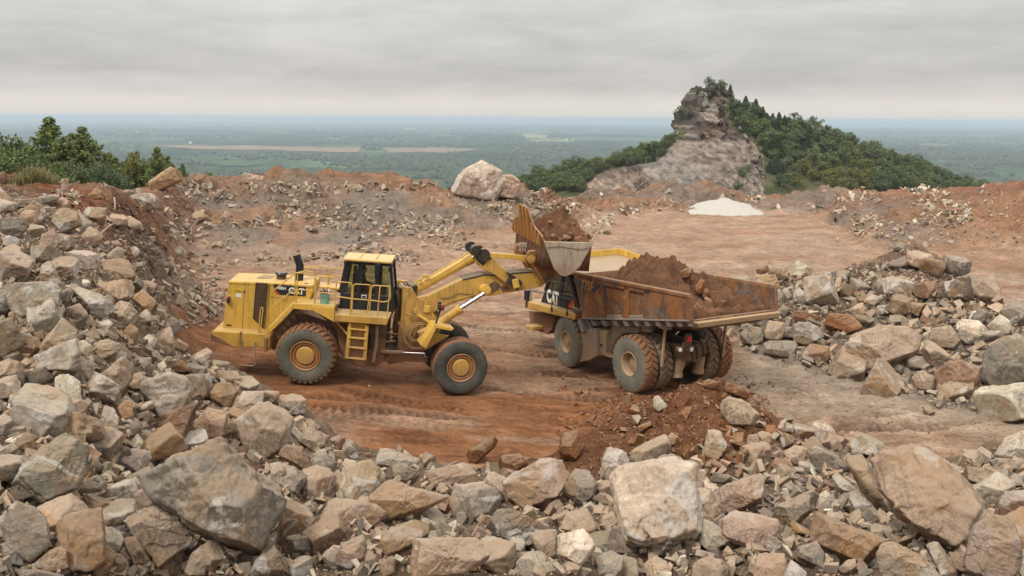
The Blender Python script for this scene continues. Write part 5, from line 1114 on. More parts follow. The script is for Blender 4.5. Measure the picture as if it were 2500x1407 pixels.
GLASS, n = new_mat('cab_glass'); lw = n.n('ShaderNodeLayerWeight',{'Blend':.25}); tr_ = n.n('ShaderNodeBsdfTransparent',{'Color':(.78,.82,.72,1)}); gl = n.n('ShaderNodeBsdfGlossy',{'Color':(.9,.95,1,1),'Roughness':.04})
mx = n.n('ShaderNodeMixShader',{0:n.math('ADD',n.math('MULTIPLY',lw.outputs['Fresnel'],.9),.04,True),1:tr_.outputs[0],2:gl.outputs[0]}); n.n('ShaderNodeOutputMaterial',{'Surface':mx.outputs[0]})
def tyre_mat(name, base, mud, amt, scale=9):
    m, n = new_mat(name); o = n.obj(); a = n.noise(o,2.0,6,.65); b = n.noise(o,scale,6,.7)
    c = n.mix(n.ramp(n.math('ADD',n.math('MULTIPLY',a,.7),n.math('MULTIPLY',b,.3)),[(.40-.25*amt,0),(.78-.30*amt,1)]), base, mud); c = n.mix(n.ramp(b,[(.3,.5),(.45,0)]), c, (.05,.045,.04))
    n.out(c,.92,normal=n.bump(b,.35,.02),spec=.2); return m
SIDE = tyre_mat('tyre_sidewall',(.080,.088,.074),(.20,.165,.11),.10); SIDED = tyre_mat('dark_tyre_sidewall',(.048,.054,.049),(.15,.125,.085),-.05); TREAD = tyre_mat('muddy_tyre_tread',(.12,.09,.065),(.25,.115,.055),.75); SIDEG = tyre_mat('grey_tyre_sidewall',(.10,.12,.108),(.24,.19,.13),.22); TREADT = tyre_mat('dusty_tyre_tread',(.11,.092,.072),(.23,.15,.09),.55)

def lettering(name, text, mat, parent, org, xdir, ydir, height, bold=.02, sx=1.0, xf=None, depth=.006):
    cu = bpy.data.curves.new(name,'FONT'); cu.body = text; cu.size = 1.0; cu.offset = bold; cu.extrude = .01; cu.align_x = 'CENTER'; cu.align_y = 'CENTER'; cu.resolution_u = 3
    tmp = bpy.data.objects.new('tmp',cu); COL.objects.link(tmp); dg = bpy.context.evaluated_depsgraph_get()
    me = bpy.data.meshes.new_from_object(tmp.evaluated_get(dg)); bpy.data.objects.remove(tmp); bpy.data.curves.remove(cu)
    V = np.zeros(len(me.vertices)*3); me.vertices.foreach_get('co',V); V = V.reshape(-1,3); s = height/.72
    xd = np.array(xdir,float); yd = np.array(ydir,float); nd = np.cross(xd,yd)
    Q_ = np.array(org)+V[:,:1]*s*sx*xd+V[:,1:2]*s*yd+(V[:,2:3]/.01)*depth*nd
    if xf is not None: Q_ = xf(Q_)
    me.vertices.foreach_set('co',Q_.astype(np.float32).ravel()); me.update(); me.materials.clear(); me.materials.append(mat); me.name = name
    return link(name, me, parent)

def wheel(parent, centre, R_, w, side, rimr, kind, xf=None, smooth_worn=False, mats=None, yaw=0.0, ph=0.0):
    """side +1: outer face looks to +y.  wheel > tyre, rim, hub"""
    e = bpy.data.objects.new('wheel',None); COL.objects.link(e); e.parent = parent; e.empty_display_size = .2
    sw, td, rm, hc = mats; c = np.array(centre,float); h = w/2
    cyw, syw = math.cos(yaw), math.sin(yaw); RZ = np.array([[cyw,-syw,0],[syw,cyw,0],[0,0,1]])
    def X(V):
        V = np.asarray(V,float)@RZ.T + c
        return xf(V) if xf is not None else V
    y = lambda t: t*side
    rt = rimr/R_; pf = [(rt,.86),(rt+.03,.93),(rt+.13,1.0),(.5*(rt+.93)+.04,1.03),(.86,1.0),(.93,.93),(.965,.83),(.982,.6),(.985,.3),(.985,0)]
    if not smooth_worn: pf = [(r*(.962 if r>.95 else .975 if r>.9 else 1),t) for r,t in pf]
    prof = [(r*R_, y(t*h)) for r,t in pf]; prof = prof+[(r,-t) for r,t in prof[-2::-1]]
    if side < 0: prof = prof[::-1]
    b = MB(); b.lathe(prof, n=72); nside = len(b.f)
    NL = 30 if kind=='loader' else 26; pit = 2*math.pi/NL; amp = .35 if smooth_worn else 1.0
    for sd in (1,-1):
        for k in range(NL):
            a0 = ph+k*pit+(pit/2 if sd<0 else 0); st = []
            ysn = [(.02,.985+.022*amp,0),(.42,.985+.022*amp,.38),(.80,.968+.027*amp,.62),(.97,.905+.03*amp,.70)]
            if kind=='truck': ysn = [(.04,1.0,0),(.40,1.0,.15),(.45,1.0,.45),(.84,.985,.55),(1.0,.915,.60)]
            for t,ro,sk in ysn:
                wd = pit*(.58 if kind=='loader' else .70)
                for rr in (R_*(ro-.07), R_*ro):
                    for da in (0,wd): aa = a0+sk*pit+da; st.append((rr*math.cos(aa), sd*t*h, rr*math.sin(aa)))
            F=[]; m = len(ysn)
            for i in range(m-1):
                o = 4*i
                for q in ((0,1,5,4),(1,3,7,5),(3,2,6,7),(2,0,4,6)): F.append(tuple(o+j for j in q))
            F += [(0,2,3,1),(4*(m-1),4*(m-1)+1,4*(m-1)+3,4*(m-1)+2)]; b.add(st,F)
    t = b.build('tyre', sw, e, X, smooth=True); t.data.materials.append(td)
    cen = np.array([f.center[:] for f in t.data.polygons]); base = X(np.zeros((1,3)))[0]; ax = X(np.array([[0,1,0.]]))[0]-base
    rel = cen-base; rad_ = np.linalg.norm(rel-np.outer(rel@ax,ax),axis=1)
    mi = (rad_ > (.915 if not smooth_worn else .955)*R_).astype(np.int32); t.data.polygons.foreach_set('material_index', mi)
    r = MB()
    if kind=='loader': pr2 = [(rimr*1.0,.90),(rimr*.97,.95),(rimr*.93,.93),(rimr*.91,.80),(rimr*.86,.72),(rimr*.84,.80),(rimr*.72,.80),(rimr*.70,.68),(rimr*.62,.66),(0,.66)]
    elif kind=='rear': pr2 = [(rimr*1.03,.90),(rimr*1.01,.97),(rimr*.95,.95),(rimr*.90,.82),(rimr*.87,.40),(rimr*.84,-.25),(rimr*.6,-.30),(0,-.30)]
    else: pr2 = [(rimr*1.03,.90),(rimr*1.01,.97),(rimr*.94,.95),(rimr*.90,.72),(rimr*.86,.62),(rimr*.80,.70),(rimr*.76,.55),(0,.50)]
    r.lathe([(a, y(bb*h)) for a,bb in (pr2 if side>0 else pr2)], n=48)
    if kind=='loader':
        for k in range(28): a = 2*math.pi*k/28; r.cyl((rimr*.78*math.cos(a),y(.78*h),rimr*.78*math.sin(a)),(rimr*.78*math.cos(a),y(.86*h),rimr*.78*math.sin(a)),.017,6)
    r.build('rim', rm, e, X, smooth=True)
    q = MB()
    if kind=='loader': q.lathe([(rimr*.60,y(.5*h)),(rimr*.60,y(.80*h)),(rimr*.54,y(.88*h)),(0,y(.90*h))],n=36)
    elif kind=='rear':
        q.lathe([(rimr*.62,y(-.35*h)),(rimr*.62,y(.10*h)),(rimr*.52,y(.20*h)),(0,y(.22*h))],n=36)
        for k in range(32): a = 2*math.pi*k/32; q.box((rimr*.64*math.cos(a),y(.0),rimr*.64*math.sin(a)),(.035,.16*h*2,.035),np.array([[math.cos(a),0,-math.sin(a)],[0,1,0],[math.sin(a),0,math.cos(a)]]))
    else:
        q.lathe([(rimr*.66,y(.45*h)),(rimr*.60,y(.58*h)),(rimr*.36,y(.60*h)),(rimr*.30,y(.80*h)),(0,y(.84*h))],n=30)
        for k in range(10): a = 2*math.pi*k/10; q.cyl((rimr*.5*math.cos(a),y(.55*h),rimr*.5*math.sin(a)),(rimr*.5*math.cos(a),y(.70*h),rimr*.5*math.sin(a)),.03,6)
    q.build('hub', hc, e, X, smooth=True)
    return e
# ------------------------------------------------------------------ wheel loader
LR = empty('wheel_loader', RF.mat(), 'yellow articulated wheel loader with raised bucket of dirt over the dump truck', 'wheel loader')
def rp(y, *pts, c='P'): return [RF.xz(c,u,v,y) for u,v in pts]
def r3(u, v, y, c='P'): return RF.onto(c,u,v,1,y)
def r3s(y, *pts, c='P'): return [r3(u,v,y,c) for u,v in pts]
def f3(u, v, y, c='P'): return FF.onto(c,u,v,1,y)
def fp(y, *pts, c='P'): return [FF.xz(c,u,v,y) for u,v in pts]
F2R = lambda V: RF.l(FF.w(V))
def part(name, b, mat, xf=None, bevel=.012, smooth=False, parent=None, seg=2): return b.build(name, mat, parent or LR, xf, bevel, smooth, seg)
MT = lambda tread: (tread[0], tread[1], RIMO, YEL)
for s in (-1,1):
    wheel(LR, (0,s*1.40,1.03), 1.03, .90, s, .53, 'loader', mats=(SIDE,TREAD,RIMO,YEL), ph=.05)
    wheel(LR, (0,s*1.40,.99), .985, .86, s, .515, 'loader', F2R, True, mats=(SIDED,TREAD,RIMO,YEL))
# engine hood
HW = .92
hood = MB().prism(rp(-HW,(236,384),(445,391),(600,398),(868,414),(868,470),(830,560),(700,567),(520,782),(190,752)), -HW, .38)
HO = part('hood', hood, YEL, bevel=.05, seg=3)
ztop = RF.xz('P',560,398,-HW)[1]
def onz(u,v,z): return RF.onto('P',u,v,2,z)
b = MB(); tq = [onz(u,v,ztop+.005) for u,v in ((450,362),(500,338),(590,346),(560,366))]; b.plate(tq,.012); part('hood_vent', b, DIRT, bevel=0, parent=HO)
for seam in ((545,398,535,700),(700,408,660,560),(446,393,428,560),(362,390,338,756),(548,505,690,520),(238,404,868,432)):
    b = MB(); b.beam(r3(seam[0],seam[1],-HW-.004), r3(seam[2],seam[3],-HW-.004), .006,.012,(0,1,0)); part('panel_seam', b, GREASE, bevel=0, parent=HO)
b = MB()
for (u,v) in ((258,400),(300,401),(345,402),(392,402),(250,470),(236,560),(222,650),(208,735),(262,745),(318,752),(560,500),(690,505),(835,440),(835,520)): b.cyl(r3(u,v,-HW),r3(u,v,-HW-.012),.014,6)
part('panel_bolt', b, GREASE, bevel=0, parent=HO)
b = MB(); b.plate(r3s(-HW-.006,(632,508),(672,508),(672,532),(632,532)), .012); part('door_latch', b, YELD, bevel=.003, parent=HO)
# radiator grille with its louvres
gp = [(442,396),(530,402),(516,600),(498,738),(455,700),(418,662),(430,570)]
GR = part('grille', MB().plate(r3s(-HW-.008,*gp), .016), GREASE, bevel=0)
b = MB()
for k in range(34):
    v = 408+k*9.3; le = np.interp(v,[396,570,662,700,738],[445,434,424,458,497]); ri = np.interp(v,[402,600,738],[526,513,498])
    if ri-le > 12: b.beam(r3(le,v,-HW-.035), r3(ri,v+2,-HW-.035), .04,.016,(0,.6,1))
for u0,v0,u1,v1 in ((442,396,422,660),(530,402,498,738),(486,400,462,690)): b.beam(r3(u0,v0,-HW-.05), r3(u1,v1,-HW-.05), .02,.03,(0,1,0))
part('louvre', b, DIRT, bevel=0, parent=GR)
# decals and lettering
PN = part('logo_panel', MB().plate(r3s(-HW-.006,(572,408),(815,430),(812,500),(625,488),(578,446)), .008), PANEL, bevel=0)
part('red_stripe', MB().plate(r3s(-HW-.012,(574,446),(584,450),(622,486),(600,484),(576,462)), .008), REDM, bevel=0, parent=PN)
pc_ = r3(632,440,-HW-.014); lettering('model_number','988H',WHITE,PN,pc_,(1,0,-.02),(0,0,1),.105,.02,.95)
pc_ = r3(742,462,-HW-.014); lettering('maker_lettering','CAT',WHITE,PN,pc_,(1,0,-.02),(0,0,1),.21,.035,.92)
part('logo_triangle', MB().plate(r3s(-HW-.024,(718,482),(746,450),(774,484)), .006), DECY, bevel=0, parent=PN)
b = MB().plate(r3s(-HW-.006,(274,443),(368,448),(367,472),(274,468)), .006); D1 = part('dealer_sticker', b, DECY, bevel=0)
lettering('dealer_lettering','Carlton',PANEL,D1,r3(308,457,-HW-.012),(1,0,0),(0,0,1),.05,.01)
part('sticker_square', MB().plate(r3s(-HW-.012,(343,450),(365,451),(365,471),(343,470)),.004), PANEL, bevel=0, parent=D1); lettering('square_lettering','CAT',WHITE,D1,r3(354,460,-HW-.017),(1,0,0),(0,0,1),.04,.02)
part('notice_sticker', MB().plate(r3s(-HW-.006,(292,478),(334,480),(334,508),(292,506)),.005), WHITE, bevel=0)
part('small_sticker', MB().plate(r3s(-HW-.006,(222,708),(258,711),(258,722),(222,719)),.005), PANEL, bevel=0)
b = MB().box(r3(236,525,-HW-.06),(.10,.14,.24)); T1 = part('tail_lamp', b, GREASE, bevel=.02); part('lens', MB().box(r3(230,512,-HW-.13),(.06,.02,.09)), LAMPR, bevel=.01, parent=T1)
b = MB().tube([r3(225,440,-HW),r3(215,446,-HW-.05),r3(228,450,-HW-.02)],.015,6); part('hook', b, GREASE, bevel=0)
# counterweight
cw = MB().prism(rp(-1.35,(108,770),(122,755),(520,778),(548,800),(545,905),(480,882),(300,884),(200,862),(105,832)), -1.35, 1.35)
CWO = part('counterweight', cw, YELC, bevel=.05, seg=3)
part('bumper_wear', MB().plate(r3s(-1.357,(108,778),(150,800),(290,880),(200,860),(107,830)),.01), DIRT, bevel=0, parent=CWO)
# frames
fr = MB().prism(rp(-.75,(540,800),(720,600),(1000,690),(1410,715),(1395,985),(1330,1028),(1185,1012),(1040,905),(560,900)), -.75,.75); part('rear_frame', fr, DIRT, bevel=.03)
ax = MB(); ax.cyl((0,-1.2,1.03),(0,1.2,1.03),.30); part('rear_axle', ax, DIRT, bevel=0, smooth=True)
wz = rp(-1.0,(880,610),(1020,690),(1130,705),(1115,965),(1060,900),(1050,760),(960,670)); 
for s in (-1,1): part('fender_liner', MB().prism(wz,s-.02,s+.02), DIRT, bevel=.01)
# fenders with the stair stringer, both sides
fe = [(500,782),(545,772),(720,592),(872,607),(1022,686),(1026,578),(868,560),(720,553),(530,745)]
for s in (-1,1):
    b = MB(); ps = rp(-1.62,*fe); y0,y1 = (-1.62,-1.56) if s<0 else (1.56,1.62); b.prism(ps,y0,y1); yi = (-1.6,-.9) if s<0 else (.9,1.6)
    b.prism(rp(-1.62,(720,553),(868,560),(1026,578),(1026,592),(868,574),(716,567)),*yi)
    for k in range(5):
        u = 560+k*38; v = 735-k*40; q = RF.xz('P',u,v,-1.6); b.box((q[0],(yi[0]+yi[1])/2,q[1]),(.24,.66,.03))
    part('fender', b, YEL, bevel=.01)
# cab platform
dk = MB().prism(rp(-1.62,(1022,632),(1432,660),(1412,716),(1022,688)), -1.62, 1.62); DK = part('cab_platform', dk, YELD, bevel=.03)
part('side_sheet', MB().prism(rp(-1.62,(868,575),(1025,586),(1022,686),(870,605)),-1.66,-1.62), YEL, bevel=.006)
# cab
CB = MB().prism(rp(-.85,(1072,470),(1458,500),(1476,600),(1440,662),(1052,620)), -.85,.15); CBO = part('cab_base', CB, BLK, bevel=.03)
for s in (-1,1):
    y = s*.85 if s<0 else .15
    def col(pts, wdt, par=CBO):
        b = MB(); P_ = [r3(u,v,-.85) for u,v in pts]; P_ = [(p[0],y-s*wdt/2,p[2]) for p in P_]
        for i in range(len(P_)-1): b.beam(P_[i],P_[i+1],wdt,wdt,(0,1,0))
        part('cab_post', b, BLK, bevel=.01, parent=par)
    col([(1122,240),(1072,475)],.16); col([(1218,252),(1205,490)],.14); col([(1345,262),(1338,500)],.13); col([(1442,262),(1462,505)],.09)
    col([(1122,246),(1442,266)],.12)
    b = MB(); P_ = [r3(u,v,-.85) for u,v in ((1122,246),(1440,266),(1460,502),(1072,474))]; b.plate([(p[0],y-s*.03,p[2]) for p in P_], .012); part('side_window', b, GLASS, bevel=0, parent=CBO)
xf_ = r3(1442,262,-.85); xb_ = r3(1462,505,-.85); b = MB().plate([(xf_[0],-.82,xf_[2]),(xf_[0],.12,xf_[2]),(xb_[0],.12,xb_[2]),(xb_[0],-.82,xb_[2])],.012); part('windscreen', b, GLASS, bevel=0, parent=CBO)
xr_ = r3(1122,246,-.85); xs_ = r3(1072,475,-.85); b = MB().plate([(xr_[0],-.82,xr_[2]),(xr_[0],.12,xr_[2]),(xs_[0],.12,xs_[2]),(xs_[0],-.82,xs_[2])],.012); part('rear_window', b, GLASS, bevel=0, parent=CBO)
rf_ = MB().prism(rp(-.98,(1088,214),(1458,238),(1452,262),(1090,237)), -.98,.08); RO = part('cab_roof', rf_, YTOP, bevel=.06, seg=3)
zr = RF.xz('P',1250,222,-.98)[1]
for a in (.33,.66):
    x0 = r3(1088,214,-.98)[0]; x1 = r3(1458,238,-.98)[0]; x = x0+(x1-x0)*a; b = MB().box((x,-.45,zr+.028),(.02,.9,.02)); part('roof_rib', b, YTOP, bevel=0, parent=RO)
for (u,v,y) in ((1108,248,-.9),(1452,268,-.9),(1440,300,-.75)):
    b = MB().box(r3(u,v,y),(.10,.12,.13)); part('work_lamp', b, GREASE, bevel=.02)
b = MB().box(r3(1345,310,-1.0),(.17,.06,.5)); b.tube([r3(1360,262,-.9),r3(1352,285,-1.0)],.015,6); part('mirror', b, BLK, bevel=.02)
b = MB().plate(r3s(-.862,(1228,488),(1266,491),(1264,515),(1226,512)),.012); part('door_handle', b, WHITE, bevel=.004, parent=CBO); part('handle_recess', MB().plate(r3s(-.87,(1233,493),(1260,495),(1258,511),(1231,508)),.012), BLK, bevel=0, parent=CBO)
# seat and console
sx,sz_ = RF.xz('P',1240,470,0); sy_ = -.35; st = MB().box((sx,0,sz_+.05),(.5,.55,.16)); st.box((sx-.24,0,sz_+.45),(.14,.52,.75)); st.box((sx-.26,0,sz_+.93),(.10,.3,.2)); part('seat', st, SEATM, lambda V: V+np.array((0,-.35,0)), bevel=.05, seg=3)
b = MB().box((sx+.75,0,sz_+.1),(.2,.5,.7)); b.tube([(sx+.62,0,sz_+.3),(sx+.5,0,sz_+.5)],.03,8); part('console', b, BLK, lambda V: V+np.array((0,-.35,0)), bevel=.03)
# exhaust and air cleaner
ex = MB(); e0 = r3(765,388,-.35); ex.tube([e0+np.array((0,0,-.2)), (e0[0],e0[1],r3(765,268,-.35)[2]), r3(752,222,-.35), r3(742,190,-.35)], .135, 18); part('exhaust_pipe', ex, BLK, bevel=0, smooth=True)
pc = r3(630,372,-.3); hgt = r3(630,318,-.3)[2]-pc[2]; b = MB().lathe([(.001,-.1),(.165,-.1),(.165,hgt*.55),(.20,hgt*.62),(.225,hgt*.8),(.19,hgt),(.001,hgt*1.02)], pc, 'z', 24); AC = part('air_cleaner', b, BLK, bevel=0, smooth=True)
part('clear_bowl', MB().lathe([(.168,.02),(.168,hgt*.45)],pc,'z',24), DIRT, bevel=0, parent=AC)
b = MB().box(r3(815,410,-.8),(.12,.1,.10)); part('hood_lamp', b, GREASE, bevel=.02)
# hand rails
def rail(pts, y=-1.56, r=.021, name='hand_rail', closed=False, mat=None):
    P_ = [r3(*p[:2], p[2] if len(p)>2 else y) for p in pts]; return part(name, MB().tube(P_, r, 8, closed), mat or RAIL, bevel=0, smooth=True)
rail([(572,458),(730,332),(745,324),(850,332),(868,340),(880,362),(877,555)]); rail([(556,592),(718,452),(735,447),(870,458)]); rail([(735,326),(728,556)]); rail([(752,326),(742,560)])
rail([(745,325),(800,312),(862,318),(862,336)],y=-1.5)
rail([(890,470),(890,365),(900,350),(1010,358),(1032,368),(1042,392),(1020,662)]); rail([(885,468),(1028,484)]); rail([(886,368),(882,566)])
rail([(1042,390),(1135,398),(1152,405),(1160,424),(1140,690)]); rail([(1038,500),(1150,516)]); rail([(1160,424),(1138,715)],r=.026,mat=YELD)
rail([(1186,408),(1292,415),(1282,530),(1268,632),(1172,622),(1158,612),(1155,596),(1166,430),(1172,414)],closed=True,name='gate'); rail([(1164,518),(1280,528)],name='gate_bar')
rail([(1284,655),(1300,442),(1306,426),(1322,418),(1440,426),(1442,520),(1430,534),(1392,542),(1296,528)],name='gate'); rail([(1366,422),(1345,662)],name='gate_bar'); rail([(1440,426),(1416,668)],name='gate_bar')
YF = 1.3
rail([(800,300),(812,282),(830,275),(960,280),(978,290),(985,310),(975,420)],y=YF); rail([(985,420),(992,310),(1000,296),(1015,290),(1112,294)],y=YF); rail([(800,300),(796,330)],y=YF); rail([(890,380),(905,310),(900,296),(885,290),(800,286)],y=.9); rail([(900,345),(1100,352)],y=YF)
rail([(1452,360),(1482,362),(1490,372),(1478,470)],y=1.0,r=.016)
rail([(458,800),(476,595),(482,582),(492,583),(494,596),(470,800)],y=-1.3,r=.02)
# ladder at the cab, braces, hanging rear ladder
ld = MB(); LA,LB_,LC,LD = r3s(-1.5,(1142,705),(1268,716),(1250,976),(1116,962))
ld.beam(LA,LD,.12,.05,(0,1,0)); ld.beam(LB_,LC,.12,.05,(0,1,0))
for t in (.13,.38,.66,.97): ld.beam(LA+(LD-LA)*t, LB_+(LC-LB_)*t, .14,.035,(0,0,1))
LO = part('ladder', ld, YEL, bevel=.006); part('back_plate', MB().plate([p+np.array((0,.14,0)) for p in (LA,LB_,LC,LD)],.01), YELD, bevel=0, parent=LO)
part('brace', MB().beam(r3(1040,690,-1.2),r3(1125,785,-1.4),.04,.05), YEL, bevel=.005)
b = MB(); b.tube(r3s(-1.38,(338,825),(322,930),(320,1000),(335,1012),(420,1018),(436,1005),(436,840)),.022,8); b.tube(r3s(-1.38,(326,928),(434,942)),.02,8); part('rear_ladder', b, GREYM, bevel=0, smooth=True)
b = MB(); b.beam(r3(330,760,-1.36),r3(322,850,-1.36),.05,.06); part('step_bracket', b, YELD, bevel=.01); part('step_bracket', MB().beam(r3(520,800,-1.3),r3(515,905,-1.3),.25,.1), YELD, bevel=.01)
# hydraulics at the joint
b = MB(); b.tube(r3s(-1.0,(1340,720),(1335,860),(1312,985)),.07,10); part('air_duct', b, GREYM, bevel=0, smooth=True)
b = MB(); b.tube(r3s(-1.1,(1300,770),(1292,890)),.075,12); part('accumulator', b, GREASE, bevel=0, smooth=True)
b = MB().box(r3(1240,840,-.9)+np.array((0,.25,0)),(.55,.3,.95)); part('tank', b, DIRT, bevel=.04)
rs = np.random.default_rng(5)
for k in range(15):
    v = 735+k*15; p0 = r3(1355+rs.uniform(-20,20),v+rs.uniform(-12,12),-.6+rs.uniform(-.2,.3)); p1 = r3(1500+rs.uniform(-20,20),v+rs.uniform(-25,25),-.4+rs.uniform(-.3,.3)); m_ = (p0+p1)/2+np.array((0,rs.uniform(-.2,.1),rs.uniform(-.16,.02)))
    part('hydraulic_hose', MB().tube([p0,(p0*.6+m_*.4+(0,0,-.02)),m_,(p1*.6+m_*.4),p1],.024+.012*rs.random(),8), [RUB,GREASE,HOSE][k%3], bevel=0, smooth=True)
b = MB(); b.cyl(r3(1375,912,-.8),r3(1540,918,-.85),.075,14); SC_ = part('steering_cylinder', b, YELD, bevel=0, smooth=True); part('steering_rod', MB().cyl(r3(1540,918,-.85),r3(1700,925,-.9),.035,12), CHROME, bevel=0, smooth=True, parent=SC_)
# ---- front frame, in its own axes and then carried over
ff = MB()
tw = fp(-.62,(1530,425),(1600,432),(1640,500),(1705,535),(1770,640),(1830,705),(1790,800),(1690,900),(1500,900),(1495,780),(1520,640))
for s in (-1,1): ff.prism(tw, s*.62-.09, s*.62+.09)
ff.prism(fp(-.5,(1500,800),(1690,880),(1700,990),(1350,985),(1350,900),(1480,890)), -.5,.5); ff.prism(fp(-.5,(1540,440),(1600,440),(1620,640),(1530,640)), -.55,.55)
FFO = part('front_frame', ff, YELD, F2R, bevel=.02)
b = MB(); b.cyl((0,-1.2,.99),(0,1.2,.99),.30); b.prism(fp(-.5,(1420,945),(1720,960),(1720,1000),(1600,980),(1430,1010)),-.45,.45); part('front_axle', b, DIRT, F2R, bevel=0, smooth=True)
b = MB(); b.prism(fp(-.3,(1515,440),(1560,430),(1600,440),(1600,520),(1565,640),(1520,660)), -.3,.3); part('tower_back', b, DIRT, F2R, bevel=.02)
for s in (-1,1):
    b = MB(); ps = fp(-1.7,(1772,708),(1916,740),(1897,757),(1785,735),(1708,887),(1664,862)); y0,y1 = sorted((s*.95,s*1.72)); b.prism(ps,y0,y1); b.prism(fp(-1.7,(1772,708),(1916,740),(1895,785),(1790,760)), *( (y0,y0+.03) if s>0 else (y1-.03,y1))); b.prism(fp(-.9,(1705,760),(1880,790),(1700,900),(1660,860)), s*.92-.03, s*.92+.03)
    part('front_fender', b, YEL, F2R, bevel=.012)
b = MB(); b.tube([f3(1778,712,-1.5),f3(1800,640,-1.5),f3(1815,600,-1.5)],.035,8); WL = part('lamp_post', b, BLK, F2R, bevel=0); part('work_lamp', MB().box(f3(1818,578,-1.5),(.22,.2,.2)), GREASE, F2R, bevel=.03, parent=WL); part('lens', MB().box(f3(1830,575,-1.62),(.08,.02,.09)), LAMPR, F2R, bevel=.005, parent=WL); part('lamp_hood', MB().box(f3(1808,548,-1.5),(.12,.14,.14)), GREASE, F2R, bevel=.04, parent=WL)
b = MB().box(f3(1683,495,.3),(.2,.25,.2)); part('work_lamp', b, GREASE, F2R, bevel=.02)
# lift arms
arm = [(1140,730),(1090,749),(1040,772),(1010,768),(1000,745),(1015,728),(1045,722),(1128,683),(1157,677),(1183,671),(1215,672),(1255,667),(1307,663),(1330,672),(1334,690),(1322,701),(1302,704),(1283,708),(1254,713),(1206,722),(1171,725)]
BY0,BY1 = -.44,.24
b = MB(); b.prism(fp(BY0,*arm,c='X'), BY0, BY1); A_ = part('boom', b, YELD, F2R, bevel=.02)
for (u,v,r_,o_) in ((1186,709,.19,.30),(1018,752,.14,.1),(1322,684,.15,.12)):
    q = FF.onto('X',u,v,1,-.7); b = MB()
    b.cyl((q[0],BY0-o_,q[2]),(q[0],BY1+o_,q[2]),r_,26); b.cyl((q[0],BY0-o_-.05,q[2]),(q[0],BY0-o_+.01,q[2]),r_*.6,18)
    part('boom_pin', b, YEL, F2R, bevel=0, smooth=True, parent=A_)
b = MB(); top = [FF.onto('X',u,v,1,BY0) for u,v in ((1130,684),(1157,678),(1183,672),(1215,673),(1255,668),(1300,665))]
for i in range(len(top)-1): b.beam((top[i][0],(BY0+BY1)/2,top[i][2]+.008),(top[i+1][0],(BY0+BY1)/2,top[i+1][2]+.008),BY1-BY0+.02,.05)
part('grease_strip', b, GREASE, F2R, bevel=0, parent=A_)
for (u,v,w_,h_) in ((1205,700,.55,.42),(1232,706,.34,.26)):
    q = FF.onto('X',u,v,1,BY0-.006); rs = np.random.default_rng(u); b = MB(); pl_ = [(q[0]+w_*.5*math.cos(a)*rs.uniform(.6,1.1),BY0-.006,q[2]+h_*.5*math.sin(a)*rs.uniform(.6,1.1)) for a in np.linspace(0,6.28,18)[:-1]]; b.plate(pl_,.006); part('grease_stain', b, DIRT, F2R, bevel=0, parent=A_)
for ps in ([(1060,757),(1100,735),(1150,722),(1200,716)],[(1075,728),(1095,728),(1120,716),(1165,722)]):
    part('oil_line', MB().tube([FF.onto('X',u,v,1,BY0-.03) for u,v in ps],.012,6), GREASE if ps[0][0]==1075 else RAIL, F2R, bevel=0, smooth=True, parent=A_)
# lift cylinders
for s in (-1,1):
    g = lambda u,v: (lambda q:(q[0],s*.98,q[2]))(FF.onto('P',u,v,1,-.98))
    b = MB(); b.cyl(g(1690,775),g(1955,595),.15,22); b.cyl(g(1938,607),g(1968,586),.185,22); b.cyl(g(1700,800),g(1680,750),.2,18); CYL = part('lift_cylinder', b, YELD, F2R, bevel=0, smooth=True)
    part('cylinder_rod', MB().cyl(g(1968,586),g(2140,478),.072,16), CHROME, F2R, bevel=0, smooth=True, parent=CYL)
    part('grease_line', MB().tube([g(1760,690),g(1850,622),g(1935,560)],.02,8), HOSE, F2R, bevel=0, smooth=True, parent=CYL)
# tilt cylinder, lever and link
g = lambda u,v,c='P',y=0: FF.onto(c,u,v,1,y)
b = MB(); b.cyl(g(1600,462),g(2035,222),.175,24); b.cyl(g(2000,241),g(2050,214),.20,24); TCY = part('tilt_cylinder', b, YEL, F2R, bevel=0, smooth=True)
part('cylinder_rod', MB().cyl(g(2050,214),g(2100,188),.085,16), CHROME, F2R, bevel=0, smooth=True, parent=TCY)
b = MB(); b.tube([g(1620,400,y=-.2),g(1700,352,y=-.22),g(1730,352,y=-.24),g(1880,262,y=-.22),g(2030,172,y=-.2)],.026,8); b.box(g(1705,350,y=-.2),(.2,.1,.12)); b.box(g(1660,382,y=-.2),(.16,.1,.10)); part('oil_line', b, RAIL, F2R, bevel=0, parent=TCY)
b = MB(); b.box(g(1600,455),(.34,.5,.5)); part('cylinder_mount', b, GREASE, F2R, bevel=.06)
lvp = ((120,705),(150,655),(240,655),(330,730),(400,770),(590,975),(700,1050),(795,1080),(775,1215),(690,1245),(560,1115),(430,1015),(262,935),(215,860),(140,760))
LV = part('tilt_lever', MB().prism(fp(-.56,*lvp,c='N'),-.60,-.47), YELD, F2R, bevel=.03); part('lever_plate', MB().prism(fp(-.56,*lvp,c='N'),.27,.38), YELD, F2R, bevel=.03, parent=LV)
for (u,v,r_) in ((180,690,.20),(285,750,.23)):
    q = g(u,v,'N',-.6); [part('pin_cap', MB().cyl((q[0],a_,q[2]),(q[0],b_,q[2]),r_,24), GREASE, F2R, bevel=0, smooth=True, parent=LV) for a_,b_ in ((-.67,-.42),(.22,.40))]
q = g(300,860,'N',-.615); part('grease_smear', MB().plate([g(u,v,'N',-.607) for u,v in ((140,690),(230,670),(340,760),(400,800),(330,830),(280,900),(220,850),(160,770))],.006), GREASE, F2R, bevel=0, parent=LV)
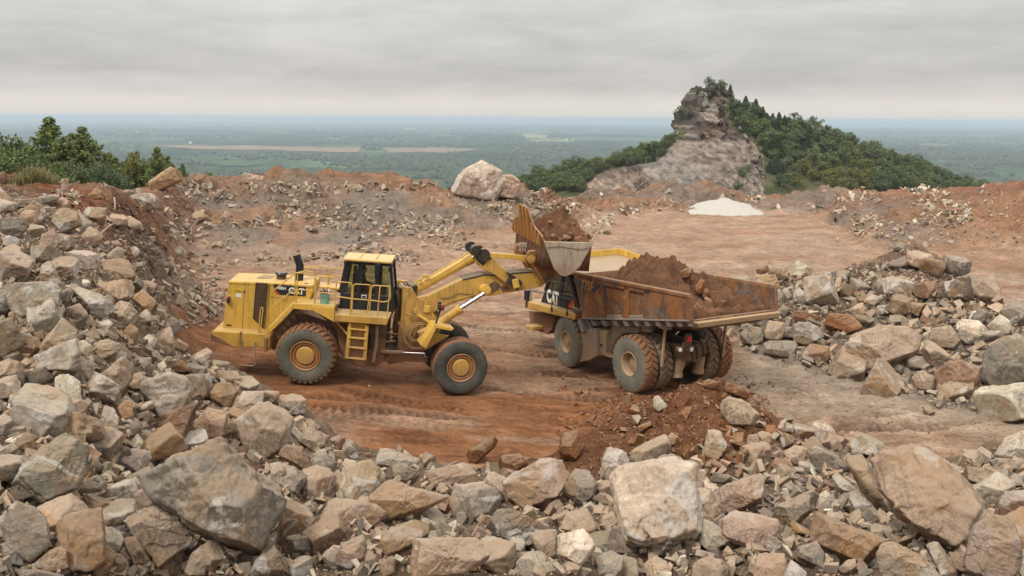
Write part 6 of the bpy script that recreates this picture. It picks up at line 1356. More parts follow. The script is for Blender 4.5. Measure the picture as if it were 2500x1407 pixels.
b = MB(); q = g(700,1120,'N',-.66); b.box((q[0],-.66,q[2]),(.5,.3,.34),np.array(Matrix.Rotation(R(28),3,'Y'))); b.box((q[0]-.05,-.66,q[2]+.22),(.6,.30,.05),np.array(Matrix.Rotation(R(28),3,'Y'))); part('lever_guard', b, GREASE, F2R, bevel=.02, parent=LV)
q = g(728,1140,'N',-.83); part('guard_plate', MB().box((q[0],-.83,q[2]),(.24,.06,.34),np.array(Matrix.Rotation(R(-18),3,'Y'))), YEL, F2R, bevel=.02, parent=LV)
b = MB(); b.prism(fp(-.45,(320,716),(640,738),(900,765),(960,790),(950,850),(880,862),(760,822),(620,802),(330,790),c='N'), -.45,-.25); part('tilt_link', b, YEL, F2R, bevel=.02)
# hoses on the front frame
hl = [[(1560,630),(1610,640),(1630,700),(1620,800)],[(1720,690),(1640,700),(1580,740),(1568,790),(1600,835),(1670,840)],[(1735,705),(1650,712),(1600,745),(1585,790),(1610,822),(1672,830)],[(1500,690),(1530,740),(1540,820),(1570,850)],[(1560,460),(1590,430),(1650,400)],[(1550,560),(1565,500),(1610,450)],[(1560,420),(1540,400),(1555,390),(1575,410)],[(1555,720),(1550,840),(1600,885),(1700,885)]]
for k,h_ in enumerate(hl): part('hydraulic_hose', MB().tube([f3(u,v,-.82-.02*k) for u,v in h_],.03 if k<4 else .022,8), HOSE if k!=6 else RUB, F2R, bevel=0, smooth=True)
b = MB(); b.cyl(f3(1650,640,-.9),f3(1765,715,-.95),.055,12); part('brace_tube', b, YEL, F2R, bevel=0, smooth=True)
b = MB()
for (u,v,r_) in ((1632,608,.085),(1690,765,.19),(1655,640,.12)): q = f3(u,v,-.8); b.cyl((q[0],-.84,q[2]),(q[0],-.70,q[2]),r_,20)
part('pivot_boss', b, YELD, F2R, bevel=0, smooth=True)
part('cover_plate', MB().box(f3(1715,595,-.75),(.24,.06,.26)), YEL, F2R, bevel=.03)
# ---- bucket
BW = 1.92
bk = [f[:] for f in fp(-BW,(1110,556),(1160,705),(1250,940),(1330,1022),(1400,1042),(1490,1005),(1600,910),(1790,575),c='N')]
inner_off = []
pts = np.array(bk); nP = len(pts)
for i in range(nP):
    d = pts[min(i+1,nP-1)]-pts[max(i-1,0)]; nrm = np.array((-d[1],d[0])); nrm /= np.linalg.norm(nrm); inner_off.append(pts[i]+nrm*.07)
inn = np.array(inner_off); cen_ = pts.mean(0)
if ((inn-cen_)**2).sum() > ((pts-cen_)**2).sum(): inn = 2*pts-inn
b = MB()
for i in range(nP-1): b.prism([tuple(pts[i]),tuple(pts[i+1]),tuple(inn[i+1]),tuple(inn[i])], -BW, BW)
BO = part('bucket', b, RUSTK, F2R, bevel=0)
for s in (-1,1):
    y0,y1 = sorted((s*BW,s*(BW+.05))); part('side_plate', MB().prism([tuple(p) for p in pts], y0,y1), WORN, F2R, bevel=.01, parent=BO)
    y0,y1 = sorted((s*(BW+.05),s*(BW+.085))); part('side_edge', MB().prism(fp(-BW,(1140,560),(1330,575),(1790,572),(1745,640),(1600,668),(1330,625),(1150,640),c='N'), y0,y1), WORN, F2R, bevel=.008, parent=BO)
e0,e1 = pts[-1],pts[-2]; ed = (e0-e1)/np.linalg.norm(e0-e1)
b = MB()
for k in range(8):
    y = -BW+.16+k*(2*BW-.32)/7; p0 = e0-ed*.25; p1 = e0+ed*.42
    V = [(p0[0],y-.10,p0[1]-.05),(p0[0],y+.10,p0[1]-.05),(p0[0],y+.10,p0[1]+.09),(p0[0],y-.10,p0[1]+.09),(p1[0],y-.05,p1[1]-.01),(p1[0],y+.05,p1[1]-.01),(p1[0],y+.05,p1[1]+.02),(p1[0],y-.05,p1[1]+.02)]
    t_ = MB().add(V,[(0,3,2,1),(4,5,6,7),(0,1,5,4),(1,2,6,5),(2,3,7,6),(3,0,4,7)]); part('tooth', t_, WORN, F2R, bevel=.01, parent=BO)
# spill guard standing on the back edge: taller in the middle
a0 = pts[0]; gdir = np.array((-.30,.95)); gdir /= np.linalg.norm(gdir)
hs = [(-BW,.16),(-1.45,.30),(-1.0,.42),(-.55,1.02),(.45,1.06),(.85,.52),(1.5,.40),(BW,.22)]
b = MB(); top = [(a0[0]+gdir[0]*h_, y, a0[1]+gdir[1]*h_) for y,h_ in hs]; bot = [(a0[0],y,a0[1]) for y,h_ in hs]
for i in range(len(hs)-1): b.plate([bot[i],bot[i+1],top[i+1],top[i]], .04)
part('spill_guard', b, RUSTK, F2R, bevel=0, parent=BO)
for y,h_ in [(-1.65,.24),(-1.28,.34),(-.92,.50),(-.5,1.0),(-.05,1.02),(.42,1.04),(.85,.52),(1.3,.44),(1.7,.3)]:
    b = MB(); A_ = np.array((a0[0]-.02,y,a0[1]-.25)); T_ = np.array((a0[0]+gdir[0]*h_-.03,y,a0[1]+gdir[1]*h_)); W_ = .09
    b.plate([A_+(0,-.012,0),A_+(-.16,-.012,.12),T_+(-.05,0,0),T_],.05); part('guard_rib', b, YELR, F2R, bevel=.008, parent=BO)
hg = fp(-.8,(868,800),(880,720),(905,690),(1000,680),(1060,720),(1160,800),(1312,1010),(1230,1085),(1112,1136),(1060,1085),(960,925),(890,845),c='N')
for s in (-1,1):
    b = MB(); b.prism(hg, s*.8-.13, s*.8+.13); H_ = part('hinge_plate', b, RUSTK, F2R, bevel=.02, parent=BO)
q = FF.onto('N',945,808,1,-.95); b = MB(); b.cyl((q[0],-.99,q[2]),(q[0],-.5,q[2]),.15,22); b.cyl((q[0],-1.03,q[2]),(q[0],-.99,q[2]),.09,16); part('bucket_pin', b, YELD, F2R, bevel=0, smooth=True, parent=BO)
q = FF.onto('N',1165,1060,1,-.95); part('pin_keeper', MB().box((q[0],-.95,q[2]),(.34,.06,.20),np.array(Matrix.Rotation(R(-40),3,'Y'))), DIRT, F2R, bevel=.05, parent=BO)
q = FF.onto('N',825,640,1,-.75); b = MB().box((q[0],-.75,q[2]+.08),(.28,.10,.16))
for k in (-1,0,1): b.box((q[0]+k*.09,-.75,q[2]-.07),(.05,.08,.18))
part('stop_block', b, WORN, F2R, bevel=.015, parent=BO)

# heap of earth in the bucket
def heap(name, label, mat, Fr, x0,x1,y0,y1, zf, nx=90, ny=110, amp=.16, seed=0, drop=.5, col=None, hole=None):
    gx,gy = np.meshgrid(np.linspace(0,1,nx),np.linspace(0,1,ny),indexing='ij'); X_ = x0+(x1-x0)*gx; Y_ = y0+(y1-y0)*gy; Zt = zf(X_,Y_,gx,gy)
    p_ = np.c_[X_.ravel(),Y_.ravel()]; e_ = np.minimum(np.minimum(gx,1-gx),np.minimum(gy,1-gy)); fade = smooth01(e_/.08)
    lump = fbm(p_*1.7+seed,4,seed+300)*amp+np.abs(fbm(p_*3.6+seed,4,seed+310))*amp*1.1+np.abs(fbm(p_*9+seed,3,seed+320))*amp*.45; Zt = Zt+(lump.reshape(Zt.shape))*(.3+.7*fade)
    top = np.stack([X_,Y_,Zt],-1).reshape(-1,3); n_ = nx*ny; bot = top.copy(); bot[:,2] = Zt.min()-drop if col is None else bot[:,2]-drop
    I_ = np.arange(n_).reshape(nx,ny); F_ = np.stack([I_[:-1,:-1],I_[1:,:-1],I_[1:,1:],I_[:-1,1:]],-1).reshape(-1,4)
    rg_ = np.concatenate([I_[:,0],I_[-1,1:],I_[-2::-1,-1],I_[0,-2:0:-1]]); rim_ = np.stack([rg_,rg_+n_,np.roll(rg_,-1)+n_,np.roll(rg_,-1)],1)
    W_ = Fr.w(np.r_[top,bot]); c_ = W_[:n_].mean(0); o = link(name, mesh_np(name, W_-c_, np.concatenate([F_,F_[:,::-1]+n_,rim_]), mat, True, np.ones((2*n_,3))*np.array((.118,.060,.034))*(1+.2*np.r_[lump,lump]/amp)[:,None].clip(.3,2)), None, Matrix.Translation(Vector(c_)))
    return tag(o, label, 'earth heap')
EARTH, n = new_mat('loose_red_earth'); o_ = n.obj(); a = n.noise(o_,3,8,.7); b_ = n.noise(o_,18,6,.7); t_ = n.attr(); c = n.mix(n.ramp(a,[(.3,0),(.7,1)]), n.mix(1,t_,(.55,.51,.48),'MULTIPLY'), n.mix(1,t_,(1.35,1.33,1.3),'MULTIPLY')); c = n.mix(n.ramp(b_,[(.64,0),(.74,.4)]),c,(.27,.17,.10)); n.out(c,1,normal=n.bump(n.math('ADD',a,n.math('MULTIPLY',b_,.5)),.9,.08),spec=.1)
mB = pts[0]; mE = pts[-1]; pk_ = FF.onto('N',1335,90,1,.2)
def zb(X_,Y_,gx,gy):
    base = mB[1]+(mE[1]-mB[1])*gx-.05; cx_ = pk_[0]; hh = pk_[2]-base.mean()
    r_ = np.sqrt(((X_-cx_)/ .95)**2+((Y_-.25)/1.75)**2); return base+np.clip(hh*(1-r_**.85),-.12,None)
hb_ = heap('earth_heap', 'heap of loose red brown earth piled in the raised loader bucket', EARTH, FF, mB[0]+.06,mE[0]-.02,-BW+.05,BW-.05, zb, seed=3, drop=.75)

# operator in the cab
def person(name, label, M4, pts, edges, radii, clothes_mat, head):
    me = bpy.data.meshes.new('body'); me.from_pydata(pts, edges, []); o = bpy.data.objects.new(name, me); COL.objects.link(o); o.matrix_basis = M4
    sk = o.modifiers.new('skin','SKIN'); o.modifiers.new('sub','SUBSURF').levels = 2; o.modifiers['sub'].render_levels = 2
    for v,r_ in zip(me.skin_vertices[0].data, radii): v.radius = (r_,r_)
    me.skin_vertices[0].data[0].use_root = True; me.materials.append(clothes_mat); return tag(o,label,'person')
SKIN = plain('skin',(.42,.24,.16),.6); SHIRT = plain('navy_shirt',(.03,.04,.07),.9); HAIR = plain('dark_hair',(.03,.022,.018),.8)
zz0 = sz_+.22
pp = [(0,0,0),(.03,0,.22),(.05,0,.42),(.06,0,.52),(.07,0,.585),(.05,.19,.44),(.14,.25,.2),(.38,.19,.16),(.05,-.19,.44),(.14,-.25,.2),(.38,-.19,.16),(.24,.11,.02),(.48,.13,-.02),(.52,.13,-.42),(.24,-.11,.02),(.48,-.13,-.02),(.52,-.13,-.42),(.62,.13,-.45),(.62,-.13,-.45)]
ed_ = [(0,1),(1,2),(2,3),(3,4),(2,5),(5,6),(6,7),(2,8),(8,9),(9,10),(0,11),(11,12),(12,13),(0,14),(14,15),(15,16),(13,17),(16,18)]
rd = [.15,.145,.13,.07,.06,.075,.055,.04,.075,.055,.04,.095,.075,.055,.095,.075,.055,.05,.05]
OP = person('person','loader operator in a dark shirt sitting at the controls inside the glass cab', RF.mat() @ Matrix.Translation((sx-.06,-.35,zz0)), pp, ed_, rd, SHIRT, None)
hd = MB(); hv,hf = ico(3); hv = hv*np.array((.098,.078,.118)); hv[:,0] += .02*(hv[:,2]<-.02)
nose = np.exp(-((hv[:,1])/.018)**2-((hv[:,2]+.015)/.03)**2)*(hv[:,0]>.05); hv[:,0] += .025*nose
for sg in (-1,1): hv[:,0] -= .012*np.exp(-((hv[:,1]-sg*.035)/.016)**2-((hv[:,2]-.015)/.014)**2)*(hv[:,0]>.04)
hv[:,0] -= .008*np.exp(-((hv[:,1])/.03)**2-((hv[:,2]+.062)/.008)**2)*(hv[:,0]>.03)
hd.add(hv+np.array((.09,0,.70)),hf)
for sg in (-1,1): hd.box((.085,sg*.08,.70),(.03,.02,.055))
hd.build('head', SKIN, OP, smooth=True)
hc = MB(); hv2,_ = ico(3); keep = hv2*np.array((.108,.088,.122)); hc.add(np.where((keep[:,2:3]>.02)|(keep[:,0:1]<-.03),keep,keep*.85)+np.array((.082,0,.708)),hf); hc.build('hair', HAIR, OP, smooth=True)
for sg in (-1,1):
    h_ = MB(); base = np.array((.40,sg*.19,.16)); h_.box(base,(.09,.075,.035))
    for k in range(4): y = sg*.19+(k-1.5)*.019; L_ = .055+.012*(1-abs(k-1.5)/1.5); h_.tube([(.44,y,.16),(.44+L_*.6,y,.155),(.44+L_,y,.125)],.009,6)
    h_.tube([(.40,sg*.15,.16),(.44,sg*.135,.15),(.465,sg*.135,.14)],.010,6); h_.build('hand', SKIN, OP, bevel=.008)
# teal pail with greasy odds and ends on the cab platform
pb = r3(953,566,-1.3); hgt = r3(953,478,-1.3)[2]-pb[2]; e = empty('pail', RF.mat() @ Matrix.Translation(Vector(pb)), 'teal plastic pail filled with greasy tools on the loader platform', 'pail')
MB().lathe([(.001,0),(.135,0),(.155,hgt*.5),(.165,hgt),(.15,hgt),(.13,.02)],(0,0,0),'z',24).build('shell', TEAL, e, smooth=True)
MB().tube([(-.165,0,hgt*.9),(-.1,-.08,hgt+.02),(.1,-.08,hgt+.02),(.165,0,hgt*.9)],.006,6).build('pail_handle', GREYM, e, smooth=True)
b = MB(); rs = np.random.default_rng(8)
for k in range(16): p0 = np.array((rs.uniform(-.12,.12),rs.uniform(-.1,.1),hgt-.05)); b.tube([p0,p0+np.array((rs.uniform(-.1,.1),rs.uniform(-.06,.06),rs.uniform(.08,.2)))],.016+.012*rs.random(),6)
b.build('tool', GREASE, e)
b = MB(); b.lathe([(.001,0),(.06,0),(.06,.12),(.02,.17),(.015,.24),(.001,.24)],(.09,0,hgt),'z',14); b.build('bottle', REDM, e, smooth=True); b = MB(); b.lathe([(.045,.02),(.062,.03),(.062,.08),(.045,.09)],(.09,0,hgt),'z',14); b.box((.13,-.05,hgt+.12),(.07,.05,.10)); b.build('bottle_label', WHITE, e)
# ------------------------------------------------------------------ rigid dump truck
TR = empty('dump_truck', TF.mat(), 'rusty orange rigid dump truck loaded with earth under the loader bucket', 'dump truck')
def tp(y, *pts, c='S'): return [TF.xz(c,u,v,y) for u,v in pts]
def t3(u, v, y, c='S'): return TF.onto(c,u,v,1,y)
def t3s(y, *pts, c='S'): return [t3(u,v,y,c) for u,v in pts]
def tpart(name, b, mat, bevel=.012, smooth=False, parent=None, seg=2): return b.build(name, mat, parent or TR, None, bevel, smooth, seg)
for s in (-1,1):
    wheel(TR, (0,s*1.80,1.07), 1.07, .60, s, .45, 'rear' , mats=(SIDEG,TREAD,RIMT,RIMT), ph=.1).name = 'wheel'
    wheel(TR, (0,s*1.12,1.07), 1.07, .60, -s, .45, 'rear', mats=(SIDED,TREADT,RIMT,RIMT), ph=.2)
    wheel(TR, (4.27,s*1.68,1.05), 1.06, .60, s, .45, 'front', mats=(SIDEG,TREADT,RIMT,RIMT), yaw=R(-5), ph=.05)
# the tyres' kinds differ in tread: wheel() reads any kind but 'loader' as block tread
WY = 2.0
def zl(a,b,x): return a[1]+(b[1]-a[1])*(x-a[0])/(b[0]-a[0])
rF = TF.xz('Q',600,510,WY); rR = TF.xz('Q',1362,660,WY); bR = TF.xz('Q',1370,820,WY); bF = TF.xz('Q',652,806,WY)
rF = (rF[0],rF[1]); sidep = [rF,rR,bR,bF]
BODY = None
b = MB()
for s in (-1,1): y0,y1 = sorted((s*(WY-.16),s*(WY-.06))); b.prism(sidep,y0,y1)
b.prism([rF,(rF[0]-.1,rF[1]),(bF[0]-.1,bF[1]),bF], -WY+.06, WY-.06)
flo = [(bF[0],bF[1]),(bF[0],bF[1]+.12),(bR[0]-.08,bR[1]+.02),(bR[0]-.08,bR[1]-.10)]; b.prism(flo,-WY+.05,WY-.05)
BODY = tpart('dump_body', b, RUSTB, bevel=.015)
# raised outer panels: top strip, end panels and ribs
for s in (-1,1):
    y0,y1 = sorted((s*(WY-.06),s*(WY+.02)))
    def q(*pts): return tp(WY,*pts,c='Q')
    for nm,ps in (('front_panel',q((598,512),(788,552),(803,818),(655,806))),('side_rib',q((928,580),(962,588),(962,822),(935,822))),('side_rib',q((1058,608),(1100,618),(1100,824),(1066,823))),('rear_panel',q((1100,618),(1362,668),(1370,822),(1100,824))),('top_strip',q((788,552),(1100,618),(1100,652),(790,584)))):
        tpart(nm, MB().prism(ps,y0,y1), RUSTB, bevel=.02, parent=BODY)
    for ps in (q((805,816),(815,783),(905,783),(915,820)),q((945,821),(958,786),(1050,784),(1056,822))): tpart('ledge', MB().prism(ps,*sorted((s*(WY-.06),s*(WY+.01)))), GREYM, bevel=.03, parent=BODY)
    b = MB(); P0 = (rF[0],s*(WY-.04),rF[1]); P1 = (rR[0],s*(WY-.04),rR[1]); b.beam(P0,P1,.20,.16); tpart('top_rail', b, RUSTB, bevel=.05, parent=BODY, seg=3)
    b = MB(); b.beam((rR[0]+.04,s*(WY-.03),rR[1]),(bR[0]+.04,s*(WY-.03),bR[1]-.02),.2,.14,(0,1,0)); tpart('corner_post', b, RUSTB, bevel=.02, parent=BODY)
    for k in range(10):
        u = 705+k*70; p = t3(u,820,WY,'Q'); bb = MB(); bb.add([(p[0],s*(WY-.5),p[2]),(p[0]-.28,s*(WY-.5),p[2]+.03),(p[0]-.28,s*(WY+.0),p[2]+.03),(p[0],s*(WY+.0),p[2]),(p[0]-.10,s*(WY-.5),p[2]-.20),(p[0]-.30,s*(WY-.5),p[2]-.17),(p[0]-.30,s*(WY-.06),p[2]-.17),(p[0]-.10,s*(WY-.06),p[2]-.20)],[(0,1,2,3),(4,7,6,5),(0,4,5,1),(1,5,6,2),(2,6,7,3),(3,7,4,0)]); tpart('bolster_end', bb, GREYM, bevel=.01, parent=BODY)
    b = MB(); b.beam((bF[0]+.02,s*(WY-.02),bF[1]),(bR[0]-.02,s*(WY-.02),bR[1]),.12,.06); tpart('lower_flange', b, GREYM, bevel=.01, parent=BODY)
# tail lip
b = MB(); xt = bR[0]-.06; b.add([(xt+.2,-WY,bR[1]-.02),(xt+.2,WY,bR[1]-.02),(xt-.22,WY*.97,bR[1]-.05),(xt-.22,-WY*.97,bR[1]-.05),(xt+.2,-WY*.9,bR[1]-.34),(xt+.2,WY*.9,bR[1]-.34),(xt-.22,WY*.93,bR[1]-.22),(xt-.22,-WY*.93,bR[1]-.22)],[(0,3,2,1),(4,5,6,7),(0,1,5,4),(1,2,6,5),(2,3,7,6),(3,0,4,7)]); tpart('tail_lip', b, LIPM, bevel=.02, parent=BODY)
b = MB(); b.prism([(xt+.3,bR[1]-.12),(xt+.3,bR[1]-.42),(1.6,bR[1]-.95),(1.6,bR[1]-.62)],-WY+.45,WY-.45)
for y in (-1.2,-.4,.4,1.2): b.prism([(xt+.25,bR[1]-.3),(xt+.6,bR[1]-.5),(2.4,bR[1]-1.2),(2.4,bR[1]-.8)],y-.08,y+.08)
tpart('underside', b, DIRT, bevel=.02, parent=BODY)
# canopy over the cab
cz = rF[1]+.02; b = MB(); b.add([(rF[0]-.1,-WY,cz-.1),(rF[0]-.1,WY,cz-.1),(rF[0]+2.3,WY,cz+.12),(rF[0]+2.3,-WY,cz+.12),(rF[0]-.1,-WY,cz-.02),(rF[0]-.1,WY,cz-.02),(rF[0]+2.3,WY,cz+.2),(rF[0]+2.3,-WY,cz+.2)],[(0,1,2,3),(4,7,6,5),(0,4,5,1),(1,5,6,2),(2,6,7,3),(3,7,4,0)]); CAN = tpart('canopy', b, WORN, bevel=.02, parent=BODY)
b = MB(); b.beam((rF[0]-.1,-WY,cz+.12),(rF[0]+2.3,-WY,cz+.34),.07,.26); b.beam((rF[0]+2.3,-WY,cz+.34),(rF[0]+2.3,WY,cz+.34),.07,.26)
for k in range(6): b.beam((rF[0]+.1+k*.4,-WY+.05,cz+.05+k*.037),(rF[0]+.1+k*.4,-WY+.05,cz+.28+k*.037),.03,.05,(1,0,0))
tpart('canopy_lip', b, YEL, bevel=.012, parent=BODY)
b = MB(); b.beam((rF[0]-.05,WY,cz+.06),(rF[0]+2.3,WY,cz+.30),.07,.16); tpart('canopy_lip', b, YELD, bevel=.012, parent=BODY)
# number panel
PN = tpart('number_panel', MB().plate(t3s(WY+.03,(692,202),(1028,272),(1022,322),(980,382),(772,330),(722,262)),.012), PANELD, bevel=0)
tpart('red_stripe', MB().plate(t3s(WY+.04,(1028,318),(1022,348),(1000,388),(974,380)),.012), REDM, bevel=0, parent=PN)
lettering('model_number','775F',LETD,PN,t3(872,298,WY+.045),(-1,0,0),(0,0,1),.38,.03,.78)
# frame, front end, deck
b = MB()
for s in (-1,1): b.prism([(6.6,.95),(6.6,1.5),(2.2,1.55),(.8,1.75),(-1.6,1.75),(-1.6,1.35),(.6,1.2),(2.2,1.0)], s*.55-.12, s*.55+.12)
b.box((2.6,0,1.25),(.5,1.1,.4)); b.box((5.4,0,1.2),(.8,1.1,.5)); tpart('chassis', b, DIRT, bevel=.02)
b = MB(); b.cyl((4.27,-1.4,1.05),(4.27,1.4,1.05),.2,16); tpart('front_axle', b, DIRT, bevel=0, smooth=True)
fr_ = tp(1.35,(150,590),(290,615),(470,665),(440,830),(380,888),(215,835),(165,765)); b = MB().prism(fr_,-1.35,1.35); tpart('front_housing', b, DIRT, bevel=.05)
b = MB().prism(tp(2.0,(95,470),(130,482),(300,525),(735,640),(716,716),(470,652),(280,608),(130,575),(95,570)),-2.0,2.0); DKT = tpart('deck', b, YELD, bevel=.04)
b = MB().prism(tp(1.9,(112,768),(206,800),(206,846),(118,812)),-1.9,1.9); tpart('front_bumper', b, YEL, bevel=.03)
b = MB(); b.tube(t3s(1.85,(202,848),(218,935),(308,940),(294,866)),.022,8); b.tube(t3s(1.85,(210,893),(300,902)),.016,8); tpart('step', b, GREYM, bevel=0, smooth=True)
# cab
cy0,cy1 = .15,1.62
b = MB().prism(tp(cy1,(352,345),(300,492),(620,560),(760,590),(735,440),(640,395)),cy0,cy1); TC = tpart('cab', b, BLK, bevel=.03)
def tcol(pts,w_,par=None):
    for y in (cy1-w_/2, cy0+w_/2):
        P_ = [t3(u,v,cy1) for u,v in pts]; bb = MB()
        for i in range(len(P_)-1): bb.beam((P_[i][0],y,P_[i][2]),(P_[i+1][0],y,P_[i+1][2]),w_,w_,(0,1,0))
        tpart('cab_post', bb, BLK, bevel=.01, parent=par or TC)
tcol([(405,150),(352,350)],.14); tcol([(568,150),(540,400)],.17); tcol([(640,120),(735,450)],.16)
p_ = [t3(u,v,cy1) for u,v in ((408,150),(640,125),(735,445),(352,348))]
for y in (cy1-.04,cy0+.04): tpart('side_window', MB().plate([(a[0],y,a[2]) for a in p_],.012), GLASS, bevel=0, parent=TC)
tpart('windscreen', MB().plate([(p_[0][0],cy0,p_[0][2]),(p_[0][0],cy1,p_[0][2]),(p_[3][0],cy1,p_[3][2]),(p_[3][0],cy0,p_[3][2])],.012), GLASS, bevel=0, parent=TC)
b = MB(); ctop = max(p_[0][2],p_[1][2]); b.box(((p_[0][0]+p_[1][0])/2,(cy0+cy1)/2,ctop+.05),(p_[0][0]-p_[1][0]+.15,cy1-cy0+.1,.12)); tpart('cab_roof', b, BLK, bevel=.04, parent=TC)
sp = t3(520,400,.9); b = MB().box((sp[0],.9,sp[2]),(.5,.5,.15)); b.box((sp[0]-.25,.9,sp[2]+.4),(.14,.5,.75)); tpart('seat', b, SEATM, bevel=.05, parent=TC)
b = MB(); wc = t3(630,215,1.0); b.tube([(wc[0]+.18*math.cos(a)*.5,1.0+.2*math.sin(a),wc[2]+.18*math.cos(a)) for a in np.linspace(0,6.28,16,endpoint=False)],.018,6,True); tpart('steering_wheel', b, RUB, bevel=0, parent=TC)
lettering('maker_lettering','CAT',WHITE,TC,t3(448,440,cy1+.01),(-1,0,-.03),(0,0,1),.52,.05,.62); tpart('logo_triangle', MB().plate(t3s(cy1+.025,(432,492),(455,446),(476,496)),.01), DECY, bevel=0, parent=TC)
tpart('red_stripe', MB().plate(t3s(cy1+.02,(626,556),(690,470),(706,468),(716,500),(660,560)),.012), REDM, bevel=0, parent=TC); tpart('yellow_panel', MB().plate(t3s(cy1+.016,(660,562),(712,505),(722,575)),.012), YELD, bevel=0, parent=TC)
b = MB(); b.beam(t3(655,165,1.9),t3(790,585,1.9),.16,.2,(0,1,0)); tpart('rops_post', b, BLK, bevel=.02)
b = MB(); b.box(t3(760,600,1.95),(.5,.2,.22)); tpart('hinge_block', b, DIRT, bevel=.06)
# rails
def trail(pts,y=1.95,r=.02,name='hand_rail'): return tpart(name, MB().tube([t3(u,v,y) for u,v in pts],r,8), BLK, bevel=0, smooth=True)
trail([(185,478),(182,375),(165,350),(320,376),(440,390),(630,455),(745,465)]); trail([(440,390),(436,600)]); trail([(630,455),(620,648)]); trail([(450,240),(446,380)]); trail([(430,235),(560,265),(650,292),(690,330),(722,478)])
trail([(545,400),(538,545)])
b = MB(); b.beam(t3(145,345,1.95),t3(140,552,1.95),.14,.14,(0,1,0)); b.beam(t3(118,345,1.9),t3(112,470,1.9),.08,.1,(0,1,0)); tpart('mirror_post', b, BLK, bevel=.02)
for (u,v) in ((436,580),(622,632)): tpart('rail_bracket', MB().box(t3(u,v,2.03),(.07,.04,.18)), BLK, bevel=.005)
# tanks and fenders between the wheels
b = MB(); pr3 = tp(1.9,(757,892),(862,852),(860,830),(985,812),(992,1150),(905,1206),(760,1232)); b.prism(pr3,1.0,1.9); tpart('mud_guard', b, GREYM, bevel=.12, seg=3)
b = MB(); b.beam(t3(815,700,1.85),t3(865,860,1.85),.2,.4,(0,1,0)); b.beam(t3(880,712,1.8),t3(930,830,1.8),.1,.12,(0,1,0)); tpart('guard_strut', b, GREYM, bevel=.02)
tkp = tp(1.75,(985,818),(1135,850),(1102,890),(1096,1118),(1152,1180),(1012,1132)); b = MB().prism(tkp,.8,1.75); FT = tpart('fuel_tank', b, RIMT, bevel=.05); tpart('tank_cap', MB().box(t3(1045,1020,1.78),(.10,.06,.10)), BLK, bevel=.01, parent=FT)
b = MB().prism(tp(1.55,(1165,765),(1500,790),(1490,880),(1310,872),(1215,960),(1160,1120),(1100,1110),(1104,898),(1150,840)),.75,1.55); b.prism(tp(1.55,(1165,765),(1500,790),(1490,880),(1310,872),(1215,960),(1160,1120),(1100,1110),(1104,898),(1150,840)),-1.55,-.75); tpart('rear_fender', b, GREYM, bevel=.06)
b = MB().prism(tp(-1.75,(985,818),(1135,850),(1102,1118),(1012,1132)),-1.75,-.8); tpart('hydraulic_tank', b, DIRT, bevel=.05)
# rear axle, struts and lights
b = MB(); b.cyl((0,-1.4,1.07),(0,1.4,1.07),.33,20); b.lathe([(.001,-.62),(.34,-.5),(.52,-.2),(.56,0),(.52,.2),(.34,.5),(.001,.62)],(-.05,0,1.07),'y',24); tpart('rear_axle', b, RIMT, bevel=0, smooth=True)
for s in (-1,1):
    b = MB(); b.cyl((-.85,s*.52,.72),(-1.05,s*.45,1.45),.19,18); b.cyl((-1.05,s*.45,1.45),(-1.15,s*.42,1.9),.12,14); b.cyl((-.85,s*.52,.60),(-.85,s*.52,.74),.23,18); tpart('suspension_strut', b, RIMT, bevel=0, smooth=True)
    b = MB(); b.add([( -.35,s*1.32,2.25),(-.15,s*1.32,2.6),(.25,s*1.32,2.55),(.05,s*1.32,2.2),(-.35,s*1.45,2.25),(-.15,s*1.45,2.6),(.25,s*1.45,2.55),(.05,s*1.45,2.2)],[(0,1,2,3),(4,7,6,5),(0,4,5,1),(1,5,6,2),(2,6,7,3),(3,7,4,0)]); b.beam((-1.25,s*1.46,2.62),(-1.12,s*1.46,1.15),.09,.09,(0,1,0)); b.box((-1.25,s*1.46,2.66),(.4,.3,.2)); tpart('rock_ejector', b, RIMT, bevel=.02)
rb = MB().box((-1.55,.1,1.72),(.2,1.0,.36)); rb.box((-1.4,.1,1.45),(.2,.5,.4)); RB = tpart('rear_crossmember', rb, DIRT, bevel=.03)
def onx(u,v,x): return TF.onto('T',u,v,0,x)
q = onx(1135,512,-1.78); TLb = tpart('tail_lamp', MB().box(q,(.10,.30,.42)), DIRT, bevel=.02); tpart('lens', MB().box((q[0]-.07,q[1],q[2]+.04),(.05,.20,.22)), LAMPR, bevel=.03, parent=TLb)
for (u,v) in ((990,640),(1145,632)):
    q = onx(u,v,-1.74); b = MB().lathe([(.001,0),(.10,0),(.10,.1),(.07,.16),(.001,.16)],(0,0,0),'y',18); b2 = MB(); b2.add([(q[0]-p[1],q[1]+p[0],q[2]+p[2]) for p in b.v],b.f); L1 = tpart('reverse_lamp', b2, DIRT, bevel=0, smooth=True); b = MB().lathe([(.085,.162),(.05,.18),(.001,.185)],(0,0,0),'y',18); b2 = MB(); b2.add([(q[0]-p[1],q[1]+p[0],q[2]+p[2]) for p in b.v],b.f); tpart('lens', b2, LAMPW, bevel=0, smooth=True, parent=L1)
for k,(y,z) in enumerate(((-.25,1.95),(.0,2.0),(.3,1.95),(.5,1.8))):
    tpart('hydraulic_hose', MB().tube([(-1.5,y,z),(-1.7,y+.05,z-.15),(-1.72,y+.02,z-.4),(-1.6,y-.05,z-.55)],.03,8), RUB, bevel=0, smooth=True)
b = MB()
for s in (-1,1): b.cyl((1.2,s*.35,1.5),(-.6,s*.35,2.6),.12,14)
tpart('hoist_cylinder', b, DIRT, bevel=0, smooth=True)

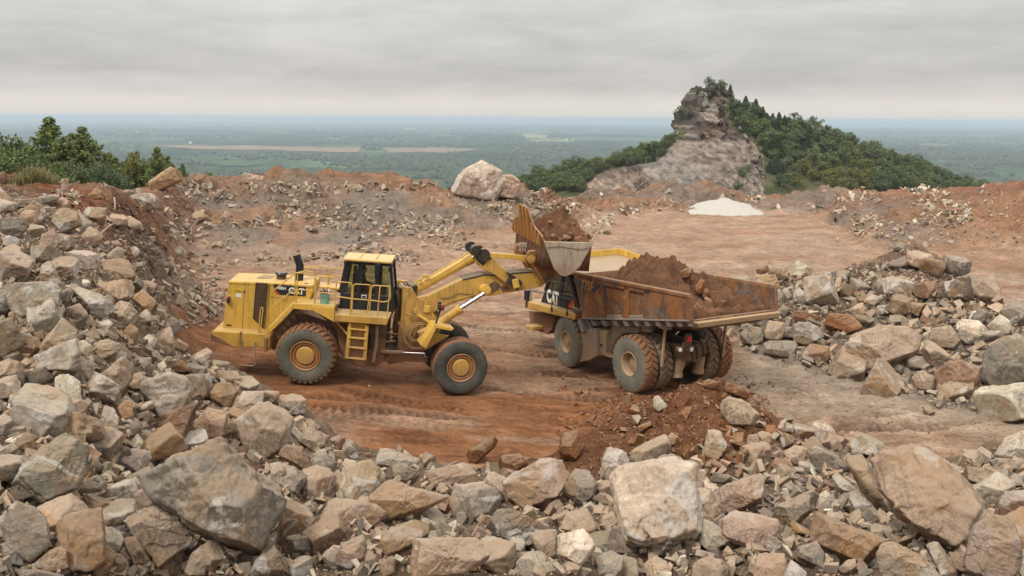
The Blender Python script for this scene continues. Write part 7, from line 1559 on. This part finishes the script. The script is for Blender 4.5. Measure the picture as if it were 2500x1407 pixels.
# load of earth in the body
fl = lambda x: zl(bF,bR,x)+.1
pkt = TF.onto('Q',1060,398,1,.1); lipt = TF.onto('Q',830,520,1,.9)
def zt(X_,Y_,gx,gy):
    f_ = fl(X_); ridge = np.interp(X_, [-3.0,-2.5,-1.7,-.8,.3,1.0,1.9,2.6,3.2], [-.02,.03,.38,1.15,pkt[2]-fl(.3)-.25,pkt[2]-fl(1.0)-.12,pkt[2]-fl(1.9)-.15,pkt[2]-fl(2.6)-.45,.9])
    e_ = np.abs(Y_+.15)/1.85; side = 1-.62*np.clip(e_,0,1)**1.6
    lim = np.where(e_>.9, 1.0, 1.0); return f_+ridge*side*lim
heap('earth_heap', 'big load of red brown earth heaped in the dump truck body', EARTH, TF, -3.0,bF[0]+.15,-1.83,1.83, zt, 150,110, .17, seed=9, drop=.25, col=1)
CLODS = [('reddish clod tumbled down to the truck tail, nearest the left wall',[(1378,725),(1412,700),(1500,762),(1448,800),(1386,788)],.9,1.1),
 ('upright clod standing on the slope of the truck load',[(1392,640),(1400,590),(1440,542),(1466,556),(1446,632),(1418,655)],.2,1.0),
 ('tall clod in the middle of the truck tail',[(1455,700),(1462,640),(1510,690),(1530,745),(1500,775),(1462,740)],.2,1.1),
 ('clod lying on the right side of the truck load',[(1530,708),(1550,680),(1612,690),(1606,722),(1560,738)],-.5,1.0),
 ('rounded clod on the load above the tall clod',[(1440,640),(1470,600),(1498,640),(1480,680),(1450,670)],.0,1.0),
 ('small clod on the truck floor near the tail lip',[(1580,775),(1610,752),(1640,785),(1600,800)],-.4,1.0),
 ('clod on the upper slope of the truck load',[(1300,500),(1340,470),(1380,500),(1370,540),(1320,550)],.3,1.0)]
for i,(lab,poly,yl,dd) in enumerate(CLODS):
    rs_ = np.random.default_rng(400+i); px = [cp('Q',u,v) for u,v in poly]; A = np.array(px).mean(0); d = ray(*A); lo = TF.l(CAM); ld_ = TF.R.T@d; t = (yl-lo[1])/ld_[1]; Yc = (CAM+d*t)[1]
    ctr,V,F,S_ = traced_rock(px, rs_, 'm', Y=Yc, deep=1.0); o = add_rock('clay_clod', ctr, V, F, 'm', rs_, 'clod'); o['label'] = lab; o['group'] = 'clods on the truck load'
for i in range(12):   # lumps in the bucket
    rs_ = np.random.default_rng(500+i); u,v = [(1250,500),(1420,520),(1560,540),(1700,480),(1480,470),(1640,430),(1740,500),(1330,540),(1120,430),(1200,300),(1500,330),(1600,520)][i]; r_ = [46,60,52,44,40,36,46,40,34,34,40,38][i]
    yl = -1.5 if v>460 else -.6; px = [cp('N',u+r_*math.cos(a)*rs_.uniform(.8,1.2)*1.2,v+r_*math.sin(a)*rs_.uniform(.7,1.0)) for a in np.linspace(0,6.28,8)[:-1]]; A = np.array(px).mean(0); d = ray(*A); lo = FF.l(CAM); ld_ = FF.R.T@d; t = (yl-lo[1])/ld_[1]; Yc = (CAM+d*t)[1]
    ctr,V,F,S_ = traced_rock(px, rs_, 'm', Y=Yc, deep=1.0); o = add_rock('clay_clod', ctr, V, F, 'm', rs_, 'clod'); o['label'] = 'earth clod in the heap of the raised loader bucket'; o['group'] = 'clods in the loader bucket'

# white sand heap on the far yard, puddle, dead branches
gx,gy = np.meshgrid(np.linspace(-1.05,1.05,110),np.linspace(-1.05,1.05,60),indexing='ij'); rr = np.sqrt(gx**2+gy**2)
SX = at(1768,500,110)[0]+gx*4.3; SY = 110+gy*6.2; wob_ = fbm(np.c_[gx.ravel()*1.6,gy.ravel()*1.6],3,77).reshape(gx.shape)
SZ = ground_z(SX.mean(),110.0)-.2+.95*np.clip(1-rr**1.7*(1+.3*wob_),-.3,1)*(1+.4*wob_)+.07*fbm(np.c_[SX.ravel()*2,SY.ravel()*2],3,79).reshape(gx.shape)
I = np.arange(SX.size).reshape(SX.shape); SF = np.stack([I[:-1,:-1],I[1:,:-1],I[1:,1:],I[:-1,1:]],-1).reshape(-1,4)
SAND, n = new_mat('white_sand'); p = n.pos(); f = n.noise(p,2.5,6,.65); n.out(n.mix(f,(.36,.33,.285),(.50,.465,.41)),1,normal=n.bump(f,.4,.1),spec=.1)
tag(link('sand_heap', mesh_np('sand_heap', np.stack([SX,SY,SZ],-1).reshape(-1,3), SF, SAND, True)), 'white sand heap below the rocky peak on the far yard', 'sand heap')
PUD, n = new_mat('muddy_water'); n.out((.24,.10,.045),.22,spec=.25)
pc0 = at(2445,722,55.0); pv = [(pc0[0]+5.2*math.cos(a)*(1+.2*math.sin(3*a)+.12*math.sin(7*a+1)), pc0[1]+3.4*math.sin(a)*(1+.25*math.sin(2*a+1)+.1*math.sin(5*a)), 0) for a in np.linspace(0,2*math.pi,60,endpoint=False)]
zp = np.percentile([ground_z(pc0[0]+5*math.cos(a)*r_,pc0[1]+3*math.sin(a)*r_) for a in np.linspace(0,6.28,24) for r_ in (.3,.6,.9)],62); b = MB(); b.add([(a,c_,zp) for a,c_,_ in pv],[tuple(range(60))]); pu = b.build('puddle', PUD); tag(pu, 'muddy reddish puddle on the yard at the right edge', 'puddle')
BR = plain('dead_wood',(.30,.22,.15),.9)
for lab,pts in (('thin bent dead branch lying on the red clay bank',[(228,582),(245,572),(262,556),(275,546)]),('dead root sticking out of the clay under the yellowish bank rock',[(278,486),(280,500),(277,514)]),('grey broken branch lying on the left bank below the grass',[(140,468),(160,475),(178,484),(186,490)])):
    P_ = []
    for px,py in pts:
        h_ = hit(px,py); P_.append(h_[0]+h_[1]*.05)
    b = MB().tube(P_,.05,7,r1=.02); o = b.build('branch', BR, smooth=True); tag(o, lab, 'branch')
# ------------------------------------------------------------------ labels for the rocks that have none yet: what sets them apart from their neighbours
MARKS = [r for r in ROCKS if r[5]]; used = set(r[0]['label'] for r in ROCKS if 'label' in r[0])
def shape_word(w,h): return 'flat' if w>1.7*h else 'upright' if h>1.35*w else 'squat' if w>1.3*h else 'chunky'
def size_word(s): return 'tiny' if s<26 else 'small' if s<42 else 'middling' if s<66 else 'sizeable' if s<105 else 'large'
def where_word(dx,dy):
    if abs(dx) > 2.2*abs(dy): return 'right of' if dx>0 else 'left of'
    if abs(dy) > 2.2*abs(dx): return 'below' if dy>0 else 'above'
    return ('below and ' if dy>0 else 'above and ')+('right of' if dx>0 else 'left of')
for r in ROCKS:
    o, c, w, h, code, short = r; o['group'] = 'rocks and boulders of the quarry piles' if code!='m' else 'clay covered clods and slabs'
    if 'label' in o: continue
    noun = 'clod' if code=='m' else 'boulder' if o.name.startswith('boulder') else 'rock'
    near = sorted(MARKS, key=lambda q: np.hypot(*(q[1]-c)))[:14]
    done = False
    for q in near:
        d = c-q[1]; far = np.hypot(*d)
        for dist in (['just '] if far<95 else ['', 'well ']):
            lab = f"{size_word(max(w,h))} {CWORD[code]} {shape_word(w,h)} {noun} {dist}{where_word(*d)} the {q[5]}"
            if lab not in used and len(lab.split())<=16: done = True; break
        if done: break
    if not done:
        q = near[0]; q2 = near[1]; lab = f"{size_word(max(w,h))} {CWORD[code]} {shape_word(w,h)} {noun} between the {q[5]} and the {q2[5]}"
    o['label'] = lab; used.add(lab)
